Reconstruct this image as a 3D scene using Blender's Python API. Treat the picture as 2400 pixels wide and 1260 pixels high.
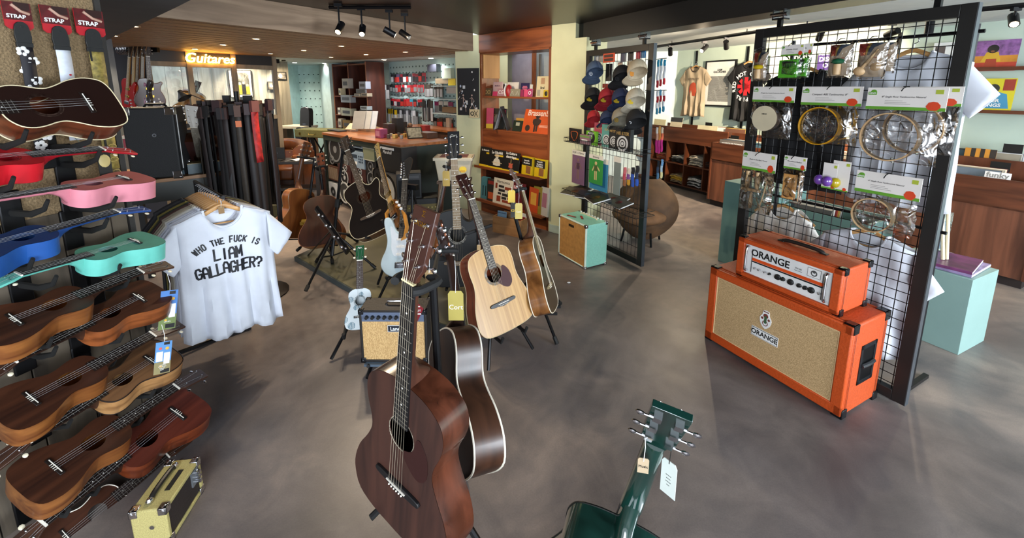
import bpy, bmesh, math, random
from math import sin, cos, tan, pi, radians, sqrt, atan2
from mathutils import Vector as V, Matrix as MX
for _o in list(bpy.data.objects): bpy.data.objects.remove(_o)
SC = bpy.context.scene
COL = SC.collection
# ---------------------------------------------------------------- camera
FPX, PITCH, ROLL, CH, CY = 995., .1774, .0018, 1.62, 384.
cF = V((0, cos(PITCH), -sin(PITCH))); _R0 = V((1, 0, 0)); _U0 = _R0.cross(cF)
cR = cos(ROLL)*_R0+sin(ROLL)*_U0; cU = -sin(ROLL)*_R0+cos(ROLL)*_U0
cd = bpy.data.cameras.new('camera'); cam = bpy.data.objects.new('camera', cd); COL.objects.link(cam)
cam.matrix_world = MX(((cR.x, cU.x, -cF.x, 0), (cR.y, cU.y, -cF.y, 0), (cR.z, cU.z, -cF.z, CH), (0, 0, 0, 1)))
cd.sensor_width = 36; cd.lens = FPX/2400*36; cd.shift_y = -(630-CY)/2400; cd.clip_start = .05; cd.clip_end = 60
SC.camera = cam
# ---------------------------------------------------------------- world, lights, exposure
SC.view_settings.view_transform = 'Standard'; SC.view_settings.look = 'None'
SC.view_settings.gamma = 1; SC.view_settings.use_curve_mapping = False
SC.view_settings.exposure = 1.02
SC.cycles.use_denoising = True
SC.cycles.max_bounces = 6; SC.cycles.diffuse_bounces = 3; SC.cycles.glossy_bounces = 3
SC.cycles.transparent_max_bounces = 12; SC.cycles.transmission_bounces = 3
SC.cycles.sample_clamp_indirect = 4; SC.cycles.caustics_reflective = False; SC.cycles.caustics_refractive = False
wd = bpy.data.worlds.new('daylight'); SC.world = wd; wd.use_nodes = True
wd.node_tree.nodes['Background'].inputs[0].default_value = (.86, .92, 1.0, 1)
wd.node_tree.nodes['Background'].inputs[1].default_value = 1.15
def light(name, kind, loc, target, energy, color, **kw):
    l = bpy.data.lights.new(name, kind); l.energy = energy; l.color = color
    for k, v in kw.items(): setattr(l, k, v)
    o = bpy.data.objects.new(name, l); COL.objects.link(o); o.location = loc
    d = V(target)-V(loc); o.rotation_euler = d.to_track_quat('-Z', 'Y').to_euler()
    return o
WARM = (1.0, .80, .56); NEUT = (1.0, .93, .84); COOL = (.82, .91, 1.0)
# shop window behind and to the right of the camera
light('shop_window_daylight', 'AREA', (3.6, -1.6, 1.7), (1.2, 3.0, .4), 130, COOL, shape='RECTANGLE', size=3.4, size_y=2.0)
light('rear_daylight', 'AREA', (-.6, -1.9, 1.6), (-.8, 3.0, .4), 78, COOL, shape='RECTANGLE', size=2.0, size_y=1.9)  # unseen source behind the camera, raised to brighten the left of the shop
# cool fill added to brighten the record room and its wall
light('record_room_fill', 'AREA', (5.0, -1.4, 1.5), (3.2, 6.0, 1.2), 115, COOL, shape='RECTANGLE', size=1.8, size_y=1.8)
# ---------------------------------------------------------------- pixel helpers (points of the place, read off the photograph)
def ray(x, y): return cF+cR*((x-1200)/FPX)-cU*((y-CY)/FPX)
CO = V((0, 0, CH))
def P(x, y, Y):
    d = ray(x, y); return CO+d*(Y/d.y)
def PF(x, y, z=0.):
    d = ray(x, y); return CO+d*((z-CH)/d.z)
class Fr:
    """vertical plane through O, running along ang (degrees), its front facing the shop"""
    def __init__(s, O, ang):
        s.O = V((O[0], O[1], 0)); s.a = radians(ang); s.ex = V((cos(s.a), sin(s.a), 0)); s.n = V((sin(s.a), -cos(s.a), 0))
    def uv(s, x, y):
        d = ray(x, y); t = (s.O-CO).dot(s.n)/d.dot(s.n); p = CO+d*t
        return (p-s.O).dot(s.ex), p.z
    def pt(s, u, z=0, out=0): return s.O+s.ex*u+V((0, 0, z))+s.n*out
    def off(s, out): return Fr(s.O+s.n*out, math.degrees(s.a))
# ---------------------------------------------------------------- materials
def lin(h):
    h = h.lstrip('#'); c = [int(h[i:i+2], 16)/255 for i in (0, 2, 4)]
    return tuple((x/12.92 if x <= .04045 else ((x+.055)/1.055)**2.4) for x in c)+(1,)
_M = {}
def new_mat(key):
    m = bpy.data.materials.new(key); m.use_nodes = True
    return m, m.node_tree.nodes, m.node_tree.links, m.node_tree.nodes['Principled BSDF']
def C(h, rough=.5, metal=0., var=.06, sc=8., bump=0., coat=0., sheen=0.):
    """plain painted, plastic, paper or cloth surface with slight unevenness"""
    k = ('C', h, rough, metal, var, sc, bump, coat)
    if k in _M: return _M[k]
    m, n, l, b = new_mat('surface_'+h.strip('#'))
    c = lin(h); b.inputs['Roughness'].default_value = rough; b.inputs['Metallic'].default_value = metal
    if coat: b.inputs['Coat Weight'].default_value = coat; b.inputs['Coat Roughness'].default_value = .08
    if var or bump:
        tc = n.new('ShaderNodeTexCoord'); no = n.new('ShaderNodeTexNoise'); no.inputs['Scale'].default_value = sc; no.inputs['Detail'].default_value = 4
        l.new(tc.outputs['Object'], no.inputs['Vector'])
        cr = n.new('ShaderNodeValToRGB'); cr.color_ramp.elements[0].position = .3; cr.color_ramp.elements[1].position = .7
        cr.color_ramp.elements[0].color = tuple(x*(1-var*2) for x in c[:3])+(1,); cr.color_ramp.elements[1].color = tuple(min(1, x*(1+var)) for x in c[:3])+(1,)
        l.new(no.outputs['Fac'], cr.inputs[0]); l.new(cr.outputs[0], b.inputs['Base Color'])
        if bump:
            bp = n.new('ShaderNodeBump'); bp.inputs['Strength'].default_value = bump; bp.inputs['Distance'].default_value = .01
            l.new(no.outputs['Fac'], bp.inputs['Height']); l.new(bp.outputs[0], b.inputs['Normal'])
    else: b.inputs['Base Color'].default_value = c
    _M[k] = m; return m
def W(a, b_, sc=(30, 2, 30), rough=.35, coat=0., dist=1.5, bump=.0, knots=0.):
    """wood: grain stretched along one axis, scale = noise frequency per axis"""
    k = ('W', a, b_, sc, rough, coat, knots)
    if k in _M: return _M[k]
    m, n, l, b = new_mat('wood_'+a.strip('#'))
    tc = n.new('ShaderNodeTexCoord'); mp = n.new('ShaderNodeMapping'); mp.inputs['Scale'].default_value = sc
    l.new(tc.outputs['Object'], mp.inputs[0])
    no = n.new('ShaderNodeTexNoise'); no.inputs['Scale'].default_value = 1; no.inputs['Detail'].default_value = 6; no.inputs['Distortion'].default_value = dist*.4
    l.new(mp.outputs[0], no.inputs['Vector'])
    cr = n.new('ShaderNodeValToRGB'); cr.color_ramp.elements[0].position = .32; cr.color_ramp.elements[1].position = .68
    cr.color_ramp.elements[0].color = lin(a); cr.color_ramp.elements[1].color = lin(b_)
    l.new(no.outputs['Fac'], cr.inputs[0]); out = cr.outputs[0]
    if knots:
        vo = n.new('ShaderNodeTexVoronoi'); vo.inputs['Scale'].default_value = knots
        mp2 = n.new('ShaderNodeMapping'); mx = max(sc); mp2.inputs['Scale'].default_value = tuple(max(.35, s/mx) for s in sc); l.new(tc.outputs['Object'], mp2.inputs[0]); l.new(mp2.outputs[0], vo.inputs['Vector'])
        kr = n.new('ShaderNodeValToRGB'); kr.color_ramp.elements[0].position = .03; kr.color_ramp.elements[0].color = (.28, .2, .15, 1); kr.color_ramp.elements[1].position = .15; kr.color_ramp.elements[1].color = (1, 1, 1, 1)
        l.new(vo.outputs['Distance'], kr.inputs[0])
        mm = n.new('ShaderNodeMix'); mm.data_type = 'RGBA'; mm.blend_type = 'MULTIPLY'; mm.inputs['Factor'].default_value = .85
        l.new(out, mm.inputs['A']); l.new(kr.outputs[0], mm.inputs['B']); out = mm.outputs['Result']
    l.new(out, b.inputs['Base Color']); b.inputs['Roughness'].default_value = rough
    if coat: b.inputs['Coat Weight'].default_value = coat; b.inputs['Coat Roughness'].default_value = .1
    if bump:
        bp = n.new('ShaderNodeBump'); bp.inputs['Strength'].default_value = bump; bp.inputs['Distance'].default_value = .004
        l.new(no.outputs['Fac'], bp.inputs['Height']); l.new(bp.outputs[0], b.inputs['Normal'])
    _M[k] = m; return m
def WEAVE(a, b_, sc=600., rough=.9):
    """woven grille cloth"""
    k = ('V', a, b_, sc)
    if k in _M: return _M[k]
    m, n, l, b = new_mat('weave_'+a.strip('#'))
    tc = n.new('ShaderNodeTexCoord'); mp = n.new('ShaderNodeMapping'); mp.inputs['Scale'].default_value = (sc, sc*.2, sc*.35); l.new(tc.outputs['Object'], mp.inputs[0])
    no = n.new('ShaderNodeTexNoise'); no.inputs['Scale'].default_value = 1; no.inputs['Detail'].default_value = 2; l.new(mp.outputs[0], no.inputs['Vector'])
    cr = n.new('ShaderNodeValToRGB'); cr.color_ramp.elements[0].position = .35; cr.color_ramp.elements[1].position = .65
    cr.color_ramp.elements[0].color = lin(a); cr.color_ramp.elements[1].color = lin(b_); l.new(no.outputs['Fac'], cr.inputs[0]); l.new(cr.outputs[0], b.inputs['Base Color'])
    b.inputs['Roughness'].default_value = rough
    _M[k] = m; return m
def EM(h, s):
    k = ('E', h, s)
    if k in _M: return _M[k]
    m, n, l, b = new_mat('glow_'+h.strip('#'))
    b.inputs['Base Color'].default_value = lin(h); b.inputs['Emission Color'].default_value = lin(h); b.inputs['Emission Strength'].default_value = s
    _M[k] = m; return m
def BAG(alpha=.14, rough=.05, tint='#ffffff', crumple=1.):
    """clear plastic film: mostly see-through with crumpled highlights"""
    k = ('B', alpha, rough, tint, crumple)
    if k in _M: return _M[k]
    m, n, l, b = new_mat('clear_plastic')
    n.remove(b); out = n['Material Output']
    tr = n.new('ShaderNodeBsdfTransparent'); gl = n.new('ShaderNodeBsdfGlossy'); gl.inputs['Roughness'].default_value = rough; gl.inputs['Color'].default_value = lin(tint)
    mx = n.new('ShaderNodeMixShader'); l.new(tr.outputs[0], mx.inputs[1]); l.new(gl.outputs[0], mx.inputs[2])
    fr = n.new('ShaderNodeFresnel'); fr.inputs[0].default_value = 1.45; ad = n.new('ShaderNodeMath'); ad.operation = 'ADD'; ad.inputs[1].default_value = alpha
    l.new(fr.outputs[0], ad.inputs[0]); l.new(ad.outputs[0], mx.inputs[0])
    if crumple:
        tc = n.new('ShaderNodeTexCoord'); vo = n.new('ShaderNodeTexNoise'); vo.inputs['Scale'].default_value = 14; vo.inputs['Detail'].default_value = 1; vo.inputs['Distortion'].default_value = 1.2
        l.new(tc.outputs['Object'], vo.inputs['Vector']); bp = n.new('ShaderNodeBump'); bp.inputs['Strength'].default_value = .55*crumple; bp.inputs['Distance'].default_value = .03
        l.new(vo.outputs['Fac'], bp.inputs['Height']); l.new(bp.outputs[0], gl.inputs['Normal']); l.new(bp.outputs[0], fr.inputs['Normal'])
    l.new(mx.outputs[0], out.inputs['Surface'])
    _M[k] = m; return m
BLACK = C('#141414', .45); CHROME = C('#d8d8dc', .12, 1., 0); GOLD = C('#c9a24a', .2, 1., 0); RUBBER = C('#101010', .6); STEEL = C('#8c8f94', .3, 1., 0)
WHITE = C('#e8e8e6', .5); CREAM = C('#e6d9b8', .4); BLKMETAL = C('#18181a', .35, .6, 0); WIRE = C('#0d0d0e', .5, .3, 0)
# ---------------------------------------------------------------- mesh builder
def _fn(M, v): return (M@V(v)) if M is not None else V(v)
class MB:
    def __init__(s): s.v = []; s.f = []; s.m = []
    def add(s, vs, fs, m=0, M=None):
        b = len(s.v); s.v += [_fn(M, v) for v in vs]; s.f += [tuple(i+b for i in f) for f in fs]; s.m += [m]*len(fs); return s
    def box(s, x0, x1, y0, y1, z0, z1, m=0, M=None):
        if x0 > x1: x0, x1 = x1, x0
        if y0 > y1: y0, y1 = y1, y0
        if z0 > z1: z0, z1 = z1, z0
        return s.add([(x0, y0, z0), (x1, y0, z0), (x1, y1, z0), (x0, y1, z0), (x0, y0, z1), (x1, y0, z1), (x1, y1, z1), (x0, y1, z1)],
                     [(3, 2, 1, 0), (4, 5, 6, 7), (0, 1, 5, 4), (1, 2, 6, 5), (2, 3, 7, 6), (3, 0, 4, 7)], m, M)
    def hexa(s, p, m=0):   # eight points: bottom ring then top ring
        return s.add(p, [(3, 2, 1, 0), (4, 5, 6, 7), (0, 1, 5, 4), (1, 2, 6, 5), (2, 3, 7, 6), (3, 0, 4, 7)], m)
    def prism(s, pts, a, b, m=0, ax='z', M=None, mcap=None):
        """polygon of 2D points, extruded from a to b along ax"""
        n = len(pts)
        if ax == 'z': f3 = lambda p, q: (p[0], p[1], q)
        elif ax == 'y': f3 = lambda p, q: (p[0], q, p[1])
        else: f3 = lambda p, q: (q, p[0], p[1])
        area = sum(pts[i][0]*pts[(i+1) % n][1]-pts[(i+1) % n][0]*pts[i][1] for i in range(n))
        if (area < 0) != (ax == 'y'): pts = pts[::-1]
        if a > b: a, b = b, a
        vs = [f3(p, a) for p in pts]+[f3(p, b) for p in pts]
        s.add(vs, [tuple(range(n))[::-1], tuple(range(n, 2*n))], m if mcap is None else mcap, M)
        b0 = len(s.v)-2*n
        for i in range(n):
            j = (i+1) % n; s.f.append((b0+i, b0+j, b0+n+j, b0+n+i)); s.m.append(m)
        return s
    def tube(s, pts, r, n=8, m=0, M=None, cap=True, closed=False, flat=1.):
        pts = [V(p) for p in pts]; K = len(pts); rs = r if isinstance(r, (list, tuple)) else [r]*K
        ts = []
        for i in range(K):
            a = pts[i-1] if (i or closed) else pts[0]; b = pts[(i+1) % K] if (i < K-1 or closed) else pts[-1]
            t = b-a; ts.append(t.normalized() if t.length > 1e-9 else V((0, 0, 1)))
        up = V((0, 0, 1)) if abs(ts[0].z) < .9 else V((1, 0, 0))
        nn = (up-ts[0]*up.dot(ts[0])).normalized(); vs = []
        for i in range(K):
            t = ts[i]; nn = nn-t*nn.dot(t); nn = nn.normalized() if nn.length > 1e-6 else t.orthogonal().normalized()
            bb = t.cross(nn)
            for k in range(n):
                an = 2*pi*k/n; vs.append(pts[i]+nn*(cos(an)*rs[i])+bb*(sin(an)*rs[i]*flat))
        fs = []
        for i in range(K if closed else K-1):
            j = (i+1) % K
            for k in range(n):
                l = (k+1) % n; fs.append((i*n+k, i*n+l, j*n+l, j*n+k))
        if cap and not closed: fs += [tuple(range(n))[::-1], tuple(range((K-1)*n, K*n))]
        return s.add(vs, fs, m, M)
    def lathe(s, prof, n=16, m=0, M=None):
        vs = []; fs = []; K = len(prof)
        for r, z in prof:
            for k in range(n): vs.append((r*cos(2*pi*k/n), r*sin(2*pi*k/n), z))
        for i in range(K-1):
            for k in range(n):
                l = (k+1) % n; fs.append((i*n+k, i*n+l, (i+1)*n+l, (i+1)*n+k))
        fs += [tuple(range(n))[::-1], tuple(range((K-1)*n, K*n))]
        return s.add(vs, fs, m, M)
    def ball(s, c, r, m=0, n=10, k=6, sc=(1, 1, 1), M=None):
        vs = []; fs = []
        for i in range(1, k):
            for j in range(n): vs.append((c[0]+r*sc[0]*sin(pi*i/k)*cos(2*pi*j/n), c[1]+r*sc[1]*sin(pi*i/k)*sin(2*pi*j/n), c[2]+r*sc[2]*cos(pi*i/k)))
        vs += [(c[0], c[1], c[2]+r*sc[2]), (c[0], c[1], c[2]-r*sc[2])]; T = len(vs)-2
        for i in range(k-2):
            for j in range(n):
                l = (j+1) % n; fs.append((i*n+j, (i+1)*n+j, (i+1)*n+l, i*n+l))
        for j in range(n):
            l = (j+1) % n; fs.append((T, j, l)); fs.append((T+1, (k-2)*n+l, (k-2)*n+j))
        return s.add(vs, fs, m, M)
    def disc(s, cx, cz, r, y0, y1, m=0, n=20, M=None):   # coin facing -y
        return s.prism([(cx+r*cos(2*pi*k/n), cz+r*sin(2*pi*k/n)) for k in range(n)], y0, y1, m, 'y', M)
    def ring(s, cx, cz, r0, r1, y0, y1, m=0, n=24, M=None):
        vs = []; fs = []
        for k in range(n):
            c, d = cos(2*pi*k/n), sin(2*pi*k/n)
            vs += [(cx+r0*c, y0, cz+r0*d), (cx+r1*c, y0, cz+r1*d), (cx+r1*c, y1, cz+r1*d), (cx+r0*c, y1, cz+r0*d)]
        for k in range(n):
            a = 4*k; b = 4*((k+1) % n)
            for q in range(4): fs.append((a+q, a+(q+1) % 4, b+(q+1) % 4, b+q))
        return s.add(vs, fs, m, M)
    def grid(s, fn, nu, nv, m=0, M=None, flip=False):
        vs = [fn(i/nu, j/nv) for j in range(nv+1) for i in range(nu+1)]; fs = []
        for j in range(nv):
            for i in range(nu):
                a = j*(nu+1)+i; q = (a, a+1, a+nu+2, a+nu+1); fs.append(q[::-1] if flip else q)
        return s.add(vs, fs, m, M)
    def build(s, name, mats, parent=None, M=None, smooth=35, bevel=0., seg=2, solid=0.):
        me = bpy.data.meshes.new(name); me.from_pydata([tuple(v) for v in s.v], [], s.f); 
        mats = mats if isinstance(mats, (list, tuple)) else [mats]
        for mt in mats: me.materials.append(mt)
        for p, mi in zip(me.polygons, s.m): p.material_index = min(mi, len(mats)-1)
        if smooth:
            me.polygons.foreach_set('use_smooth', [True]*len(me.polygons)); me.set_sharp_from_angle(angle=radians(smooth))
        me.update(); o = bpy.data.objects.new(name, me); COL.objects.link(o)
        if parent: o.parent = parent
        if M is not None: o.matrix_world = M if not parent else M
        if solid:
            md = o.modifiers.new('solid', 'SOLIDIFY'); md.thickness = solid; md.offset = 0
        if bevel:
            md = o.modifiers.new('edge', 'BEVEL'); md.width = bevel; md.segments = seg; md.limit_method = 'ANGLE'; md.angle_limit = radians(40); md.harden_normals = False
        return o
def part_at(o, M):
    o.matrix_basis = M; return o
# ---------------------------------------------------------------- things
def tag(o, label=None, cat=None, group=None, kind=None):
    if label: o['label'] = label
    if cat: o['category'] = cat
    if group: o['group'] = group
    if kind: o['kind'] = kind
    return o
def thing(name, label, cat, loc=(0, 0, 0), rz=0., group=None, M=None):
    o = bpy.data.objects.new(name, None); COL.objects.link(o); o.empty_display_size = .1
    if M is not None: o.matrix_world = M
    else: o.location = loc; o.rotation_euler = (0, 0, rz)
    return tag(o, label, cat, group)
def struct(name, mb, mats, **kw):
    return tag(mb.build(name, mats, **kw), kind='structure')
def kids(o): return [c for c in o.children]
def copy_thing(o, label=None, M=None, parent=None):
    c = o.copy(); COL.objects.link(c); c.parent = parent
    if label: c['label'] = label
    if M is not None: c.matrix_basis = M
    for k in o.children: copy_thing(k, parent=c)
    return c
def pose(loc, rz=0., rx=0., ry=0., s=1.):
    return MX.Translation(V(loc))@MX.Rotation(rz, 4, 'Z')@MX.Rotation(ry, 4, 'Y')@MX.Rotation(rx, 4, 'X')@MX.Scale(s, 4)
_TC = {}
def text_mesh(body, size, bold=0., ext=.0004, align='CENTER', sx=1., shear=0., space=1., line=1.):
    k = (body, size, bold, ext, align, sx, shear, space, line)
    if k in _TC: return _TC[k]
    cu = bpy.data.curves.new('lettering', 'FONT'); cu.body = body; cu.size = size; cu.extrude = ext; cu.offset = bold*size; cu.align_x = align; cu.align_y = 'CENTER'
    cu.shear = shear; cu.space_character = space; cu.space_line = line; cu.resolution_u = 3
    o = bpy.data.objects.new('lettering', cu); COL.objects.link(o); bpy.context.view_layer.update()
    me = bpy.data.meshes.new_from_object(o.evaluated_get(bpy.context.evaluated_depsgraph_get()))
    bpy.data.objects.remove(o); bpy.data.curves.remove(cu)
    if sx != 1.:
        for v in me.vertices: v.co.x *= sx
    _TC[k] = me; return me
def text(body, size, mat, parent, loc, rot=(pi/2, 0, 0), name='lettering', **kw):
    me = text_mesh(body, size, **kw).copy(); me.materials.clear(); me.materials.append(mat)
    o = bpy.data.objects.new(name, me); COL.objects.link(o); o.parent = parent; o.location = loc; o.rotation_euler = rot
    return o
def spl(pts, sub=4, closed=False):
    """Catmull-Rom through the points"""
    pts = [tuple(p) for p in pts]; n = len(pts); out = []; D = len(pts[0])
    g = (lambda i: pts[i % n]) if closed else (lambda i: pts[max(0, min(n-1, i))])
    for i in range(n if closed else n-1):
        p0, p1, p2, p3 = g(i-1), g(i), g(i+1), g(i+2)
        for k in range(sub):
            t = k/sub; out.append(tuple(.5*(2*p1[d]+(p2[d]-p0[d])*t+(2*p0[d]-5*p1[d]+4*p2[d]-p3[d])*t*t+(3*p1[d]-p0[d]-3*p2[d]+p3[d])*t**3) for d in range(D)))
    if not closed: out.append(pts[-1])
    return out
random.seed(7)
# ================================================================ the shell of the shop
def floor_mat():
    m, n, l, b = new_mat('polished_concrete')
    tc = n.new('ShaderNodeTexCoord')
    n1 = n.new('ShaderNodeTexNoise'); n1.inputs['Scale'].default_value = .75; n1.inputs['Detail'].default_value = 5; n1.inputs['Roughness'].default_value = .6; n1.inputs['Distortion'].default_value = .7
    n2 = n.new('ShaderNodeTexNoise'); n2.inputs['Scale'].default_value = 3.2; n2.inputs['Detail'].default_value = 9; n2.inputs['Roughness'].default_value = .62; n2.inputs['Distortion'].default_value = 1.1
    n3 = n.new('ShaderNodeTexNoise'); n3.inputs['Scale'].default_value = 160; n3.inputs['Detail'].default_value = 2
    for x in (n1, n2, n3): l.new(tc.outputs['Object'], x.inputs['Vector'])
    c1 = n.new('ShaderNodeValToRGB'); e = c1.color_ramp.elements; e[0].position = .33; e[0].color = lin('#4c4646'); e[1].position = .66; e[1].color = lin('#93857b')
    x = e.new(.5); x.color = lin('#6d6562')
    c2 = n.new('ShaderNodeValToRGB'); e = c2.color_ramp.elements; e[0].position = .3; e[0].color = (.70, .72, .76, 1); e[1].position = .72; e[1].color = (1.26, 1.23, 1.2, 1)
    l.new(n1.outputs['Fac'], c1.inputs[0]); l.new(n2.outputs['Fac'], c2.inputs[0])
    mm = n.new('ShaderNodeMix'); mm.data_type = 'RGBA'; mm.blend_type = 'MULTIPLY'; mm.inputs['Factor'].default_value = 1
    l.new(c1.outputs[0], mm.inputs['A']); l.new(c2.outputs[0], mm.inputs['B'])
    m2 = n.new('ShaderNodeMix'); m2.data_type = 'RGBA'; m2.blend_type = 'OVERLAY'; m2.inputs['Factor'].default_value = .18
    l.new(mm.outputs['Result'], m2.inputs['A']); l.new(n3.outputs['Fac'], m2.inputs['B']); l.new(m2.outputs['Result'], b.inputs['Base Color'])
    rr = n.new('ShaderNodeMapRange'); rr.inputs['To Min'].default_value = .30; rr.inputs['To Max'].default_value = .52; l.new(n2.outputs['Fac'], rr.inputs['Value']); l.new(rr.outputs[0], b.inputs['Roughness'])
    b.inputs['Specular IOR Level'].default_value = .45
    return m
MB_ = MB
struct('floor', MB().box(-9, 9, -3, 12, -.1, 0), floor_mat())
DARKC = C('#17120f', .34, var=.1, sc=1.2); BEAMC = C('#221f1c', .5)
PALE = C('#cdcba2', .75, var=.05, sc=3, bump=.15); PALEB = C('#b7cfcb', .7, var=.03, sc=3); LIGHTC = C('#d2d6d6', .8, var=.03)
b = MB().prism([(-.49, 5.33), (-3.9, .60), (-3.9, -2.5), (4.36, -2.5), (.62, 4.72), (.42, 4.9), (-.4, 5.6)], 2.27, 2.40)
struct('ceiling', b, DARKC)
# black beam that carries the sliding grids
BM = Fr((.655, 4.666), -62.7)
b = MB().box(-.02, 8.2, 0, .24, 2.09, 2.40); o = struct('trim_1', b, BEAMC, bevel=.004); o.location = BM.O; o.rotation_euler = (0, 0, BM.a)
# pale ceiling of the record room
b = MB().prism([tuple(BM.pt(-1.2, 0, -.2).xy), tuple(BM.pt(8.2, 0, -.2).xy), (9, -2.5), (9, 9.6), (2.0, 9.6), (-.2, 7.4)], 2.245, 2.36)
struct('ceiling', b, LIGHTC)
# lower pine ceiling over the counter, with its board on edge
PINE = W('#8a6a49', '#b08a60', (1.1, 26, 1.1), .5, dist=1.2, knots=1.6)
PINEF = W('#7a6450', '#a08870', (1.6, 10, 13), .6, dist=2.5, bump=.2, knots=2.6)
fa = radians(54.5); fx = V((cos(fa), sin(fa), 0))
def rotbox(name, O, ang, mb, mats, k='structure', **kw):
    o = mb.build(name, mats, **kw); o.location = (O[0], O[1], 0); o.rotation_euler = (0, 0, radians(ang)); 
    if k: o['kind'] = k
    return o
FO = (-.475, 5.34)
def to_f(x, y):   # world -> frame of the pine ceiling
    d = V((x-FO[0], y-FO[1], 0)); return (d.dot(fx), d.dot(V((-fx.y, fx.x, 0))))
pts = [to_f(*q) for q in ((-.475, 5.34), (-.78, 6.05), (-2.76, 7.42), (-3.6, 6.75), (-5.6, 4.2), (-5.6, .6), (-3.75, .8))]
m = MB(); m.prism(pts, 2.075, 2.10)
rotbox('ceiling', FO, 54.5, m, PINE)
m = MB(); m.box(-5.6, 0, -.0, .03, 2.06, 2.27)
rotbox('trim_2', FO, 54.5, m, W('#7a6450', '#a08870', (1.6, 10, 13), .6, dist=2.5, bump=.2, knots=2.6), bevel=.003)
m = MB()   # dark joints between the ceiling boards
for k in range(1, 24): m.box(-5.2 if k < 12 else -4.2+.12*k, min(-.05, .1-.0*k), .115*k, .115*k+.006, 2.0725, 2.076)
# keep the joints inside the ceiling outline
def clip_joints():
    mm = MB(); n = len(pts)
    for k in range(1, 20):
        y = .185*k; xs = []
        for i in range(n):
            (x1, y1), (x2, y2) = pts[i], pts[(i+1) % n]
            if (y1-y)*(y2-y) < 0: xs.append(x1+(x2-x1)*(y-y1)/(y2-y1))
        xs.sort()
        if len(xs) >= 2: mm.box(xs[0]+.01, xs[-1]-.01, y, y+.006, 2.0725, 2.076)
    return mm
rotbox('trim_3', FO, 54.5, clip_joints(), C('#644a34', .8))
# dark soffit above the ukulele rack
struct('ceiling', MB().prism([(-4.1, 4.33), (-1.76, 2.33), (-1.2, 1.84), (-1.2, -1.), (-5.5, -1.), (-5.5, 4.33)], 2.03, 2.27), C('#4c4d4e', .7))
# ---- pillar, pale wall by the bookshelf
SH = Fr((-.41, 5.5), -45)                       # bookshelf front plane, runs 1.17 m
struct('wall_1', MB().prism([(-.73, 5.60), (-.41, 5.50), (-.06, 5.85), (-.4, 6.0)], 0, 2.27), PALE)
p0 = SH.pt(1.172); p1 = p0+V((.34, -.26, 0)); 
struct('wall_2', MB().prism([(p0.x, p0.y), (.745, 4.40), (1.0, 4.62), (p0.x+.3, p0.y+.3)], 0, 2.12), PALE)
struct('wall_2', MB().prism([(p0.x, p0.y), (.645, 4.485), (.70, 4.60), (p0.x+.2, p0.y+.2)], 2.12, 2.27), PALE)
struct('baseboard_right', MB().prism([(p0.x+.005, p0.y-.02), (.74, 4.385), (.75, 4.40), (p0.x+.005, p0.y)], 0, .09), C('#aebdb0', .6), bevel=.003)
# ---- back of the shop: pegboard walls, alcove
BK = Fr((-2.24, 8.0), -42)
def pegboard(fr, u0, u1, z0, z1, du, dz, name, r=.012, back=PALEB):
    m = MB(); m.box(u0, u1, .0, .05, 0, 2.3, 0)
    o = m.build(name, back); o.location = fr.O; o.rotation_euler = (0, 0, fr.a); o['kind'] = 'structure'
    m = MB(); z = z0
    while z < z1:
        u = u0+.06
        while u < u1-.03:
            m.box(u-r, u+r, -.002, .001, z-r, z+r); u += du
        z += dz
    o2 = m.build('peg_holes', C('#3f5554', .8), parent=o, smooth=0); return o
pegboard(BK, -.05, 2.6, .9, 2.02, .098, .098, 'wall_back')
struct('ceiling', MB().prism([(-4.3, 6.85), (-3.6, 6.76), (-2.76, 7.43), (-.78, 6.06), (-.45, 5.6), (2.5, 8.0), (-1, 11.5), (-6.5, 11.5)], 2.078, 2.2), C('#cdd6d4', .8))
A2 = Fr((-4.75, 9.6), -12)                       # alcove with white pegboard, further back
pegboard(Fr((-4.55, 9.3), -8), -.3, .95, .7, 2.05, .11, .17, 'wall_back', r=.012, back=C('#c2dcd8', .7))
def wallbox(name, pts, z0, z1, mat): return struct(name, MB().prism(pts, z0, z1), mat)
def floorpx(x, Y): p = P(x, 300, Y); return (p.x, p.y)
a, bq = floorpx(680, 8.6), floorpx(704, 9.2)
wallbox('wall_back', [a, bq, (bq[0], bq[1]+.3), (a[0]-.25, a[1]+.3)], 0, 2.2, C('#bcd6d2', .7))
a, c_, d_ = floorpx(758, 9.1), floorpx(764, 8.55), floorpx(781, 8.3)
wallbox('wall_back', [a, c_, d_, (d_[0]+.3, d_[1]+.4), (a[0]+.2, a[1]+.5)], 0, 2.2, C('#a9bab2', .7))
# weathered board wall left, at the back of the glazed partition
OLD = W('#84877f', '#b2b6ae', (9, 9, 1.2), .8, dist=3, bump=.4, knots=3.)
PW = Fr((-3.6, 6.6), 55)                         # partition line, u runs backwards from the last post
def boards(fr, u0, u1, z0, z1, w, name, mat, th=.03):
    m = MB(); u = u0; r = random.Random(3)
    while u < u1:
        ww = w*r.uniform(.8, 1.2); m.box(u+.002, min(u+ww, u1)-.002, r.uniform(0, .004), th, z0, z1); u += ww
    o = m.build(name, mat, bevel=.002, seg=1); o.location = fr.O; o.rotation_euler = (0, 0, fr.a); o['kind'] = 'structure'; return o
a = P(351, 200, 6.6); 
BW = Fr((-5.9, 6.55), 33)
boards(BW, -2.2, 2.0, 0, 2.3, .19, 'wall_left', OLD)
boards(Fr(tuple(BW.pt(1.98).xy), 65), 0, Fr(tuple(BW.pt(1.98).xy), 65).uv(679, 200)[0], 0, 2.3, .2, 'wall_left', W('#6f6a5c', '#938d7c', (9, 9, 1.2), .8, dist=3, bump=.4))
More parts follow.
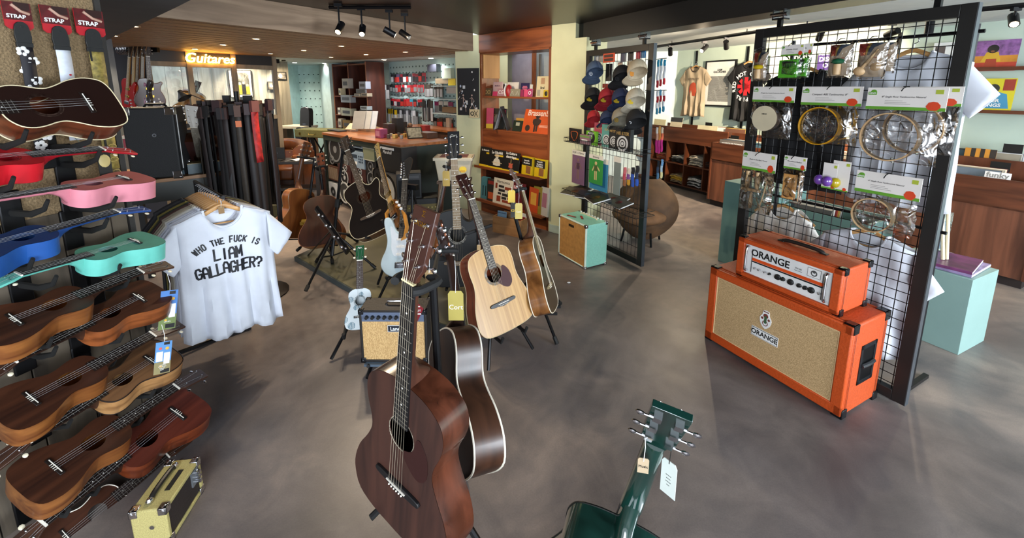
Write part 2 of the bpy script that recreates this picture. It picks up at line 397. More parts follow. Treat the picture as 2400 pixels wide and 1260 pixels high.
# outer shell far left and far right, behind everything
struct('wall_left', MB().box(-8.2, -8.1, -3, 12, 0, 2.4), C('#3b3a38', .8))
struct('wall_back', MB().box(-8.2, 9, 11.4, 11.5, 0, 2.4), C('#b9cac6', .8))
# ---- record room wall
RW = Fr((2.843, 7.504), -62.7)
o = MB().box(-.0, 8.6, 0, .1, 0, 2.3).build('wall_right', C('#becdbd', .75, var=.04, sc=3, bump=.1)); o.location = RW.O; o.rotation_euler = (0, 0, RW.a); o['kind'] = 'structure'
q = RW.pt(0)
struct('wall_back', MB().prism([(q.x, q.y), (q.x-2.6, q.y+.75), (q.x-2.6, q.y+1), (q.x+.2, q.y+.2)], 0, 2.3), C('#c9d8d8', .7))
# ================================================================ guitars and ukuleles
def half_outline(kind, L, Wd, cut=0):
    """right half of a body outline from tail (0,0) to neck joint (0,L)"""
    base = [(0, 0), (.26, .008), (.43, .05), (.497, .15), (.5, .25), (.45, .37), (.365, .48), (.315, .57), (.325, .65), (.368, .74), (.385, .83), (.345, .92), (.22, .98), (.08, 1.0), (0, 1.0)]
    if kind == 'dread': base = [(0, 0), (.26, .008), (.42, .04), (.49, .12), (.5, .22), (.475, .36), (.42, .49), (.39, .58), (.385, .66), (.395, .76), (.385, .86), (.33, .945), (.2, .988), (.08, 1.0), (0, 1.0)]
    if kind == 'single': base = [(0, 0), (.26, .01), (.43, .05), (.5, .17), (.49, .3), (.42, .42), (.36, .52), (.355, .62), (.38, .72), (.37, .84), (.27, .95), (.1, 1.0), (0, 1.0)]
    pts = [(x*Wd, y*L) for x, y in base]
    if cut:
        pts = [p for p in pts if p[1] <= .76*L]+[(.40*Wd, .84*L), (.36*Wd, .905*L), (.28*Wd, .875*L), (.20*Wd, .84*L), (.12*Wd, .87*L), (.07*Wd, .94*L), (.065*Wd, 1.0*L), (0, L)]
    return pts
def body_outline(kind, L, Wd, cut=0):
    """closed outline; cut = 1 right, -1 left cutaway"""
    r = spl(half_outline(kind, L, Wd, cut == 1), 3); l = spl(half_outline(kind, L, Wd, cut == -1), 3)
    return [(x, y) for x, y in r][:-1]+[(-x, y) for x, y in reversed(l)][:-1]
STRAT = [(0, .0), (.09, .012), (.15, .06), (.163, .12), (.145, .19), (.125, .235), (.13, .29), (.155, .34), (.15, .395), (.125, .405), (.10, .375), (.075, .34), (.04, .33), (0, .33), (-.04, .335), (-.062, .36), (-.085, .41), (-.115, .445), (-.15, .44), (-.155, .40), (-.14, .34), (-.122, .27), (-.13, .2), (-.155, .14), (-.16, .08), (-.12, .025), (-.06, .0)]
TELE = [(0, 0), (.1, .01), (.155, .05), (.165, .12), (.145, .19), (.125, .245), (.13, .3), (.145, .35), (.12, .385), (.09, .36), (.06, .315), (.03, .31), (-.03, .39), (-.09, .4), (-.14, .36), (-.145, .3), (-.125, .24), (-.14, .18), (-.163, .12), (-.155, .05), (-.1, .01)]
LESP = [(0, 0), (.1, .008), (.155, .05), (.166, .12), (.14, .2), (.115, .25), (.12, .3), (.14, .345), (.125, .37), (.09, .35), (.05, .345), (.03, .38), (0, .4), (-.06, .405), (-.11, .385), (-.125, .335), (-.115, .26), (-.14, .2), (-.166, .12), (-.155, .05), (-.1, .008)]
BUTTON_PEARL = C('#e9dfc4', .25, coat=.6)
def guitar(name, label, M, kind='acoustic', L=.49, Wd=.39, D=.105, scale=.645, ys=.155, top=None, side=None, back=None, neckm=None, fb=None, headm=None,
           bind=None, bindw=.0022, cut=0, hole=True, holey=None, holer=.05, roz=None, guard=None, guardm=None, bridgem=None, HL=.17, HW=.075, nw=.044, fr_end=None,
           frets=19, ns=6, btn=None, group=None, cat='guitar', outline='normal', headtex=None, logo=None, logom=None, saddlem=None, nutm=None, dots=True, detail=2, elec=None, shead=None, rozr=(1.13, 1.18, 1.3)):
    u = scale/.645                       # size of small fittings follows the scale
    root = thing(name, label, cat, M=M, group=group)
    K = dict(parent=root)
    fb = fb or C('#1c1411', .4); neckm = neckm or C('#3a2118', .4); headm = headm or neckm; bridgem = bridgem or fb
    saddlem = saddlem or C('#efe9dc', .35); nutm = nutm or saddlem; btn = btn or CHROME; back = back or side; top = top or side
    yn = ys+scale; jy = L
    hy = holey if holey is not None else ys+scale*.27
    acoustic = kind == 'acoustic'
    def ob(mb, nm, mats, **k):
        o = mb.build(nm, mats, **k); o.parent = root; return o
    if acoustic:
        out = body_outline(outline, L, Wd, cut); n = len(out)
        # sides and slightly arched back
        mb = MB(); vs = []; fs = []; ms = []
        for x, y in out: vs += [(x, y, -.001), (x, y, -D+.012*u*(y/L)), (x*.97, y*.99+.003, -D-.002+.012*u*(y/L))]
        for i in range(n):
            j = (i+1) % n; fs += [(3*i, 3*i+1, 3*j+1, 3*j), (3*i+1, 3*i+2, 3*j+2, 3*j+1)]
        mb.add(vs, [f[::-1] for f in fs], 0)
        ob(mb, 'rim', side, smooth=40)
        mb = MB(); vs = []; fs = []; RN = 4
        for k in range(RN):
            s_ = .97*(1-k/RN)
            for x, y in out: vs.append((x*s_, L*.45+(y*.99+.003-L*.45)*(1-k/RN), -D-.002+.012*u*(y/L)-.010*u*(1-(1-k/RN)**2)))
        vs.append((0, L*.45, -D-.012*u+.005*u))
        for k in range(RN-1):
            for i in range(n): j = (i+1) % n; fs.append((k*n+i, k*n+j, (k+1)*n+j, (k+1)*n+i))
        for i in range(n): fs.append(((RN-1)*n+i, (RN-1)*n+(i+1) % n, RN*n))
        mb.add(vs, [f[::-1] for f in fs]); ob(mb, 'back', back, smooth=60)
        # soundboard with a real hole
        mb = MB()
        if hole:
            inner = []
            for x, y in out:
                a = atan2(y-hy, x); inner.append((holer*cos(a), hy+holer*sin(a)))
            vs = [(x, y, 0) for x, y in out]+[(x, y, 0) for x, y in inner]+[(x, y, -.004*u) for x, y in inner]
            fs = [(i, (i+1) % n, n+(i+1) % n, n+i) for i in range(n)]+[(n+i, n+(i+1) % n, 2*n+(i+1) % n, 2*n+i) for i in range(n)]
            mb.add(vs, fs)
        else: mb.add([(x, y, 0) for x, y in out], [tuple(range(n))])
        ob(mb, 'soundboard', top, smooth=20)
        if hole and roz:
            mb = MB(); R_ = MX.Translation((0, hy, 0))@MX.Rotation(pi/2, 4, 'X')
            mb.ring(0, 0, holer, holer*rozr[0], -.0012, 0, 0, 32, MX.Translation((0, hy, 0))@MX.Rotation(-pi/2, 4, 'X')@MX.Scale(-1, 4, (0, 1, 0)))
            if rozr[1]: mb.ring(0, 0, holer*rozr[1], holer*rozr[2], -.0012, 0, 0, 32, MX.Translation((0, hy, 0))@MX.Rotation(-pi/2, 4, 'X')@MX.Scale(-1, 4, (0, 1, 0)))
            ob(mb, 'rosette', roz, smooth=0)
        if bind:
            mb = MB(); mb.tube([(x, y, 0) for x, y in out], bindw, 6, 0, closed=True); mb.tube([(x, y, -D+.012*u*(y/L)) for x, y in out], bindw, 6, 0, closed=True); ob(mb, 'binding', bind)
        if guard:
            mb = MB(); g = spl([(holer*.2, hy-holer*1.0), (holer*.95, hy-holer*.45), (holer*1.2, hy+holer*.45), (holer*1.55, hy+holer*.6), (holer*2.1, hy-holer*.2), (holer*2.15, hy-holer*1.4), (holer*1.6, hy-holer*2.0), (holer*.9, hy-holer*1.8)], 3, True)
            mb.prism(g, .0006, .0016); ob(mb, 'pickguard', guard, smooth=0)
        mb = MB(); w = .088*u
        mb.prism(spl([(-w, ys-.008*u), (-w*.5, ys-.012*u), (0, ys-.02*u), (w*.5, ys-.012*u), (w, ys-.008*u), (w, ys+.009*u), (w*.5, ys+.011*u), (-w*.5, ys+.011*u), (-w, ys+.009*u)], 2, True) if ns == 6 else [(-w*.75, ys-.014*u), (w*.75, ys-.014*u), (w*.75, ys+.01*u), (-w*.75, ys+.01*u)], 0, .009*u)
        br = ob(mb, 'bridge', bridgem, bevel=.002*u)
        mb = MB(); mb.box(-w*(.44 if ns == 6 else .62), w*(.44 if ns == 6 else .62), ys-.0016*u, ys+.0016*u, .008*u, .0125*u); o = mb.build('saddle', saddlem, parent=br)
        if detail > 1:
            mb = MB(); sp = .0105*u if ns == 6 else .014*u
            for k in range(ns):
                if ns == 6: mb.ball(((k-2.5)*sp, ys-.011*u, .011*u), .003*u, 0, 6, 4)
                else: mb.box((k-1.5)*sp-.001, (k-1.5)*sp+.001, ys-.016*u, ys-.002*u, .009*u, .011*u)
            mb.build('string_pins', saddlem, parent=br)
        # heel
        mb = MB()
        for k in range(2): pass
        w0 = nw*.62
        secs = [(L-.002, w0*.9, -D*.86, .45), (L+.012*u, w0*.88, -D*.72, .5), (L+.035*u, w0*.86, -D*.42, .6), (L+.07*u, w0*.84, -.03*u, .8), (L+.1*u, w0*.83, -.021*u, 1.)]
        vs = []; fs = []
        for (y, w_, zb, tp) in secs:
            for q in range(9):
                a = pi*q/8; vs.append((w_*cos(a)*(1 if q in (0, 8) else .95), y, zb*sin(a)**(.7)))
        for i in range(len(secs)-1):
            for q in range(8): fs.append((i*9+q, (i+1)*9+q, (i+1)*9+q+1, i*9+q+1))
        mb.add(vs, fs)
        ob(mb, 'heel', neckm, smooth=60)
        y0 = L+.09*u
    else:
        out = spl(elec, 4, True); n = len(out)
        mb = MB(); mb.prism(out, -D, 0, 0, mcap=1); ob(mb, 'body', [side, top], smooth=40, bevel=.007, seg=3)
        if guard:
            mb = MB(); mb.prism(spl(guardm, 3, True), .0004, .0028); pg = ob(mb, 'pickguard', guard, smooth=0)
            for yy in (.16, .215, .27)[:3 if shead == 'strat' else 1]:
                q = MB(); q.box(-.042, .042, yy-.009, yy+.009, .002, .008); q.build('pickup', WHITE if shead == 'strat' else BLACK, parent=root, bevel=.003)
        else:
            for yy in (.165, .265):
                q = MB(); q.box(-.043, .043, yy-.018, yy+.018, .0, .008); q.build('pickup', GOLD, parent=root, bevel=.003)
        mb = MB(); mb.box(-.045, .045, ys-.03, ys+.012, 0, .01)
        for k in range(6): mb.box((k-2.5)*.0105-.004, (k-2.5)*.0105+.004, ys-.006, ys+.01, .01, .014)
        ob(mb, 'bridge', CHROME, bevel=.001)
        for kx, ky in ((.085, .13), (.10, .09), (.112, .05)):
            q = MB(); q.lathe([(.011, .0), (.010, .012), (.007, .016)], 10, 0, MX.Translation((kx, ky, .002))); q.build('control_knob', WHITE, parent=root)
        y0 = L-.07
    # neck
    mb = MB(); vs = []; fs = []
    ye = yn+.004*u
    for (y, w_) in ((y0-.02*u, nw*.62), (ye, nw*.5)):
        for q in range(9):
            a = pi*q/8; vs.append((w_*cos(a), y, -.021*u*sin(a)**.8))
    for q in range(8): fs.append((q, q+9, q+10, q+1))
    fs += [tuple(range(9)), tuple(range(9, 18))[::-1], (8, 17, 9, 0)]
    mb.add(vs, fs); ob(mb, 'neck', neckm, smooth=50)
    fe = fr_end if fr_end is not None else yn-scale*(1-2**(-(frets+.6)/12))
    fw = lambda y: (nw*.5+(nw*.63-nw*.5)*(yn-y)/(scale*.7))
    mb = MB(); mb.hexa([(-fw(fe), fe, .0003), (fw(fe), fe, .0003), (fw(yn), yn, .0003), (-fw(yn), yn, .0003), (-fw(fe), fe, .006*u), (fw(fe), fe, .006*u), (fw(yn), yn, .006*u), (-fw(yn), yn, .006*u)])
    for k in range(1, frets+1):
        y = yn-scale*(1-2**(-k/12)); mb.box(-fw(y), fw(y), y-.0008*u, y+.0008*u, .0058*u, .0070*u, 1)
    if dots:
        for k in (3, 5, 7, 9, 12, 15):
            if k <= frets:
                y = yn-scale*(1-.5*(2**(-k/12)+2**(-(k-1)/12))); mb.disc(0, 0, .003*u, -.0003, 0, 2, 8, MX.Translation((0, y, .0061*u))@MX.Rotation(-pi/2, 4, 'X')@MX.Scale(-1, 4, (0, 1, 0)))
    ob(mb, 'fretboard', [fb, C('#8f8a80', .35, .6, 0), C('#e8e4dc', .3)], smooth=0)
    mb = MB(); mb.box(-nw*.51, nw*.51, yn-.001*u, yn+(.004 if ns == 6 else .009)*u, .0, .0095*u); ob(mb, 'nut', nutm)
    # headstock, leaning back
    HM = MX.Translation((0, yn+.004*u, .004*u))@MX.Rotation(radians(-12 if kind == 'acoustic' or shead == 'lp' else -3), 4, 'X')
    th = .015*u
    if shead == 'strat':
        hp = [(-.022, 0), (.022, 0), (.024, .03), (.03, .05), (.042, .10), (.05, .15), (.045, .175), (.025, .185), (.0, .17), (-.02, .155), (-.034, .13), (-.032, .10)]
        hp = spl(hp, 3, True)
    elif shead == 'lp': hp = [(-.02, 0), (.02, 0), (.04, .05), (.035, .15), (.02, .165), (0, .158), (-.02, .165), (-.035, .15), (-.04, .05)]
    else:
        h = HW/2; hp = [(-nw*.5, 0), (nw*.5, 0), (nw*.55, HL*.08), (h*.93, HL*.2), (h*.95, HL*.4), (h, HL), (-h, HL), (-h*.95, HL*.4), (-h*.93, HL*.2), (-nw*.55, HL*.08)]
        if shead == 'wave': hp = [(-nw*.5, 0), (nw*.5, 0), (nw*.55, HL*.08), (h*.9, HL*.2), (h, HL*.8), (h*.8, HL*.93), (h*.45, HL*.95), (0, HL*1.03), (-h*.45, HL*.95), (-h*.8, HL*.93), (-h, HL*.8), (-h*.9, HL*.2), (-nw*.55, HL*.08)]
    mb = MB(); mb.prism(hp, -th, 0, 0, 'z', HM, mcap=1); ho = ob(mb, 'headstock', [neckm, headm], smooth=30, bevel=.0015)
    if logo:
        o = text(logo[0], logo[1], logom or GOLD, ho, (0, 0, 0), (0, 0, 0), shear=logo[2] if len(logo) > 2 else 0); o.matrix_basis = HM@MX.Translation((0, HL*(logo[3] if len(logo) > 3 else .84), .0007))
    # machine heads
    posts = []
    if shead == 'strat':
        for k in range(6): posts.append((-(.010+.002*k), .03+.022*k, -1))
    else:
        m_ = ns//2
        for sd in (-1, 1):
            for k in range(m_): posts.append((sd*HW*.27, HL*(.24+.56*k/max(1, m_-1)), sd))
    for (px_, py_, sd) in posts:
        q = MB(); q.lathe([(.005*u, -.001), (.005*u, .002), (.003*u, .003), (.003*u, .014*u), (.0035*u, .015*u)], 8, 0, HM@MX.Translation((px_, py_, 0)))
        hx = (HW/2 if shead != 'strat' else .032)
        bx = sd*(hx+.013*u)
        q.box(px_-.008*u*1, px_+.008*u, py_-.009*u, py_+.009*u, -th-.008*u, -th, 0, HM)
        q.tube([HM@V((px_, py_, -th-.004*u)), HM@V((bx-sd*.004*u, py_, -th-.004*u))], .0022*u, 6)
        tn = q.build('tuner', CHROME if btn is not BUTTON_PEARL or True else btn, parent=root, smooth=40)
        q = MB(); q.ball((0, 0, 0), .0095*u*(1.6 if ns == 4 else 1), 0, 8, 5, (1.0, .8, .42), HM@MX.Translation((bx+sd*.003*u, py_, -th-.004*u))@MX.Rotation(0, 4, 'X')); q.build('tuner_button', btn, parent=tn)
    # strings
    sp0 = .0105*u if ns == 6 else .0135*u; sp1 = nw*.8/(ns-1)
    pp = sorted(posts, key=lambda p: (p[2], p[1] if p[2] > 0 else p[1]))
    for k in range(ns):
        c0 = (k-(ns-1)/2); a = V((c0*sp0, ys, .0125*u)); b_ = V((c0*sp1, yn+.002, .0095*u))
        r_ = (.00042 if ns == 6 else .00034)*(1.3 if k < ns/2 else .8)*(1 if u > .8 else 1.0)
        mb = MB(); mb.tube([a, b_], r_, 4, 0, cap=False)
        if ns == 6 and shead != 'strat':
            order = [(-1, 0), (-1, 1), (-1, 2), (1, 2), (1, 1), (1, 0)][k]; pq = [p for p in posts if p[2] == order[0]][order[1]]
        elif ns == 4: order = [(-1, 0), (-1, 1), (1, 1), (1, 0)][k]; pq = [p for p in posts if p[2] == order[0]][order[1]]
        else: pq = posts[k]
        mb.tube([b_, HM@V((pq[0], pq[1], .007*u))], r_, 4, 0, cap=False)
        ob(mb, 'string', C('#d5c8b0', .35, .6, 0) if ns == 6 else C('#a8a8a8', .4), smooth=0)
    root['top_z'] = 0
    return root
def basis(y, n0, o):
    y = y.normalized(); z = (n0-y*n0.dot(y)).normalized(); x = y.cross(z)
    return MX(((x.x, y.x, z.x, o.x), (x.y, y.y, z.y, o.y), (x.z, y.z, z.z, o.z), (0, 0, 0, 1)))
def strung(ps, Ys, pn, scale, az, ys, el=0., far=True, nearest=False):
    """saddle seen at ps at distance Ys, nut seen at pn, both scale apart: returns the guitar's matrix"""
    A = P(ps[0], ps[1], Ys); d = ray(*pn); a = d.dot(d); b = d.dot(CO-A); c = (CO-A).dot(CO-A)-scale*scale; D = b*b-a*c
    if D < 0: print('  no solution, closest taken', ps, pn, sqrt(-D/a)/1); t = -b/a
    else: t = (-b+(1 if far else -1)*sqrt(D))/a
    B = CO+d*t; y = (B-A)
    if y.length < 1e-4: y = V((0, 0, 1))
    n0 = V((sin(radians(az))*cos(radians(el)), -cos(radians(az))*cos(radians(el)), sin(radians(el))))
    y.normalize(); M = basis(y, n0, A-y*ys)
    M = M@MX.Translation((0, 0, -.0125*scale/.645))
    return M
MAHOG = W('#291713', '#472a21', (22, 2.2, 22), .5, coat=.04); MAHOGD = W('#2c1812', '#5a3022', (22, 2.2, 22), .3, coat=.25)
WALN = W('#21140e', '#4c2f20', (14, 1.6, 14), .36, coat=.1); SPRUCE = W('#a67a44', '#c69c60', (60, 1.2, 60), .3, coat=.3)
EBON = C('#15110f', .35); ROSEW = C('#2d1a13', .4)
def tagcard(parent_M, label, size, mat, at_, facing, name='price_tag', string=.08, textm=None, body=None, bs=.012, group=None, strm=None, hang=None):
    """card on a string hanging straight down from world point at_"""
    w, h_ = size; az = radians(facing); 
    M = MX.Translation(V(at_))@MX.Rotation(az, 4, 'Z')
    r = thing(name, label, 'tag', M=M, group=group)
    q = MB(); q.prism([(-w/2, -string-h_), (w/2, -string-h_), (w/2, -string-.1*h_), (w*.36, -string), (-w*.36, -string), (-w/2, -string-.1*h_)], -.0008, .0008, 0, 'y'); o = q.build('card', mat, parent=r, smooth=0)
    q = MB(); q.tube([(0, 0, 0), (.002, -.001, -string*.5), (0, -.002, -string-.006)], .0008, 5); q.build('string', strm or WHITE, parent=r)
    if body: text(body, bs, textm or BLACK, r, (0, -.0012, -string-h_*.55))
    return r
# ---- foreground mahogany guitar
G = {}
M = strung((925, 1141), 1.02, (952, 664), .645, -36, .18, far=False)
G['front'] = guitar('acoustic_guitar', 'matt mahogany acoustic guitar with a black neck, nearest in the middle of the shop', M, L=.52, Wd=.40, D=.108, ys=.18,
    top=MAHOG, side=W('#33190f', '#623524', (14, 2.2, 14), .25, coat=.35), neckm=W('#3a2018', '#5a3526', (20, 2, 20), .35), headm=C('#3b201a', .35), fb=C('#141416', .4), roz=C('#d9cfb8', .4), rozr=(1.05, 0, 0), guard=C('#2e0f0c', .5),
    logo=('SIGMA', .018, 0, .78), nutm=C('#e8d7a6', .4), HL=.185, HW=.078, group=None)
text('\u03a3', .02, GOLD, G['front'].children[[c.name.startswith('headstock') for c in G['front'].children].index(True)], (0, 0, 0), (0, 0, 0)).matrix_basis = MX.Translation((0, .18+.645+.004+.185*.90, .004-.035))@MX.Rotation(radians(-12), 4, 'X')
# ---- dark burst guitar turned away, on the other side of the stand
M = strung((1124, 988), 1.375, (1063, 603), .645, 127, .155)
G['away'] = guitar('acoustic_guitar', 'dark brown guitar with cream binding, turned away behind the mahogany guitar', M, L=.49, Wd=.40, D=.11, ys=.155,
    top=C('#b98040', .3), side=WALN, back=W('#1b110d', '#3a2418', (10, 1.4, 10), .38, coat=.1), bind=C('#eee6d4', .4), bindw=.0035, neckm=W('#22140f', '#3c241a', (20, 2, 20), .35), btn=C('#b06a45', .3, coat=.6), HL=.17)
# ---- spruce dreadnought
M = strung((1181, 708), 2.35, (1107, 466), .645, 38, .165)
G['spruce'] = guitar('acoustic_guitar', 'pale spruce-topped dreadnought guitar with a dark red pickguard', M, L=.50, Wd=.40, D=.12, ys=.165, outline='dread',
    top=SPRUCE, side=W('#4a1d10', '#8a3f22', (14, 2, 14), .25, coat=.5), roz=C('#8f8e88', .4), holer=.051, rozr=(1.32, 0, 0), guard=C('#3a0c10', .6), fb=C('#2c2320', .45), neckm=W('#3a1a10', '#5e3020', (20, 2, 20), .35), bridgem=C('#38393c', .45), bind=C('#d8c49a', .4), bindw=.0018, headm=C('#2a1410', .3))
# ---- sunburst guitar seen from its side
M = strung((1291, 668), 2.61, (1229, 447), .645, 76, .155)
G['side'] = guitar('acoustic_guitar', 'brown guitar with cream binding seen edge-on, right of the spruce guitar', M, L=.49, Wd=.39, D=.11, ys=.155,
    top=C('#3d2d1c', .3), side=W('#4a2a14', '#a06a38', (12, 1.5, 12), .25, coat=.4), bind=C('#efe4cc', .4), bindw=.003, neckm=W('#3c1e12', '#70452a', (20, 2, 20), .35), fb=C('#8a7a58', .5), headm=C('#4a2c22', .35))
# ---- black acoustic with cutaway
M = strung((1075, 616), 2.70, (1064, 372), .70, 4, .165)
G['black'] = guitar('acoustic_guitar', 'black acoustic guitar behind the spruce-topped one', M, L=.52, Wd=.42, D=.10, ys=.165, cut=1, scale=.70,
    top=C('#060607', .65), side=C('#060607', .65), roz=C('#b9b2a4', .4), bind=C('#222222', .3), fb=C('#7a6242', .5), neckm=C('#1b1512', .3), headm=C('#141214', .3), logo=('Cort', .022, .3), logom=C('#e8e0d0', .4), holer=.05, HL=.19, HW=.08)
# ---- brown cutaway bass behind it
M = strung((1004, 590), 2.9, (1046, 380), .645, -70, .155)
G['brown'] = guitar('acoustic_guitar', 'small brown cutaway guitar sideways-on beside the black acoustic', M, L=.42, Wd=.30, D=.07, ys=.12, cut=-1,
    top=W('#5a2c16', '#a0602f', (14, 1.6, 14), .25, coat=.4), side=W('#5a2c16', '#a0602f', (14, 1.6, 14), .25, coat=.4), neckm=W('#33180e', '#5e3320', (20, 2, 20), .35), headm=BLACK)
# ---- dark cutaway with pale binding
M = strung((868, 503), 3.3, (813, 352), .645, 10, .155)
G['dark'] = guitar('acoustic_guitar', 'dark-topped cutaway guitar with pale binding in front of the old speakers', M, L=.49, Wd=.40, D=.12, ys=.155, cut=1,
    top=C('#120b08', .35, coat=.2), side=W('#31150d', '#5f2e1c', (14, 2, 14), .25, coat=.4), bind=C('#cdbf9e', .4), bindw=.0026, roz=C('#4a3c30', .4), fb=C('#4a3b2f', .5), neckm=C('#33211a', .4), headm=C('#241714', .4))
# ---- guitar seen from the back
M = strung((762, 545), 3.75, (757, 400), .62, 186, .14)
G['rear'] = guitar('acoustic_guitar', 'brown guitar seen from behind with cream tuner buttons, left of the cutaway guitar', M, L=.47, Wd=.39, D=.10, ys=.14, scale=.62,
    top=C('#b5713c', .4), side=W('#7a4424', '#b06c3c', (12, 2, 12), .3), back=W('#2b150e', '#4c281a', (12, 1.6, 12), .35), neckm=W('#3c1e14', '#5c3322', (20, 2, 20), .4), headm=W('#6a3420', '#8c4c2c', (20, 2, 20), .4), btn=BUTTON_PEARL)
# ---- mahogany guitar on the far left stand
M = strung((681, 520), 3.95, (706, 372), .62, -118, .14)
G['left'] = guitar('acoustic_guitar', 'light mahogany guitar seen obliquely from behind beside the strap stand', M, L=.47, Wd=.37, D=.10, ys=.14, scale=.62,
    side=W('#6b3718', '#a8662f', (12, 1.6, 12), .3), neckm=W('#4c2814', '#7c4a26', (20, 2, 20), .4), btn=BUTTON_PEARL, bind=C('#b08a58', .4), bindw=.002)
# ---- electric guitars
M = strung((938, 618), 2.95, (948, 420), .648, -8, .09)
G['white'] = guitar('electric_guitar', 'icy white electric guitar with maple inlays and a pearl pickguard', M, kind='electric', elec=STRAT, L=.33, D=.045, ys=.09, scale=.648,
    top=C('#c9dbe2', .15, coat=.8), side=C('#b6c9d2', .15, coat=.8), neckm=C('#2b1e18', .4), headm=BLACK, fb=C('#2b2522', .45), shead='strat', frets=21, guard=C('#dfe6ec', .25, var=.03, sc=20),
    guardm=[(.02, .05), (.09, .04), (.125, .09), (.11, .16), (.095, .22), (.10, .29), (.085, .33), (.06, .30), (-.035, .31), (-.075, .36), (-.10, .37), (-.085, .28), (-.08, .2), (-.055, .15), (0, .14)])
M = strung((922, 515), 3.15, (886, 372), .62, -25, .02)
# silent guitar: open frame body
def frame_guitar():
    r = guitar('frame_guitar', 'silent guitar with an open honey-coloured frame body and yellow neck', M, kind='electric', elec=[(-.035, -.02), (.035, -.02), (.04, .16), (.03, .2), (-.03, .2), (-.04, .16)], L=.2, D=.04, ys=.05, scale=.6,
        top=W('#5a3515', '#8a5522', (12, 2, 12), .25), side=W('#5a3515', '#8a5522', (12, 2, 12), .25), neckm=C('#c79b55', .35), headm=C('#d9b46a', .35), fb=C('#3a2a1c', .4), btn=BLACK, HW=.05, HL=.16, frets=19, cat='guitar', guard=None)
    q = MB()
    q.tube([(-.04, .16, -.02), (-.10, .15, -.02), (-.115, .05, -.02), (-.10, -.10, -.02), (-.04, -.16, -.02), (.04, -.16, -.02), (.09, -.10, -.02), (.10, .0, -.02), (.085, .1, -.02), (.04, .12, -.02)], .017, 8, flat=.8); q.build('side_frame', W('#a8651f', '#dc9a48', (12, 2, 12), .25, coat=.5), parent=r)
    return r
G['frame'] = frame_guitar()
# ---- green guitar turned away, nearest the camera
M = strung((1520, 1440), 1.06, (1532, 1032), .645, 178, .155)
GREEN = W('#0c1f1a', '#1c4038', (10, 1.2, 10), .12, coat=1.)
M = basis(P(1532, 1035, .80)-(P(1520, 1200, .915)+V((0, .05, -.2))), V((.25, .97, 0)), V((0, 0, 0)))
nutw = P(1536, 1036, .80); M = basis((nutw-P(1468, 1215, .90)), V((.36, .93, 0)), V((0, 0, 0))); yv = M.to_3x3()@V((0, 1, 0)); M.translation = nutw-yv*(.155+.645)
G['green'] = guitar('acoustic_guitar', 'glossy dark green guitar turned away, at the bottom edge of the view', M, L=.463, Wd=.36, D=.115, ys=.155, outline='dread',
    top=GREEN, side=GREEN, back=GREEN, neckm=C('#10332c', .1, coat=1., var=.15, sc=6), headm=GREEN, bind=C('#0a0f0d', .3), bindw=.0025, HL=.17)
G['green_M'] = M
# ---- leaf-patterned ukulele
M = strung((843, 741), 2.42, (843, 610), .345, 16, .075)
def leaf_mat():
    m, n, l, b = new_mat('printed_leaves')
    tc = n.new('ShaderNodeTexCoord'); vo = n.new('ShaderNodeTexVoronoi'); vo.inputs['Scale'].default_value = 17; l.new(tc.outputs['Object'], vo.inputs['Vector'])
    vo.inputs['Randomness'].default_value = .7
    wv = n.new('ShaderNodeTexWave'); wv.inputs['Scale'].default_value = 45; wv.inputs['Distortion'].default_value = 4; l.new(tc.outputs['Object'], wv.inputs['Vector'])
    c1 = n.new('ShaderNodeValToRGB'); c1.color_ramp.interpolation = 'CONSTANT'; c1.color_ramp.elements[0].color = (1, 1, 1, 1); c1.color_ramp.elements[1].position = .40; c1.color_ramp.elements[1].color = (0, 0, 0, 1); l.new(vo.outputs['Distance'], c1.inputs[0])
    c2 = n.new('ShaderNodeValToRGB'); c2.color_ramp.elements[0].position = .42; c2.color_ramp.elements[0].color = lin('#dfe9ec'); c2.color_ramp.elements[1].position = .5; c2.color_ramp.elements[1].color = lin('#3f7488'); l.new(wv.outputs['Fac'], c2.inputs[0])
    mm = n.new('ShaderNodeMix'); mm.data_type = 'RGBA'; l.new(c1.outputs[0], mm.inputs['Factor']); mm.inputs['A'].default_value = lin('#e4edf0'); l.new(c2.outputs[0], mm.inputs['B']); l.new(mm.outputs['Result'], b.inputs['Base Color'])
    b.inputs['Roughness'].default_value = .35; return m
LEAF = leaf_mat()
G['leafuke'] = guitar('ukulele', 'white ukulele printed with blue leaves, green headstock, on a low stand', M, L=.245, Wd=.175, D=.06, scale=.345, ys=.075, ns=4, cat='ukulele', frets=12,
    top=LEAF, side=C('#dfe9ec', .4), neckm=C('#3a2a20', .4), headm=C('#164a2e', .35), fb=C('#3c2b24', .5), btn=BUTTON_PEARL, nw=.036, HL=.105, HW=.052, holer=.027, roz=C('#33505c', .4), bridgem=C('#1f1f20', .5), logo=('flight', .014), logom=WHITE)
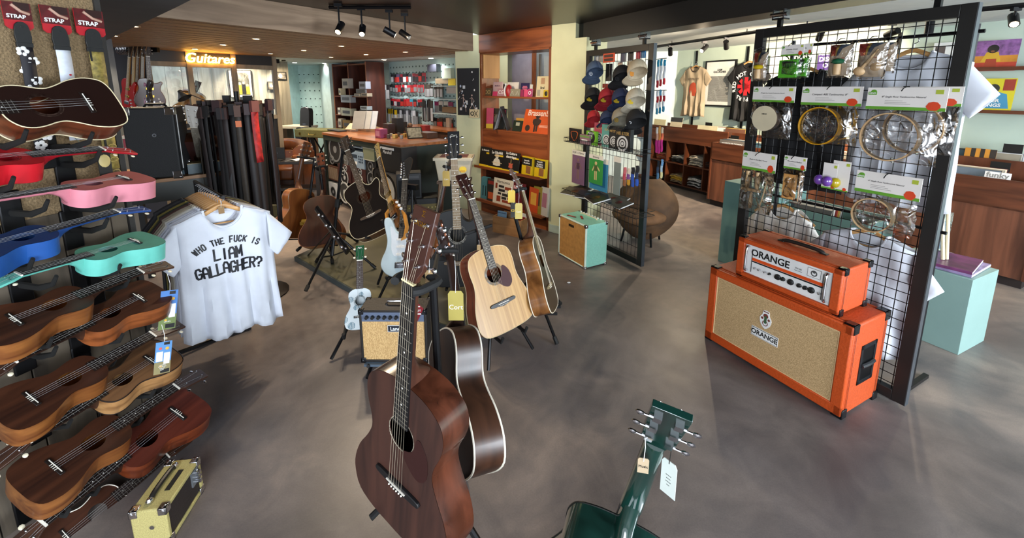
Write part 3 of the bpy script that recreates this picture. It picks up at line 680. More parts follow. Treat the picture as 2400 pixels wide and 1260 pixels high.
# ---- ukulele wall
UK = Fr((-1.5, 1.84), 73)
KOA = dict(side=W('#5a2c14', '#b0682f', (9, 1.8, 22), .3, coat=.2), top=W('#2a1610', '#4a2818', (26, 2.5, 26), .4))
def uke(label, sad, nut, flip, el, out, top, side, neckm=None, size=1., bind=None, btn=None, headm=None, bridge=None, roz=None, fbm=None, Wd=.178, D=.072, tilt=0, **kw):
    """sad/nut: pixel of saddle and nut, both on the rack plane moved out by out"""
    fr = UK.off(out); u0, z0 = fr.uv(*sad); u1, z1 = fr.uv(*nut)
    A = fr.pt(u0, z0); B = fr.pt(u1, z1); sc = .345*size; d = (B-A).normalized()
    n0 = fr.n*cos(radians(el))+V((0, 0, sin(radians(el))))
    M = basis(d, n0, A-d*.078*size)@MX.Translation((0, 0, -.0125*sc/.645))
    print('uke', label[:24], round((B-A).length, 3), 'built', round(sc, 3))
    return guitar('ukulele', label, M, L=.255*size, Wd=Wd*size, D=D*size, scale=(B-A).length if .9 < (B-A).length/sc < 1.12 else sc, ys=.078*size, ns=4, cat='ukulele', frets=14, nw=.037*min(1.1, size), HL=.11*size, HW=.052*size, holer=.028*size,
        top=top, side=side, neckm=neckm, headm=headm, btn=btn or BUTTON_PEARL, bind=bind, bridgem=bridge, roz=roz, fb=fbm, group='ukuleles on the wall rack', **kw)
flat = lambda h: C(h, .45, var=.05, sc=20)
BR1 = W('#26140e', '#452618', (30, 2.5, 30), .38); BS1 = W('#582b13', '#98602f', (12, 2.2, 30), .3, coat=.25); BS2 = W('#4a2412', '#94522a', (12, 2.2, 30), .3, coat=.2)
BNK = W('#2b1912', '#4c3022', (20, 2, 20), .4)
uke('dark brown ukulele with cream binding, topmost on the wall rack', (206, 238), (-250, 262), 0, 34, .05, C('#22120e', .3, coat=.3), W('#3c1d12', '#6e3820', (12, 2.2, 30), .3, coat=.3), neckm=BNK, size=1.28, bind=C('#e0d3ae', .4), bindw=.002, Wd=.165, bridge=C('#1a100d', .4), roz=C('#4a3830', .4), saddlem=C('#f2eee4', .4))
uke('bright red ukulele, second from the top of the rack', (-95, 372), (238, 345), 1, 70, .03, flat('#a80f1c'), flat('#c01422'), neckm=flat('#a01020'), headm=flat('#a01020'), size=1.0, fbm=C('#1c1416', .5), roz=C('#6d1018', .5))
uke('pink ukulele below the red one', (290, 414), (-28, 462), 0, 80, .03, flat('#a85e5e'), flat('#cf8290'), neckm=flat('#c87a88'), size=1.0, fbm=C('#231a1a', .5))
uke('royal blue ukulele below the pink one', (-50, 578), (272, 492), 1, 76, .03, flat('#15305c'), flat('#1d4f96'), neckm=flat('#1d4180'), headm=flat('#1d4180'), size=1.0, fbm=C('#16181f', .5))
uke('turquoise ukulele below the blue one', (316, 562), (45, 638), 0, 79, .03, flat('#4f8f80'), flat('#68c0b2'), neckm=flat('#64b8aa'), headm=flat('#64b8aa'), size=1.0, fbm=C('#1a1f1f', .5))
uke('brown ukulele whose headstock reaches furthest towards the white T-shirt, below the turquoise one', (35, 745), (328, 632), 1, 68, .04, BR1, BS1, neckm=BNK, size=1.1)
uke('dark brown ukulele with a hanging picture card, body near the T-shirt', (325, 695), (33, 838), 0, 68, .03, BR1, BS2, neckm=BNK, size=1.1)
uke('large brown ukulele with its body at the left edge, below the carded one', (75, 930), (357, 781), 1, 66, .05, BR1, BS1, neckm=BNK, size=1.12)
uke('tan ukulele with dark edging under a blue card', (353, 843), (67, 1025), 0, 66, .03, W('#4a3222', '#7a5638', (30, 2.5, 30), .35), W('#7a5230', '#b88a58', (12, 2.2, 30), .3, coat=.2), neckm=BNK, size=1.12, bind=C('#20140f', .4))
uke('big brown ukulele with a ribbed headstock, above the tweed amplifier', (130, 1090), (412, 904), 1, 66, .05, BR1, BS1, neckm=BNK, size=1.22, btn=CHROME)
uke('reddish brown ukulele with its body above the tweed amplifier', (415, 967), (102, 1220), 0, 64, .04, W('#3c1812', '#5e2a1e', (30, 2.5, 30), .35), W('#5a2414', '#8e4424', (12, 2.2, 30), .3, coat=.2), neckm=BNK, size=1.3)
uke('brown ukulele with white binding, lowest on the rack', (158, 1256), (350, 1098), 1, 50, .05, BR1, BS2, neckm=BNK, size=1.0, bind=C('#efe8d8', .4), bindw=.002)
# ================================================================ amplifiers
def fthing(name, label, cat, fr, u, z=0., out=0., turn=0., group=None):
    """thing placed on a vertical plane: local x runs along it, local -y faces the viewer"""
    p = fr.pt(u, z, out); return thing(name, label, cat, M=pose(p, fr.a+radians(turn)), group=group)
def P_(mb, name, mats, par, **k):
    o = mb.build(name, mats, **k); o.parent = par; return o
def corners(root, w, h, d, mat, s=.035, t=.004, which=None):
    for ix, x in enumerate((0, w)):
        for iy, y in enumerate((0, d)):
            for iz, z in enumerate((0, h)):
                if which and (ix, iy, iz) not in which: continue
                sx = 1 if ix == 0 else -1; sy = 1 if iy == 0 else -1; sz = 1 if iz == 0 else -1
                q = MB(); q.box(x-sx*t, x+sx*s, y-sy*t, y+sy*s, z-sz*t, z+sz*.006); q.box(x-sx*t, x+sx*s, y-sy*t, y+sy*.006, z-sz*t, z+sz*s); q.box(x-sx*t, x+sx*.006, y-sy*t, y+sy*s, z-sz*t, z+sz*s)
                q.ball((x+sx*.008, y+sy*.008, z+sz*.008), .014, 0, 8, 6)
                P_(q, 'corner_guard', mat, root, bevel=.003, seg=2)
ORNG = C('#b84818', .55, var=.08, sc=90, bump=.25)
OR = Fr((1.281, 2.561), -63.2)
def orange_cab():
    w, h, d = .79, .50, .341
    r = fthing('speaker_cabinet', 'large orange speaker cabinet with tan grille cloth standing on the floor', 'speaker', OR, 0)
    q = MB(); q.box(0, w, .03, d-.03, .012, h); q.box(.001, w-.001, .006, .0285, .012, h-.001); q.box(.001, w-.001, d-.0285, d, .012, h-.001); P_(q, 'case', ORNG, r, bevel=.012, seg=3)
    b = .05; q = MB()
    for (x0, x1, z0, z1) in ((0, w, h-b, h-.002), (0, w, .012, .012+b*1.1), (.0, b*1.05, .012, h-.002), (w-b*1.05, w, .012, h-.002)): q.box(x0, x1, -.012, .008, z0, z1)
    P_(q, 'front_frame', C('#be4a16', .5, var=.06, sc=90, bump=.2), r, bevel=.006, seg=2)
    q = MB(); q.box(b*1.02, w-b*1.02, -.002, .01, b+.012, h-b+.002); P_(q, 'grille_cloth', WEAVE('#9a7e54', '#cfae80', 420), r)
    q = MB()
    for (a, b_) in (((b*1.1, b+.018), (w-b*1.1, b+.018)), ((w-b*1.1, b+.018), (w-b*1.1, h-b-.004)), ((w-b*1.1, h-b-.004), (b*1.1, h-b-.004)), ((b*1.1, h-b-.004), (b*1.1, b+.018))): q.tube([(a[0], -.004, a[1]), (b_[0], -.004, b_[1])], .003, 6)
    P_(q, 'piping', C('#d9b98a', .5), r)
    q = MB(); q.box(.30, .455, -.005, -.002, .195, .252); q.box(.303, .452, -.0062, -.004, .198, .249, 1); q.box(.3055, .4495, -.0070, -.005, .2005, .2465, 0); bd = P_(q, 'badge', [WHITE, BLACK], r)
    text('ORANGE', .040, BLACK, bd, (.3775, -.0074, .2235), bold=.02, sx=.93)
    q = MB(); q.prism(spl([(.35, .29), (.375, .268), (.40, .29), (.408, .325), (.395, .35), (.39, .375), (.36, .375), (.355, .35), (.342, .325)], 3, True), -.006, -.002, 0, 'y')
    cr = P_(q, 'crest', WHITE, r, smooth=0)
    q = MB(); q.disc(.375, .345, .014, -.0068, -.006); q.box(.36, .39, -.0068, -.006, .367, .372); q.ring(.375, .30, .012, .016, -.0068, -.006); q.disc(.356, .327, .007, -.0068, -.006); q.disc(.394, .327, .007, -.0068, -.006); q.box(.368, .382, -.007, -.006, .30, .345, 1)
    P_(q, 'crest_emblem', [C('#6e3028', .6), C('#3b5a3c', .6)], cr, smooth=0)
    corners(r, w, h, d, C('#121316', .25), .045)
    q = MB(); y0, y1, z0, z1 = .10, .245, .155, .37
    q.box(w, w+.004, y0-.0, y0+.018, z0, z1); q.box(w, w+.004, y1-.018, y1, z0, z1); q.box(w, w+.004, y0, y1, z0, z0+.02); q.box(w, w+.004, y0, y1, z1-.02, z1); q.box(w+.0005, w+.0015, y0+.01, y1-.01, z0+.01, z1-.01, 1)
    q.tube([(w+.006, y0+.015, .258), (w+.010, (y0+y1)/2, .258), (w+.006, y1-.015, .258)], .011, 8, 2)
    P_(q, 'handle', [C('#16171a', .35), C('#08080a', .3), C('#2a2b2e', .3)], r, bevel=.002)
    q = MB()
    for y in (.032, d-.032): q.box(w+.0004, w+.0012, y-.001, y+.001, .02, h-.01)
    P_(q, 'seam', C('#6b2a10', .7), r)
    for x in (.05, w-.1):
        for y in (.04, d-.08): q = MB(); q.box(x, x+.05, y, y+.04, 0, .013); P_(q, 'foot', RUBBER, r)
    return r
orange_cab()
HD = OR.off(-.035)
def orange_head():
    u0, _ = HD.uv(1729, 624); w, h, d, Z = .555, .245, .255, .502
    print('head', u0, HD.uv(1737, 546), HD.uv(1970, 616), HD.uv(1960, 717))
    r = fthing('guitar_amplifier', 'orange amplifier head standing on the large orange cabinet', 'amplifier', HD, u0, Z)
    q = MB(); q.box(0, w, .02, d-.035, .008, h); q.box(.001, w-.001, .0, .0185, .008, h-.001); q.box(.001, w-.001, d-.0335, d, .008, h-.001); P_(q, 'case', ORNG, r, bevel=.010, seg=3)
    q = MB()
    for (x0, x1, z0, z1) in ((0, w, h-.032, h-.002), (0, w, .008, .036), (.0, .045, .008, h-.002), (w-.045, w, .008, h-.002)): q.box(x0, x1, -.02, .0, z0, z1)
    P_(q, 'front_frame', C('#be4a16', .5, var=.06, sc=90, bump=.2), r, bevel=.006, seg=2)
    q = MB(); q.box(.045, w-.045, -.006, .002, .036, h-.032); fp = P_(q, 'control_panel', C('#e4e4e2', .3), r)
    q = MB(); q.box(.085, w-.085, -.0072, -.005, .122, .140, 0); q.box(.085, w-.085, -.0072, -.005, .113, .1205, 1); q.box(.085, .09, -.0072, -.005, .05, .19, 2); q.box(w-.09, w-.085, -.0072, -.005, .05, .19, 2); q.box(w-.165, w-.1, -.0072, -.006, .152, .2, 2); q.box(w-.163, w-.102, -.0078, -.006, .154, .198, 3); q.ring(w-.1325, .175, .010, .016, -.0084, -.007, 2, 16); q.disc(w-.1325, .183, .008, -.0084, -.007, 2, 10)
    P_(q, 'panel_markings', [C('#d8501c', .4), BLACK, C('#555555', .5), WHITE], fp, smooth=0)
    text('ORANGE', .056, BLACK, fp, (.19, -.0076, .17), bold=.022, sx=.95); text('TH 30', .013, C('#444444', .5), fp, (.345, -.0076, .17)); text('Twin Channel', .007, C('#777777', .5), fp, (.345, -.0076, .158))
    for i, (x, s) in enumerate(((.115, .005), (.14, .006), (.175, .005), (.20, .007), (.245, .016), (.275, .011), (.315, .016), (.36, .011), (.39, .011), (.42, .016), (.46, .006))):
        z = .082; q = MB(); q.lathe([(s*1.05, 0), (s, .006), (s*.75, .008), (s*.7, .016), (0.001, .017)], 14, 0, MX.Translation((x, -.006, z))@MX.Rotation(pi/2, 4, 'X')); P_(q, 'control_knob', BLACK if s > .0065 else CHROME, r)
    for x in (.065, w-.065):
        q = MB(); q.tube(spl([(x, -.006, .055), (x, -.03, .06), (x, -.034, .12), (x, -.03, .195), (x, -.006, .20)], 3), .0065, 10); P_(q, 'guard_bar', CHROME, r)
    q = MB(); q.tube(spl([(.17, d*.5, h), (.19, d*.5, h+.012), (.28, d*.5, h+.016), (.37, d*.5, h+.012), (.39, d*.5, h)], 3), .011, 8, flat=1.); q.box(.15, .185, d*.5-.014, d*.5+.014, h, h+.006); q.box(.375, .41, d*.5-.014, d*.5+.014, h, h+.006)
    P_(q, 'handle', C('#1a1511', .5), r, bevel=.002)
    q = MB()
    for y in (.0195, d-.0345): q.box(w+.0004, w+.0012, y-.001, y+.001, .012, h-.008)
    P_(q, 'seam', C('#30201a', .7), r)
    corners(r, w, h, d, C('#121316', .25), .032)
    for x in (.06, w-.08):
        for y in (.03, d-.06): q = MB(); q.lathe([(.014, 0), (.014, .01)], 10, 0, MX.Translation((x, y, 0))); P_(q, 'foot', RUBBER, r)
orange_head()
def combo(name, label, cat, fr, u, z, w, h, d, case, grille, front=None, cm=None, border=.02, ctrl=None, ctrlm=None, logo=None, logopos=None, logom=None, turn=0., panel_text=None, feet=True, handle=None, out=0., knobs=8, piping=None, pl_back=False):
    r = fthing(name, label, cat, fr, u, z, out, turn)
    q = MB(); q.box(0, w, .012, d, .012 if feet else 0, h); P_(q, 'case', case, r, bevel=.006, seg=2)
    b = border; z0 = .012 if feet else 0; q = MB()
    for (x0, x1, a, c) in ((0, w, h-b, h), (0, w, z0, z0+b), (0, b, z0, h), (w-b, w, z0, h)): q.box(x0, x1, 0, .02, a, c)
    P_(q, 'front_frame', front or case, r, bevel=.004)
    top = h-b-(ctrl or 0)
    q = MB(); q.box(b, w-b, .006, .013, z0+b, top); P_(q, 'grille_cloth', grille, r)
    if piping:
        q = MB(); q.tube([(b, .003, z0+b), (w-b, .003, z0+b), (w-b, .003, top), (b, .003, top), (b, .003, z0+b)], .002, 6); P_(q, 'piping', piping, r)
    if ctrl:
        q = MB(); q.box(b, w-b, .003, .012, top, h-b); P_(q, 'control_panel', ctrlm or BLACK, r)
        for k in range(knobs):
            x = b+.03+(w-2*b-.06)*k/max(1, knobs-1)*.8; s = min(.011, ctrl*.28)
            q = MB(); q.lathe([(s, 0), (s*.85, .008), (s*.8, .016), (.001, .0165)], 12, 0, MX.Translation((x, .003, top+ctrl*.5))@MX.Rotation(pi/2, 4, 'X')); P_(q, 'control_knob', BLACK, r)
    if logo:
        text(logo[0], logo[1], logom or WHITE, r, (logopos[0], -.001 if not ctrl else .0015, logopos[1]), shear=logo[2] if len(logo) > 2 else 0, bold=logo[3] if len(logo) > 3 else .01)
    if cm: corners(r, w, h, d, cm, .026, .003)
    if feet:
        for x in (.03, w-.05):
            for y in (.03, d-.05): q = MB(); q.box(x, x+.02, y, y+.02, 0, .013); P_(q, 'foot', RUBBER, r)
    if handle:
        hc = w/2; hw = handle; q = MB(); q.tube(spl([(hc-hw/2, d*.5, h), (hc-hw/2+.012, d*.5, h+.014), (hc, d*.5, h+.02), (hc+hw/2-.012, d*.5, h+.014), (hc+hw/2, d*.5, h)], 3), .009, 8); q.box(hc-hw/2-.02, hc-hw/2+.01, d*.5-.01, d*.5+.01, h, h+.005, 1); q.box(hc+hw/2-.01, hc+hw/2+.02, d*.5-.01, d*.5+.01, h, h+.005, 1); P_(q, 'handle', [BLACK, CHROME], r)
    return r
# ---- small practice combo on its tilted stand, behind the mahogany guitar's neck
p0 = PF(848, 850, .07); LN = Fr((p0.x, p0.y), 0)
lw = LN.uv(1003, 850)[0]; lh = LN.uv(850, 732)[1]-.06
print('laney', p0, lw, lh)
r = combo('guitar_combo', 'small tan-grilled guitar combo on a tilting stand, behind the mahogany guitar', 'amplifier', LN, 0, .075, lw, .32, .15, C('#1f1a17', .6, bump=.2, sc=90), WEAVE('#b08a58', '#d8b47c', 300), border=.014, ctrl=.055, ctrlm=C('#5f6a80', .35), knobs=8, cm=C('#17181c', .3), feet=False)
q = MB(); q.box(lw*.42, lw*.42+.10, -.003, .004, .19, .23); q.box(lw*.42+.003, lw*.42+.097, -.004, 0, .193, .227, 1); bd = P_(q, 'badge', [WHITE, C('#1c2230', .4)], r); text('Laney', .03, WHITE, bd, (lw*.42+.05, -.0045, .21), bold=.02)
q = MB(); q.tube([(.36*lw, .07, .32), (.38*lw, .07, .34), (.6*lw, .07, .34), (.62*lw, .07, .32)], .007, 8); P_(q, 'handle', CHROME, r)
q = MB(); q.prism([(lw*.86, .25), (lw*.97, .335), (lw*.82, .395), (lw*.70, .31)], -.008, -.006, 0, 'y'); wt = tag(q.build('warranty_card', C('#7c1420', .45)), 'dark red warranty card with a cross leaning on the small tan-grilled combo', 'card'); wt.matrix_basis = r.matrix_basis.copy()@MX.Translation((0, 0, 0))
q = MB()
for (a, b_, wd) in (((.72, .312), (.95, .333), .006), ((.83, .255), (.83, .39), .0)): pass
q.box(lw*.74, lw*.92, -.0088, -.008, .345, .352); q.box(lw*.835, lw*.85, -.0088, -.008, .275, .38); q.box(lw*.74, lw*.80, -.0088, -.008, .325, .333); q.box(lw*.87, lw*.93, -.0088, -.008, .30, .308)
c_ = q.build('cross', C('#e6d8d4', .5)); c_.parent = wt
text('WARRANTY', .016, WHITE, wt, (lw*.835, -.0092, .318), rot=(pi/2, radians(-12), 0), bold=.03, sx=.8)
st = fthing('amplifier_stand', 'low black stand under the small tan-grilled combo', 'stand', LN, 0)
for x in (.12*lw, .8*lw): q = MB(); q.tube([(x, -.03, .07), (x, .06, .04), (x, .2, .07)], .01, 6); q.tube([(x, -.05, .01), (x, .06, .05), (x, .2, .01)], .011, 6); P_(q, 'side_frame', BLKMETAL, st)
q = MB(); q.box(.05*lw, .9*lw, -.02, .02, .06, .074); P_(q, 'cross_bar', C('#52606e', .4), st)
# ---- mint combo at the foot of the cap grid
pm = PF(1370, 632); pl_ = PF(1308, 596); MT = Fr((pl_.x, pl_.y), math.degrees(atan2((pm-pl_).y, (pm-pl_).x)))
mw = (pm-pl_).length; mh = MT.uv(1370, 528)[1]; print('mint', mw, mh)
MINT = C('#92d4c0', .5, var=.04, sc=60, bump=.15)
r = combo('guitar_combo', 'mint green combo with an amber grille at the foot of the cap grid', 'amplifier', MT, 0, 0, mw, mh, .255, MINT, C('#b88444', .7, var=.1, sc=30), border=.012, cm=CHROME, feet=True, front=C('#d9ead8', .5), turn=0)
q = MB(); q.box(mw*.38, mw*.56, .001, .006, mh*.83, mh*.88); bd = P_(q, 'badge', BLACK, r); text('Laney', .02, GOLD, bd, (mw*.47, .0005, mh*.855))
q = MB(); q.tube([(mw*.2, .2, mh), (mw*.25, .2, mh+.012), (mw*.75, .2, mh+.012), (mw*.8, .2, mh)], .006, 6); P_(q, 'handle', CREAM, r)
for k in range(8): q = MB(); q.lathe([(.009, 0), (.008, .012), (.001, .013)], 8, 0, MX.Translation((mw*(.12+.1*k), .235, mh))); P_(q, 'control_knob', WHITE, r)
for k, (dx, dy, a) in enumerate(((.12, .06, .3), (.2, .12, -.5))):
    q = MB(); q.box(-.05, .05, -.01, .01, 0, .004); q.box(-.03, .03, -.006, .006, .004, .0065, 1); o = tag(q.build('wristband', [C('#6a3320', .6), C('#c0392b', .6)], bevel=.002), ('front' if k == 0 else 'rear')+' brown wristband lying on the mint combo', 'wristband'); o.matrix_basis = pose(MT.pt(dx, mh+.002, -dy), MT.a+a)
# ---- tweed mini amplifier bottom left
pa, pb, pd_ = PF(387, 1191, .15), PF(466, 1074, .15), PF(307, 1194, .15); TW = Fr((pa.x, pa.y), math.degrees(atan2((pb-pa).y, (pb-pa).x)))
tw = (pb-pa).length*1.03; th = .15; td = (pd_-pa).length; print('tweed', tw, td); TWEED = C('#b0a468', .75, var=.12, sc=260, bump=.3)
r = combo('guitar_combo', 'small tweed amplifier with a black handle below the ukuleles', 'amplifier', TW, 0, 0, tw, th, td, TWEED, C('#241a17', .7, bump=.3, sc=300), border=.016, cm=CHROME, feet=False, handle=None)
q = MB(); q.tube(spl([(tw*.18, td*.6, th), (tw*.25, td*.6, th+.012), (tw*.5, td*.6, th+.015), (tw*.75, td*.6, th+.012), (tw*.82, td*.6, th)], 3), .009, 8); q.ball((tw*.16, td*.6, th+.004), .013, 1, 8, 5); q.ball((tw*.84, td*.6, th+.004), .013, 1, 8, 5); P_(q, 'handle', [BLACK, CHROME], r)
q = MB(); q.box(tw*.35, tw*.75, td*.25, td*.4, th, th+.002); P_(q, 'control_panel', BLACK, r)
q = MB(); q.box(tw+.001, tw+.003, .01, .04, .05, .13); P_(q, 'side_plate', C('#6a7480', .3), r)
q = MB(); q.box(tw*.72, tw-.018, .0, .006, th-.08, th-.018); P_(q, 'control_plate', C('#8a9096', .3, .5), r)
for k in range(3): q = MB(); q.lathe([(.009, 0), (.008, .014), (.001, .015)], 10, 0, MX.Translation((tw*.85, .0, th-.035-.02*k))@MX.Rotation(pi/2, 4, 'X')); P_(q, 'control_knob', CHROME, r)
q = MB(); q.disc(0, 0, .008, -.003, 0, 0, 12, MX.Translation((0, .05, .08))@MX.Rotation(-pi/2, 4, 'Z')); P_(q, 'strap_button', CHROME, r)
# ================================================================ the two sliding grids
GR = C('#2c2b2a', .4, .5); 
def grid_panel(label, fr, w, zt, dv, dh, z0=.03, pw=.055, edge=C('#5b6168', .35, .6)):
    r = fthing('sliding_grid', label, 'display grid', fr, 0, 0)
    for nm, (x0, x1, a, b) in (('side_post', (0, pw, z0, zt)), ('side_post', (w-pw, w, z0, zt)), ('top_rail', (pw, w-pw, zt-pw, zt)), ('bottom_rail', (pw, w-pw, z0, z0+pw))):
        q = MB(); q.box(x0, x1, -.02, .02, a, b); P_(q, nm, GR, r, bevel=.002)
    q = MB(); q.box(w, w+.002, -.018, .018, z0, zt); P_(q, 'edge_strip', edge, r)
    q = MB(); x = pw+dv*.6
    while x < w-pw: q.tube([(x, 0, z0+pw), (x, 0, zt-pw)], .0022, 5); x += dv
    z = z0+pw+dh*.5
    while z < zt-pw: q.tube([(pw, -.004, z), (w-pw, -.004, z)], .0022, 5); z += dh
    P_(q, 'wire_mesh', WIRE, r)
    for x in (w*.14, w*.86):
        q = MB(); q.box(x-.012, x+.012, -.012, .012, zt, zt+.05); q.box(x-.035, x+.035, -.03, .03, zt+.04, zt+.05); q.box(x-.035, x-.028, -.03, .03, zt+.05, zt+.10, 1); q.box(x+.028, x+.035, -.03, .03, zt+.05, zt+.10, 1); q.tube([(x-.05, -.02, zt+.07), (x+.05, -.02, zt+.07)], .012, 8, 1); P_(q, 'roller_hanger', [BLKMETAL, CHROME], r)
    return r
RG = Fr((1.557, 2.802), -62.7); MG = Fr((.76, 4.40), -61.5)
grid_panel('tall black wire grid hung with percussion packs, beside the orange cabinet', RG, .995, 1.985, .047, .05)
grid_panel('black wire grid hung with caps and games beside the pale pillar', MG, .885, 1.985, .05, .2)
for (u, lab) in ((.5, 'round base'),):
    pass
# ================================================================ percussion packs on the tall grid
CARD = C('#e2dcd6', .5, var=.03); GREENS = C('#5f9a2c', .5); REDS = C('#d0431f', .5); LIME = C('#a8b53a', .5)
PWOOD = W('#b08a60', '#cfae82', (20, 20, 3), .45)
def bag_mesh(w, z0, z1, dep=.03, seed=0):
    r = random.Random(seed); q = MB(); nz, nx = 9, 8
    jig = [[(r.uniform(-1, 1), r.uniform(-1, 1)) for _ in range(nx+1)] for _ in range(nz+1)]
    for sgn in (-1, 1):
        def f(u, v, s=sgn):
            i, j = int(round(u*nx)), int(round(v*nz)); a = jig[j][i]
            e = 1-abs(2*u-1)**4; b = min(1, (1-v)*3)*min(1, v*4+.1)
            return ((u-.5)*w*(1.0+.04*a[0]*(1 if v < .9 else 0)), s*(dep*.5*e*b+.004*a[1]*e), z0+(z1-z0)*v)
        q.grid(f, nx, nz, 0, flip=(sgn > 0))
    return q
def pack(label, fr, hdr, zb, out, body_text, content, seed=0, bw=1.0, kid=False, hook=True, dep=.05, alpha=.10):
    (x0, y0, x1, y1) = hdr; u0, zt = fr.uv(x0, y0); u1, _ = fr.uv(x1, y0); _, z1 = fr.uv(x0, y1)
    _, z0 = fr.uv((x0+x1)/2, zb); w = u1-u0; h = zt-z1
    r = fthing('percussion_pack', label, 'percussion pack', fr, (u0+u1)/2, 0, out, group='percussion packs on the tall grid')
    if not kid:
        q = MB(); q.box(-w/2, w/2, -.002, .002, z1, zt)
        q.box(-w/2, w/2, -.0028, -.002, z1, z1+h*.14, 1); q.prism([(w*.37, z1+h*.02), (w*.40, z1+h*.02), (w*.44, z1+h*.15), (w*.44, z1+h*.25), (w*.40, z1+h*.38), (w*.35, z1+h*.40), (w*.30, z1+h*.36), (w*.27, z1+h*.2), (w*.29, z1+h*.08), (w*.33, z1+h*.02)], -.0034, -.002, 2, 'y')
        q.box(w*.36, w*.45, -.003, -.002, zt-h*.28, zt-h*.1, 3); q.ball((-w*.42+.002, -.0022, zt-h*.19), h*.12, 1, 10, 6, (1, .1, .8)); q.box(-w*.485, -w*.37, -.0034, -.002, zt-h*.33, zt-h*.2, 1)
        c = P_(q, 'header_card', [CARD, GREENS, REDS, LIME], r, smooth=0)
        text('NINO', h*.10, WHITE, c, (-w*.4275, -.0038, zt-h*.265), bold=.02)
        text(body_text, min(h*.17, w*1.25/max(8, len(body_text))), C('#4a4444', .5), c, (-.02*w, -.0030, zt-h*.42), shear=.25)
        q = MB()
        for k in range(3): q.box(-.25*w, (-.02+.05*k)*w, -.0026, -.002, zt-h*(.60+.07*k), zt-h*(.585+.07*k))
        P_(q, 'small_print', C('#8a8480', .5), c, smooth=0)
    else:
        q = MB(); zc = zt-(zt-z0)*.12; q.box(-w*.42, w*.42, -.001, .001, z0+.01, zc); 
        hh = zc-z0
        q.prism(spl([(-w*.42, zc), (-w*.12, zc), (-w*.2, zc-hh*.15), (-w*.2, zc-hh*.33), (-w*.36, zc-hh*.34), (-w*.42, zc-hh*.2)], 1), -.0018, -.001, 1, 'y')
        q.prism([(-w*.12, zc), (-w*.02, zc), (-w*.12, zc-hh*.15), (-w*.16, zc-hh*.33), (-w*.2, zc-hh*.33), (-w*.2, zc-hh*.15)], -.0018, -.001, 2, 'y')
        q.prism([(-w*.02, zc), (w*.42, zc), (w*.05, zc-hh*.12), (-w*.08, zc-hh*.33), (-w*.16, zc-hh*.33), (-w*.12, zc-hh*.15)], -.0018, -.001, 3, 'y')
        c = P_(q, 'picture_card', [C('#c3ad92', .6), C('#b33a2c', .6), C('#cfa24a', .6), C('#454f5c', .6)], r, smooth=0)
        text('kids', h*.5 if h < .03 else .022, C('#b33a2c', .6), c, (w*.12, -.002, zc-hh*.4), shear=.2)
    content(r, w, z0, z1 if not kid else zt, h)
    bg = bag_mesh(w*bw*.98, z0, (z1+.003) if not kid else zt, dep, seed); P_(bg, 'clear_bag', BAG(alpha), r, smooth=20)
    if hook:
        q = MB(); zz = zt-h*.15 if not kid else zt-.012
        q.tube([(0, out+.0, zz+.02), (0, -.03, zz+.012), (0, -.045, zz+.0)], .0022, 6); q.tube([(-.012, out, zz+.02), (.012, out, zz+.02)], .002, 6)
        hk = fthing('display_hook', 'black wire hook of '+label.split(' on the tall')[0].split(',')[0].replace('percussion pack with ', 'the pack with '), 'hook', fr, (u0+u1)/2, 0, out, group='hooks on the tall grid'); P_(q, 'wire', WIRE, hk)
    return r
def jingle_ring(cx, cz, R_, mat, dy=0, th=.04, n=7, gap=None):
    def f(r, w, z0, z1, h):
        c = (cx*w, z0+(z1-z0)*cz); q = MB(); q.ring(c[0], c[1], R_-.006, R_, dy-th/2, dy+th/2, 0, 40); o = P_(q, 'tambourine_frame', mat, r, smooth=50, bevel=.001)
        for k in range(n):
            a = 2*pi*(k+.5)/n; 
            M_ = MX.Translation((c[0]+(R_-.004)*cos(a), dy, c[1]+(R_-.004)*sin(a)))@MX.Rotation(-a, 4, 'Y')
            for s in (-.002, .002): q = MB(); q.lathe([(.002, s), (.013, s+.0005), (.015, s+.001), (.002, s+.0012)], 12, 0, M_); j = P_(q, 'jingle', C('#b9b4a8', .2, .9, 0), r)
    return f
def drum(r, w, z0, z1, h):
    c = (-.08*w, z0+(z1-z0)*.55); R_ = w*.30; q = MB(); q.disc(c[0], c[1], R_, -.035, -.03, 0, 32); q.ring(c[0], c[1], R_-.005, R_, -.032, .01, 1, 32); P_(q, 'drum_head', [C('#cfc2a4', .5), C('#5c4a3c', .5)], r)
    text('NINO', .012, BLACK, r, (c[0], -.036, c[1]+R_*.35), bold=.02)
    for k in range(4):
        a = -.6+k*1.2; q = MB(); q.lathe([(.002, 0), (.012, .001), (.002, .002)], 10, 0, MX.Translation((c[0]+R_*cos(a), -.012, c[1]+R_*sin(a)))@MX.Rotation(pi/2-a, 4, 'Y')); P_(q, 'jingle', STEEL, r)
PK = RG.off(.055)
pack('percussion pack with a small round skin drum on the tall grid', PK, (1767, 203, 1866, 238), 325, 0, '8" Single Row Headed Tambourine Natural', drum, 1)
pack('percussion pack with a yellow tambourine, centre of the tall grid', PK, (1882, 203, 2025, 245), 338, 0, 'Compact ABS Tambourine, 8"', jingle_ring(-.12, .45, .105, C('#c78d12', .35)), 2)
pack('second wooden tambourine pack, half hidden behind the largest one on the tall grid', PK.off(-.03), (2082, 203, 2262, 245), 360, 0, '8" Single Row Tambourine Natural', jingle_ring(-.05, .5, .115, PWOOD), 3, hook=False)
pack('percussion pack with the largest wooden tambourine, beside the right post of the tall grid', PK.off(.015), (2036, 205, 2226, 255), 385, 0, '8" Single Row Tambourine Natural', jingle_ring(-.12, .48, .118, PWOOD), 4)
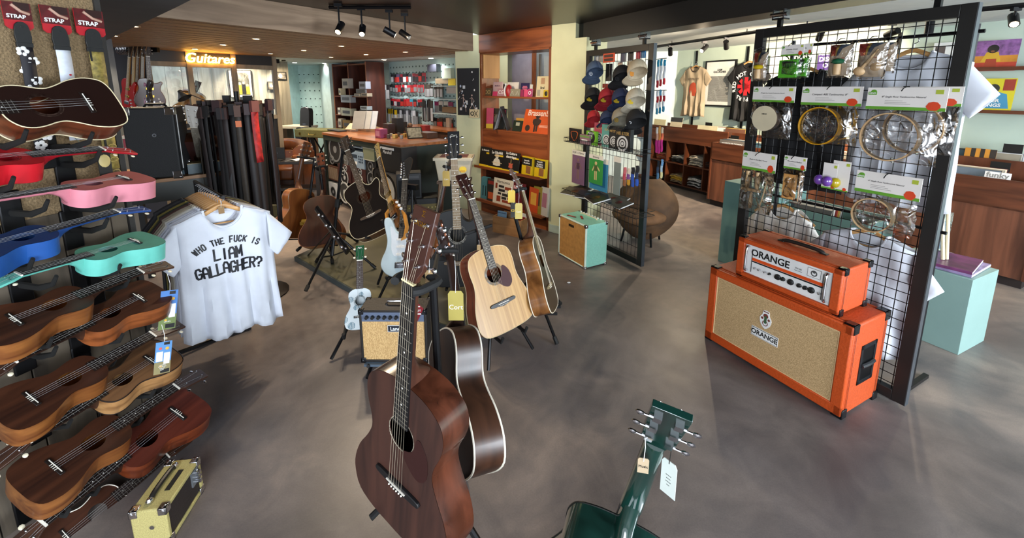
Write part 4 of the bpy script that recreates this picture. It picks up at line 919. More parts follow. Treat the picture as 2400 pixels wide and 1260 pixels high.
def shaker(r, w, z0, z1, h):
    H = z1-z0
    for x in (-.28*w, .02*w):
        q = MB(); R_ = .014
        q.lathe([(.009, -.4*H+0), (R_, -.33*H), (R_, -.1*H), (R_*.8, -.085*H), (R_, -.07*H), (R_, 0), (R_*.9, .004)], 14, 0, MX.Translation((x, 0, z1-.05*H)))
        P_(q, 'shaker_tube', PWOOD, r)
    q = MB(); q.box(-.42*w, .12*w, -.012, .012, z1-.52*H, z1-.45*H); P_(q, 'cross_bar', PWOOD, r, bevel=.003)
    q = MB(); q.lathe([(.006, 0), (.011, .02), (.012, .05), (.007, .1), (.006, .40*H)], 12, 0, MX.Translation((-.13*w, 0, z0+.06*H))); P_(q, 'handle', PWOOD, r)
    q = MB(); q.tube([(.14*w, 0, z0+.05*H), (.3*w, .0, z1-.2*H)], .004, 8); P_(q, 'stick', PWOOD, r)
pack('percussion pack with a double wooden shaker, lower left corner of the tall grid', PK, (1743, 352, 1823, 394), 500, 0, 'Shake in the Sky 3 Tones', shaker, 5)
def block(r, w, z0, z1, h):
    H = z1-z0; q = MB(); q.box(-.36*w, .16*w, -.02, .006, z0+.12*H, z1-.15*H)
    for x in (-.28, .08):
        for z in (.2, .8): q.disc(x*w, z0+H*(.12+.73*z*.95+.02), .002, -.0212, -.02, 1, 8)
    P_(q, 'wood_block', [W('#b87d3c', '#d3a062', (3, 20, 20), .45), BLACK], r, bevel=.002)
    q = MB(); q.tube([(.3*w, 0, z0+.08*H), (.3*w, 0, z1-.1*H)], .004, 8); q.ball((.3*w, 0, z1-.1*H), .009, 0); P_(q, 'beater', PWOOD, r)
pack('percussion pack with a flat wooden sound block and beater, on the tall grid', PK, (1840, 363, 1893, 393), 478, 0, 'Woodblock Medium', block, 6)
def eggs(cols):
    def f(r, w, z0, z1, h):
        H = z1-z0
        for k, c in enumerate(cols):
            q = MB(); q.ball((-.2*w+.3*w*k, -.016-.012*k, z0+.45*H), .021, 0, 14, 9, (1, 1, 1.25)); P_(q, 'egg_shaker', C(c, .18, coat=.7), r)
    return f
for k, (lab, hd, zb, cols) in enumerate((('percussion pack with a yellow egg shaker, small card behind the purple one', (1955, 375, 1997, 392), 445, ['#b9a51c']), ('percussion pack with two purple egg shakers on a small card', (1932, 380, 1966, 396), 440, ['#6a3f9a', '#6a3f9a']))):
    fr_ = PK.off(.02*k); u0, zt = fr_.uv(hd[0], hd[1]); u1, _ = fr_.uv(hd[2], hd[1]); _, z0 = fr_.uv(hd[0], zb); w = u1-u0
    r = fthing('percussion_pack', lab, 'percussion pack', fr_, (u0+u1)/2, 0, 0, group='percussion packs on the tall grid')
    q = MB(); q.box(-w/2, w/2, -.001, .001, z0, zt); q.box(-w/2, w/2, -.0016, -.001, z0, z0+.008, 1); q.box(w*.25, w*.45, -.0016, -.001, zt-.025, zt-.01, 2); q.disc(w*.3, z0+.012, .009, -.002, -.001, 3, 10); P_(q, 'backing_card', [CARD, GREENS, LIME, REDS], r, smooth=0)
    for j, c in enumerate(cols): q = MB(); q.ball((-w*.15+(-.03+.045*j if len(cols) > 1 else .0), -.02-.008*j, z0+.045), .025, 0, 16, 10, (1, 1, 1.15)); P_(q, 'egg_shaker', C(c, .15, coat=.8), r)
pack('another wooden tambourine pack, lowest on the tall grid', PK, (2010, 397, 2168, 447), 550, 0, '8" Single Row Tambourine Natural', jingle_ring(-.15, .42, .088, PWOOD), 8)
def cast(c, sc_=1.):
    def f(r, w, z0, z1, h):
        H = z1-z0; q = MB(); q.lathe([(.016, 0), (.02, .03), (.018, .055)], 14, 0, MX.Translation((0, -.015, z0+.08*H))); P_(q, 'wooden_barrel', PWOOD, r)
        q = MB(); q.ball((0, -.016, z0+.08*H+.07), .032, 0, 14, 8, (1, .8, .5)); P_(q, 'cap', C(c, .25, coat=.5), r)
    return f
pack('clear bag with a yellow-capped wooden toy, top left of the tall grid', PK, (1768, 115, 1803, 122), 190, 0, '', cast('#c9ab18'), 9, kid=True, dep=.04)
pack('clear bag with a green-capped wooden toy, top row of the tall grid', PK, (1945, 96, 2005, 104), 182, 0, '', cast('#1d5a3c'), 10, kid=True, dep=.04)
def kal(r, w, z0, z1, h):
    H = z1-z0; q = MB(); q.box(-.45*w, .35*w, -.02, .0, z0+.06*H, z1-.18*H)
    for k in range(7): q.box(-.28*w+k*w*.07, -.28*w+k*w*.07+.003, -.024, -.02, z1-(.45+.03*(3-abs(k-3)))*H, z1-.22*H, 1)
    q.box(-.3*w, .25*w, -.026, -.02, z1-.3*H, z1-.27*H, 1)
    P_(q, 'thumb_piano', [C('#4a9a24', .4), BLACK], r, bevel=.001)
pack('second green thumb piano pack, half hidden behind the first in the top row', PK.off(-.028), (1868, 104, 1906, 128), 182, 0, 'Kalimba', kal, 12, hook=False)
pack('percussion pack with a green thumb piano, top row of the tall grid', PK, (1833, 107, 1886, 132), 185, 0, 'Kalimba Green', kal, 11)
def spoon(r, w, z0, z1, h):
    H = z1-z0; q = MB(); q.tube([(-.25*w, -.012, z0+.22*H), (.22*w, -.012, z0+.72*H)], [.012, .005], 10); q.ball((-.28*w, -.014, z0+.2*H), .026, 0, 14, 8, (1.1, .6, .9)); P_(q, 'wooden_rattle', PWOOD, r)
pack('second clear rattle bag, half hidden in the top row of the tall grid', PK.off(-.02), (2055, 92, 2108, 100), 172, 0, '', spoon, 14, kid=True, hook=False, dep=.04)
pack('clear bag with a wooden rattle spoon, largest in the top row of the tall grid', PK, (2012, 92, 2088, 100), 185, 0, '', spoon, 13, kid=True, dep=.04)
# ================================================================ T-shirts
def tee(name, label, M, col, group=None, scale=1., sleeves=(1, 1), lenz=.70, wid=.50, front=None, thick=.05, seed=1, collar=None, cat='T-shirt', folds=1., smat=None, dip=.085):
    """short-sleeved shirt on a hanger; local origin = nape, z up, -y is the chest"""
    root = thing(name, label, cat, M=M, group=group); rr = random.Random(seed); ph = [rr.uniform(0, 6.28) for _ in range(6)]
    m = smat or C(col, .85, var=.03, sc=12)
    hw = wid/2; zs = -.062; nk = .085
    def prof(v):  # half width from hem (0) to shoulder (1)
        return hw*(.96-.05*sin(v*pi)*1.0+.03*(1-v)) if v < .72 else hw*(.93-.0*(v-.72))
    def fold(u, v):
        a = (1-v)**1.2; return folds*(.018*a*sin(u*13+ph[0])+.010*a*sin(u*27+ph[1]+v*2)+.006*sin(u*9+v*7+ph[2])+.005*sin(v*17+u*5+ph[3]))
    def ztop(u, dp):
        x = abs(u)*hw
        return -dp*sqrt(max(0, 1-(x/nk)**2)) if x < nk else zs*((x-nk)/(hw-nk))**1.1
    q = MB(); nu, nv = 28, 22
    def f(side, dp):
        def g(a, b):
            u = 2*a-1; zt_ = ztop(u*.97, dp); z = -lenz+(zt_+lenz)*b-(.012*sin(u*6+ph[4])*(1-b)); x = u*prof(min(1, (z+lenz)/lenz))
            e = (1-u*u)**.5; y = side*thick*(.35+.65*e*(.5+.5*min(1, (1-b)*3)))*min(1, 4*(1-abs(u))+.05)*.9+fold(u, b)*(1 if side < 0 else .8)
            return (x, y, z)
        return g
    q.grid(f(-1, dip), nu, nv, 0); q.grid(f(1, .015), nu, nv, 0, flip=True)
    P_(q, 'shirt_body', m, root, smooth=60, solid=.002)
    for sd, on in ((-1, sleeves[0]), (1, sleeves[1])):
        if not on: continue
        q = MB(); k = 14; rings = []
        for i in range(7):
            t = i/6; T = V((sd*(hw*.84+t*(hw*.16+.085)), 0, -.05-.155*t)); B = V((sd*(hw*.84+t*(hw*.16+.0)), 0, -.275-.045*t)); c_ = (T+B)/2; hd_ = (T-B)/2
            rings.append([tuple(c_+hd_*cos(2*pi*j/k)+V((0, (thick*.60-.010*t+.004*sin(j*2.1+t*5+ph[5]))*sin(2*pi*j/k)*-sd, 0))) for j in range(k)])
        vs = [p for rg in rings for p in rg]; fs = []
        for i in range(6):
            for j in range(k): fs.append((i*k+j, i*k+(j+1) % k, (i+1)*k+(j+1) % k, (i+1)*k+j))
        q.add(vs, fs if sd < 0 else [x[::-1] for x in fs]); P_(q, 'sleeve', m, root, smooth=70, solid=.002)
    q = MB(); cs = []
    for i in range(25):
        a = pi*i/24; x = nk*cos(a); cs.append((x, -thick*.45-.004, -dip*sin(a)))
    cs2 = [(nk*cos(pi*i/12), thick*.35, -.015*sin(pi*i/12)) for i in range(12, -1, -1)]
    q.tube(cs+cs2[1:-1], .007, 6, closed=True); P_(q, 'collar', collar or m, root)
    if front:
        g_ = f(-1, dip)
        def y_at(x, z): u = max(-1, min(1, x/prof(min(1, (z+lenz)/lenz)))); b = (z+lenz)/(ztop(u*.97, dip)+lenz); return g_((u+1)/2, min(1, b))[1]
        front(root, thick, y_at)
    return root
def hanger(label, M, group='wooden clothes hangers', wood=None, w=.40, hook=.09, name='clothes_hanger'):
    r = thing(name, label, 'hanger', M=M, group=group); q = MB()
    pts = spl([(-w/2, -.0, -.075), (-w*.3, 0, -.042), (-.03, 0, .004), (0, 0, .012), (.03, 0, .004), (w*.3, 0, -.042), (w/2, 0, -.075)], 4)
    q.tube(pts, [.007]+[.011]*(len(pts)-2)+[.007], 8, flat=.5); q.tube([(-w*.44, 0, -.08), (w*.44, 0, -.08)], .004, 6); P_(q, 'shoulder_bar', wood or W('#a8773f', '#cfa066', (2, 20, 20), .4), r)
    q = MB(); q.tube([(0, 0, .012), (0, 0, hook*.45)]+[(.016*sin(a)*1., 0, hook*.7-.016*cos(a)+0) for a in [x*.5 for x in range(0, 9)]], .0022, 6); P_(q, 'hook', STEEL, r)
    return r
WT = '#cfd2da'
# behind the tall grid: rails running along it
TR = RG.off(-.20)
def behind(label, fr, px, py, col, lab2, turn=0, **kw):
    u, z = fr.uv(px, py); p = fr.pt(u, z)
    t = tee('t_shirt', label, pose(p, fr.a+radians(turn)), col, **kw); hanger(lab2, pose(p+V((0, 0, .0)), fr.a+radians(turn))); return t
behind('large white T-shirt hanging behind the tall grid, its sleeve showing past the post', TR, 2140, 124, WT, 'hanger in the white T-shirt at the top right behind the tall grid', wid=.50, lenz=.80, seed=3, sleeves=(1, 1), group=None)
behind('black T-shirt hanging behind the tall grid, seen through the wires', TR.off(-.02), 1893, 165, '#0d0d10', 'hanger in the black T-shirt behind the tall grid', wid=.54, lenz=.74, seed=4)
behind('white T-shirt on the lower rail behind the orange cabinet', TR.off(.04), 2040, 545, WT, 'hanger in the lower white T-shirt behind the orange cabinet', wid=.50, lenz=.66, seed=5)
behind('small cream T-shirt on the lower rail behind the orange amplifier head', TR.off(-.04), 1838, 485, '#d3cec6', 'hanger in the small cream T-shirt behind the orange head', wid=.40, lenz=.60, seed=6)
# rail stand for them
r = fthing('clothes_rail', 'black clothes rail standing behind the tall grid', 'clothes rail', TR.off(-.03), .0)
for x in (.10, .93): q = MB(); q.tube([(x, 0, .0), (x, 0, 1.92)], .012, 8); q.box(x-.012, x+.012, -.2, .2, 0, .02); P_(q, 'upright', BLKMETAL, r)
zt = TR.uv(2140, 124)[1]+.085; zl = TR.uv(2040, 545)[1]+.085
for z in (zt, zl): q = MB(); q.tube([(.08, 0, z), (.96, 0, z)], .009, 8); P_(q, 'rail', BLKMETAL, r)
# white T-shirt with black lettering, front left
p = P(520, 487, 2.16)
BLT = C('#10121a', .6, var=0)
SF = {'W': '0,1 .22,0 .5,.8 .78,0 1,1', 'H': '0,0 0,1|1,0 1,1|0,.5 1,.5', 'O': '0,.2 0,.8 .25,1 .75,1 1,.8 1,.2 .75,0 .25,0 0,.2', 'T': '0,1 1,1|.5,0 .5,1', 'E': '1,0 0,0 0,1 1,1|0,.5 .8,.5', 'F': '0,0 0,1 1,1|0,.5 .8,.5', 'U': '0,1 0,.2 .25,0 .75,0 1,.2 1,1', 'C': '1,.75 .75,1 .25,1 0,.8 0,.2 .25,0 .75,0 1,.25', 'K': '0,0 0,1|1,1 0,.4|.35,.55 1,0', 'I': '.5,0 .5,1', 'S': '1,.8 .75,1 .25,1 0,.8 0,.6 1,.4 1,.2 .75,0 .25,0 0,.2', 'L': '0,1 0,0 1,0', 'A': '0,0 0,.75 .3,1 .7,1 1,.75 1,0|0,.42 1,.42', 'M': '0,0 0,1 .5,.3 1,1 1,0', 'G': '1,.75 .75,1 .25,1 0,.8 0,.2 .25,0 .75,0 1,.2 1,.45 .55,.45', 'R': '0,0 0,1 .75,1 1,.85 1,.62 .75,.5 0,.5|.5,.5 1,0', '?': '0,.75 .25,1 .75,1 1,.8 1,.6 .5,.4 .5,.25|.5,.1 .5,0'}
def strokes(s, h, w, gap, x0, z0, arc, t, yat):
    q = MB(); n = len(s); tot = n*w+(n-1)*gap
    for i, ch in enumerate(s):
        if ch not in SF: continue
        cx = -tot/2+i*(w+gap)+w/2; a = cx/arc if arc else 0
        for poly in SF[ch].split('|'):
            P2 = [tuple(map(float, p_.split(','))) for p_ in poly.split()]
            for (ax, az), (bx2, bz) in zip(P2, P2[1:]):
                for k in range(3):
                    pts = []
                    for f_ in (k/3-.03, (k+1)/3+.03):
                        lx = (ax+(bx2-ax)*f_-.5)*w; lz = (az+(bz-az)*f_-.5)*h
                        X = x0+(arc*sin(a)+lx*cos(a)+lz*sin(a) if arc else cx+lx); Z = z0+(arc*(cos(a)-1)-lx*sin(a)+lz*cos(a) if arc else lz); pts.append((X, Z))
                    (X1, Z1), (X2, Z2) = pts; dx, dz = X2-X1, Z2-Z1; L = sqrt(dx*dx+dz*dz) or 1; nx, nz = -dz/L*t/2, dx/L*t/2; ex, ez = dx/L*t*.3, dz/L*t*.3
                    c4 = [(X1-ex-nx, Z1-ez-nz), (X2+ex-nx, Z2+ez-nz), (X2+ex+nx, Z2+ez+nz), (X1-ex+nx, Z1-ez+nz)]
                    q.hexa([(c[0], yat(*c)-.0032, c[1]) for c in c4]+[(c[0], yat(*c)-.0018, c[1]) for c in c4])
    return q
def liam(root, th, yat):
    q = strokes('WHO THE FUCK IS', .030, .0125, .0082, .0, -.165, .26, .0062, yat)
    for s_, z_, arc_, h_, w_ in (('LIAM', -.238, 0, .056, .024), ('GALLAGHER?', -.315, 1.2, .056, .0215)): q2 = strokes(s_, h_, w_, .0085, 0, z_, arc_, .0095, yat); q.add(q2.v, q2.f)
    P_(q, 'lettering', BLT, root, smooth=0); return
def sh_mat(): return C('#d4d8e2', .85, var=.02, sc=10)
tee('t_shirt', 'white T-shirt with black lettering at the front of the clothes rail', pose(p, radians(40)), '#d4d8e2', wid=.47, lenz=.70, seed=11, front=liam, thick=.045, dip=.095)
hanger('front hanger of the clothes rail, with a paper tag', pose(p+V((0, .0, 0)), radians(40)), hook=.075)
tagcard(None, 'small brown paper tag on the front hanger', (.026, .04), C('#8a6a40', .6), (p.x+.01, p.y-.02, p.z+.05), 40, string=.035, name='paper_tag')
for k in range(11):
    col = ['#b9bcc8', '#b4b7c4', '#c8c6c0', '#a39a88', '#8f8676', '#4a2f2c', '#2b2a20', '#7a6f34', '#1f2024', '#35353a', '#222226'][k]
    pk = p+V((-.04-.026*k, .028+.022*k, .0)); 
    tee('t_shirt', ['white', 'off-white', 'pale grey', 'beige', 'taupe', 'maroon', 'dark olive', 'mustard', 'black', 'charcoal', 'dark grey'][k]+' T-shirt packed on the clothes rail, '+['directly', 'second', 'third', 'fourth', 'fifth', 'sixth', 'seventh', 'eighth', 'ninth', 'tenth', 'eleventh'][k]+' behind the lettered one', pose(pk, radians(41)), col, wid=.46, lenz=.66, seed=20+k, thick=.02, group='T-shirts packed on the front clothes rail', folds=.5)
    hanger('wooden hanger on the clothes rail, '+['second', 'third', 'fourth', 'fifth', 'sixth', 'seventh', 'eighth', 'ninth', 'tenth', 'eleventh', 'twelfth'][k]+' from the front', pose(pk, radians(41)), hook=.075)
r = thing('clothes_rail', 'low clothes rail carrying the lettered white T-shirt', 'clothes rail', M=pose((0, 0, 0)))
a = p+V((.03, -.025, .062)); b = p+V((-.40, .36, .062)); q = MB(); q.tube([a, b], .010, 8); P_(q, 'rail', BLKMETAL, r)
for c_ in (a.lerp(b, .97),): q = MB(); q.tube([c_, (c_.x, c_.y, 0.0)], .011, 8); q.tube([(c_.x-.14, c_.y-.14, .012), (c_.x+.14, c_.y+.14, .012)], .012, 6); P_(q, 'upright', BLKMETAL, r)
# ================================================================ caps, games and cards on the second grid
def cap(label, px, py, col, Y=.09, brimc=None, emblem=None, sz=1., turn=0, tilt=34):
    fr = MG.off(Y); u, z = fr.uv(px, py); p = fr.pt(u, z)
    M = MX.Translation(p)@MX.Rotation(MG.a-radians(10+turn), 4, 'Z')@MX.Rotation(radians(-tilt), 4, 'Y')@MX.Rotation(radians(-12), 4, 'X')@MX.Scale(sz, 4)
    r = thing('baseball_cap', label, 'cap', M=M, group='caps on the black wire grid')
    m = C(col, .85, var=.06, sc=40)
    q = MB(); vs = []; n, k = 18, 8
    def g(a, b):
        th = 2*pi*a; ph = pi/2*b; x = .092*cos(th)*cos(ph)**.8; y = .078*sin(th)*cos(ph)**.8; return (x, y, .02+.105*sin(ph)**.9 if b > 0 else -.0)
    q.grid(g, n, k); q.ball((0, 0, .126), .006); P_(q, 'crown', m, r, smooth=60, solid=.002)
    q = MB()
    def h_(a, b):
        t = -1.0+2.0*a; R_ = .084+.082*b*(max(0, cos(t*1.45))**.45); return (-R_*cos(t)*(1.0), .9*R_*sin(t), -.002-.012*b*b-.018*abs(sin(t))**2*b)
    q.grid(h_, 14, 5); P_(q, 'brim', C(brimc or col, .8, var=.04, sc=40), r, smooth=60, solid=.004)
    if emblem:
        kind, ec = emblem; EMm = C(ec, .6); MM = MX.Translation((-.082, .0, .055))@MX.Rotation(-pi/2, 4, 'Z')@MX.Rotation(radians(-22), 4, 'X')
        q = MB()
        if kind == 'round': q.ring(0, 0, .014, .020, -.004, .002, 0, 16, MM); q.disc(0, 0, .008, -.004, .002, 0, 10, MM); o = P_(q, 'emblem', EMm, r)
        elif kind == 'sub': q.prism(spl([(-.035, -.008), (0, -.016), (.035, -.006), (.034, .006), (.0, .010), (-.034, .004)], 2, True), -.005, .002, 0, 'y', MM); q.box(-.008, .012, -.005, .002, .008, .022, 0, MM); q.box(-.03, .03, -.0055, .001, -.003, .003, 1, MM); o = P_(q, 'emblem', [EMm, C('#b23a2a', .6)], r)
        elif kind == 'sq': q.box(-.018, .018, -.005, .002, -.018, .018, 0, MM); q.box(-.022, .022, -.0055, .002, -.028, -.02, 1, MM); o = P_(q, 'emblem', [EMm, C('#9c2a20', .6)], r)
        else: o = text(kind, .034, EMm, r, (0, 0, 0), bold=.03); o.matrix_basis = MM@MX.Translation((0, -.004, 0))@MX.Rotation(pi/2, 4, 'X')
    return r
cap('slate blue baseball cap with a round badge, top left of the wire grid', 1394, 172, '#3f5068', emblem=('round', '#d8dce0'))
cap('black baseball cap in the top row between the blue and the beige one', 1458, 184, '#121214', emblem=('round', '#3a3a3c'))
cap('beige baseball cap with an orange emblem, top right of the wire grid', 1494, 172, '#b8a88c', Y=.11, emblem=('sq', '#d48a2c'))
cap('black baseball cap with a yellow submarine, left of the middle row', 1390, 234, '#0f0f11', emblem=('sub', '#d9b828'))
cap('red baseball cap with a yellow submarine, middle row', 1424, 236, '#8f1420', emblem=('sub', '#d9b828'))
cap('navy baseball cap with a yellow submarine, middle row', 1456, 238, '#1c2848', Y=.10, emblem=('sub', '#d9b828'))
cap('beige baseball cap with a yellow submarine, right end of the middle row', 1490, 240, '#b5ab96', Y=.12, emblem=('sub', '#d9b828'))
cap('small red cap behind the game boxes', 1392, 281, '#a01c22', sz=.8, Y=.07)
cap('navy cap behind the game boxes', 1424, 284, '#22304e', sz=.85, Y=.07)
cap('taupe baseball cap with a round yellow badge, above the game boxes', 1456, 283, '#8c8574', Y=.09, emblem=('round', '#d2a52c'))
cap('large black baseball cap lettered in white, lowest on the right', 1492, 290, '#0d0d0f', Y=.11, emblem=('D OC', '#e6e6e6'), sz=1.05)
def shelf_basket(label, fr, x0, x1, ypx, dep, lip=.04):
    f2 = fr.off(dep+.03); u0, z = f2.uv(x0, ypx[0]); u1, z1 = f2.uv(x1, ypx[1]); z = (z+z1)/2
    r = fthing('wire_shelf', label, 'shelf', fr, 0, 0, .03); q = MB()
    for zz in (z, z+lip): q.tube([(u0, 0, zz), (u0, -dep, zz), (u1, -dep, zz), (u1, 0, zz)], .003, 6)
    q.tube([(u0, 0, z), (u1, 0, z)], .003, 6); x = u0
    while x < u1: q.tube([(x, 0, z), (x, -dep, z)], .0018, 5); q.tube([(x, -dep, z), (x, -dep, z+lip)], .0018, 5); x += .03
    P_(q, 'wire_basket', WIRE, r); return z, u0, u1
zA, ua, ub = shelf_basket('upper wire shelf holding game boxes on the cap grid', MG, 1322, 1495, (328, 366), .16)
def bx(name, label, cat, fr, x0, y0, x1, y1, th, mats, deco=None, out=0, group=None, tilt=0, zb=None, turn=0, bev=.001):
    """box whose front covers the given pixels on a vertical plane"""
    u0, zt = fr.uv(x0, y0); u1, _ = fr.uv(x1, y0); _, z0 = fr.uv((x0+x1)/2, y1); w = u1-u0
    if zb is not None: zt += zb-z0; z0 = zb
    h = zt-z0; r = fthing(name, label, cat, fr, (u0+u1)/2, z0, out, group=group)
    if turn or tilt: r.matrix_world = pose(fr.pt((u0+u1)/2, z0, out), fr.a+radians(turn), radians(-tilt))
    q = MB(); q.box(-w/2, w/2, 0, th, 0, h); P_(q, 'cover' if 'record' in name or 'book' in name else 'box_body', mats, r, bevel=bev, seg=1)
    if deco: deco(r, w, h)
    return r
def rect(q, w, h, a, b, c, d, m=0, y=-.0006): q.box((a-.5)*w, (c-.5)*w, y-.0004, .0, b*h, d*h, m)
def d_speaker(body, tcol='#c9a25a', rcol='#c8c8c8', mid='#1a1a1c'):
    def f(r, w, h):
        q = MB(); q.ring(0, h*.33, w*.27, w*.36, -.0014, 0, 0, 28); q.disc(0, h*.33, w*.27, -.001, 0, 1, 24); q.ring(0, h*.33, w*.12, w*.2, -.0016, 0, 0, 24); q.disc(0, h*.33, w*.08, -.002, 0, 0, 14); P_(q, 'printed_loudspeaker', [C(rcol, .4), C(mid, .5)], r, smooth=0)
        text(body, w*.22, C(tcol, .5), r, (0, -.0012, h*.78))
    return f
S1 = MG.off(.15)
bx('game_box', 'black card holder with an orange plectrum outline, left end of the upper wire shelf', 'box', S1.off(.02), 1334, 300, 1360, 334, .02, C('#17120f', .4), lambda r, w, h: P_(MB().tube(spl([(-w*.3, -.002, h*.7), (0, -.002, h*.8), (w*.3, -.002, h*.7), (w*.12, -.002, h*.2), (-w*.12, -.002, h*.2)], 3, True), .003, 5, closed=True), 'plectrum_outline', C('#d0601f', .5), r), zb=zA+.003)
bx('game_box', 'small pink and green box on the upper wire shelf', 'box', S1.off(.02), 1359, 313, 1382, 337, .03, C('#8c6a74', .5), lambda r, w, h: (P_(MB().box(-w*.5, w*.5, -.001, 0, h*.7, h*.9), 'top_band', C('#6d8f4a', .5), r), P_(MB().box(-w*.3, w*.3, -.001, 0, h*.3, h*.5), 'pale_band', WHITE, r)), zb=zA+.003)
bx('game_box', 'lime green game box with a black record on it', 'box', S1, 1375, 286, 1398, 320, .03, C('#6fae2c', .4), lambda r, w, h: (P_(MB().disc(0, h*.55, w*.4, -.001, 0, 0, 24).disc(0, h*.55, w*.14, -.002, 0, 1, 14), 'printed_record', [BLACK, C('#6fae2c', .4)], r), text('MATCH\nDISC', w*.17, WHITE, r, (0, -.0025, h*.75))), zb=zA+.003)
for (a, c, colr, ttl, lab) in ((1393, 1417, '#a8485a', 'ROCK', 'red music quiz box with a loudspeaker print'), (1411, 1434, '#5f9a92', 'SUM', 'teal music quiz box with a loudspeaker print'), (1428, 1452, '#252526', 'HITSTER', 'black music quiz box half hidden behind the front one'), (1443, 1479, '#1c1c1e', 'HITSTER', 'black music quiz box with a full loudspeaker print, front one')):
    bx('game_box', lab, 'box', S1.off({1393: 0, 1411: .02, 1428: .035, 1443: .055}[a]-.05), a, 296, c, 350, .04, C(colr, .35), d_speaker(ttl), group='quiz boxes on the upper wire shelf', zb=zA+.003)
def hangcard(name, label, cat, fr, x0, y0, x1, y1, mat, head=None, deco=None, group=None):
    u0, zt = fr.uv(x0, y0); u1, _ = fr.uv(x1, y0); _, z0 = fr.uv((x0+x1)/2, y1); w = u1-u0; h = zt-z0
    r = fthing(name, label, cat, fr, (u0+u1)/2, z0, 0, group=group)
    q = MB(); q.box(-w/2, w/2, 0, .006, 0, h*.9); P_(q, 'pouch', mat, r, bevel=.002)
    q = MB(); q.box(-w/2-.003, w/2+.003, -.003, .006, h*.86, h); hd_ = P_(q, 'header', C('#ded8cc', .6), r)
    if head: text(head, min(h*.09, w*1.5/len(head)), BLACK, hd_, (0, -.0034, h*.93))
    if deco: deco(r, w, h)
    return r
def figure_print(body, skin):
    def f(r, w, h):
        q = MB(); q.ball((0, -.001, h*.72), w*.09, 1, 10, 6, (1, .1, 1)); q.prism([(-w*.1, h*.45), (w*.1, h*.45), (w*.13, h*.64), (-w*.13, h*.64)], -.0015, 0, 0, 'y'); q.box(-w*.09, -w*.02, -.0015, 0, h*.15, h*.45, 1); q.box(w*.02, w*.09, -.0015, 0, h*.15, h*.45, 1); q.prism([(-w*.13, h*.64), (-w*.28, h*.45), (-w*.23, h*.43), (-w*.1, h*.58)], -.0015, 0, 1, 'y'); q.prism([(w*.13, h*.64), (w*.3, h*.5), (w*.27, h*.46), (w*.1, h*.58)], -.0015, 0, 1, 'y')
        P_(q, 'printed_figure', [C(body, .7), C(skin, .7)], r)
    return f
S2 = MG.off(.07)
hangcard('sock_card', 'purple packet with a paper header, left below the upper wire shelf', 'packet', S2, 1342, 350, 1371, 432, C('#71506a', .7), 'KURT COBAIN', figure_print('#4a2f3e', '#7b5c58'))
hangcard('sock_card', 'blue packet half hidden behind the green one', 'packet', S2.off(-.02), 1383, 366, 1426, 447, C('#2f7ca0', .7), 'ry')
hangcard('sock_card', 'green packet printed with a standing figure', 'packet', S2.off(.01), 1382, 360, 1414, 432, C('#2f8a3a', .7), 'Britannia', figure_print('#4a5a2c', '#c8b07a'))
hangcard('sock_card', 'long grey packet below the quiz boxes', 'packet', S2, 1440, 366, 1456, 458, C('#75807c', .6))
PB0 = MG.off(-.07)
def socks(label, fr, x, y0, y1, cols, name='pair_of_socks', w=.045, group='socks hanging on the cap grid'):
    u, zt = fr.uv(x, y0); _, z0 = fr.uv(x, y1); h = zt-z0; r = fthing(name, label, 'socks', fr, u, z0, 0, group=group)
    n = len(cols)
    for k, c in enumerate(cols):
        q = MB(); a, b = h*k/n, h*(k+1)/n; q.tube(spl([(0, 0, a), (.004*((-1)**k), 0, (a+b)/2), (0, 0, b)], 3), [w*.42 if k else w*.30]+[w*.45]*5+[w*.42], 8, flat=.35); P_(q, 'knitted_band', C(c, .9, bump=.3, sc=300), r)
for k, (ya, yb) in enumerate(((140, 143), (212, 215), (297, 300), (374, 377))):
    u0, z = PB0.uv(1527, ya); u1 = PB0.uv(1562, yb)[0]; r = fthing('side_hook', ['topmost', 'second', 'third', 'lowest'][k]+' wire arm for socks on the right post of the cap grid', 'hook', PB0, u0, z); q = MB(); q.tube([(-.03, -.045, 0), (0, 0, 0), (u1-u0, 0, .004)], .003, 5); P_(q, 'wire', WIRE, r)
for (x, y0, y1, cols, lab) in ((1465, 392, 436, ['#8c5a3a', '#b84a58', '#c86a72'], 'red and brown socks low on the cap grid'), (1474, 394, 434, ['#c0902c', '#7a4a8c', '#d8c8b8'], 'yellow and purple socks low on the cap grid'), (1484, 392, 438, ['#2a50a8', '#2a50a8', '#1a1a22'], 'blue socks low on the cap grid'), (1494, 388, 436, ['#2c58b8', '#23304c', '#1c1c22'], 'blue and black socks beside the right post of the cap grid')): socks(lab, S2, x, y0, y1, cols)
PB = PB0
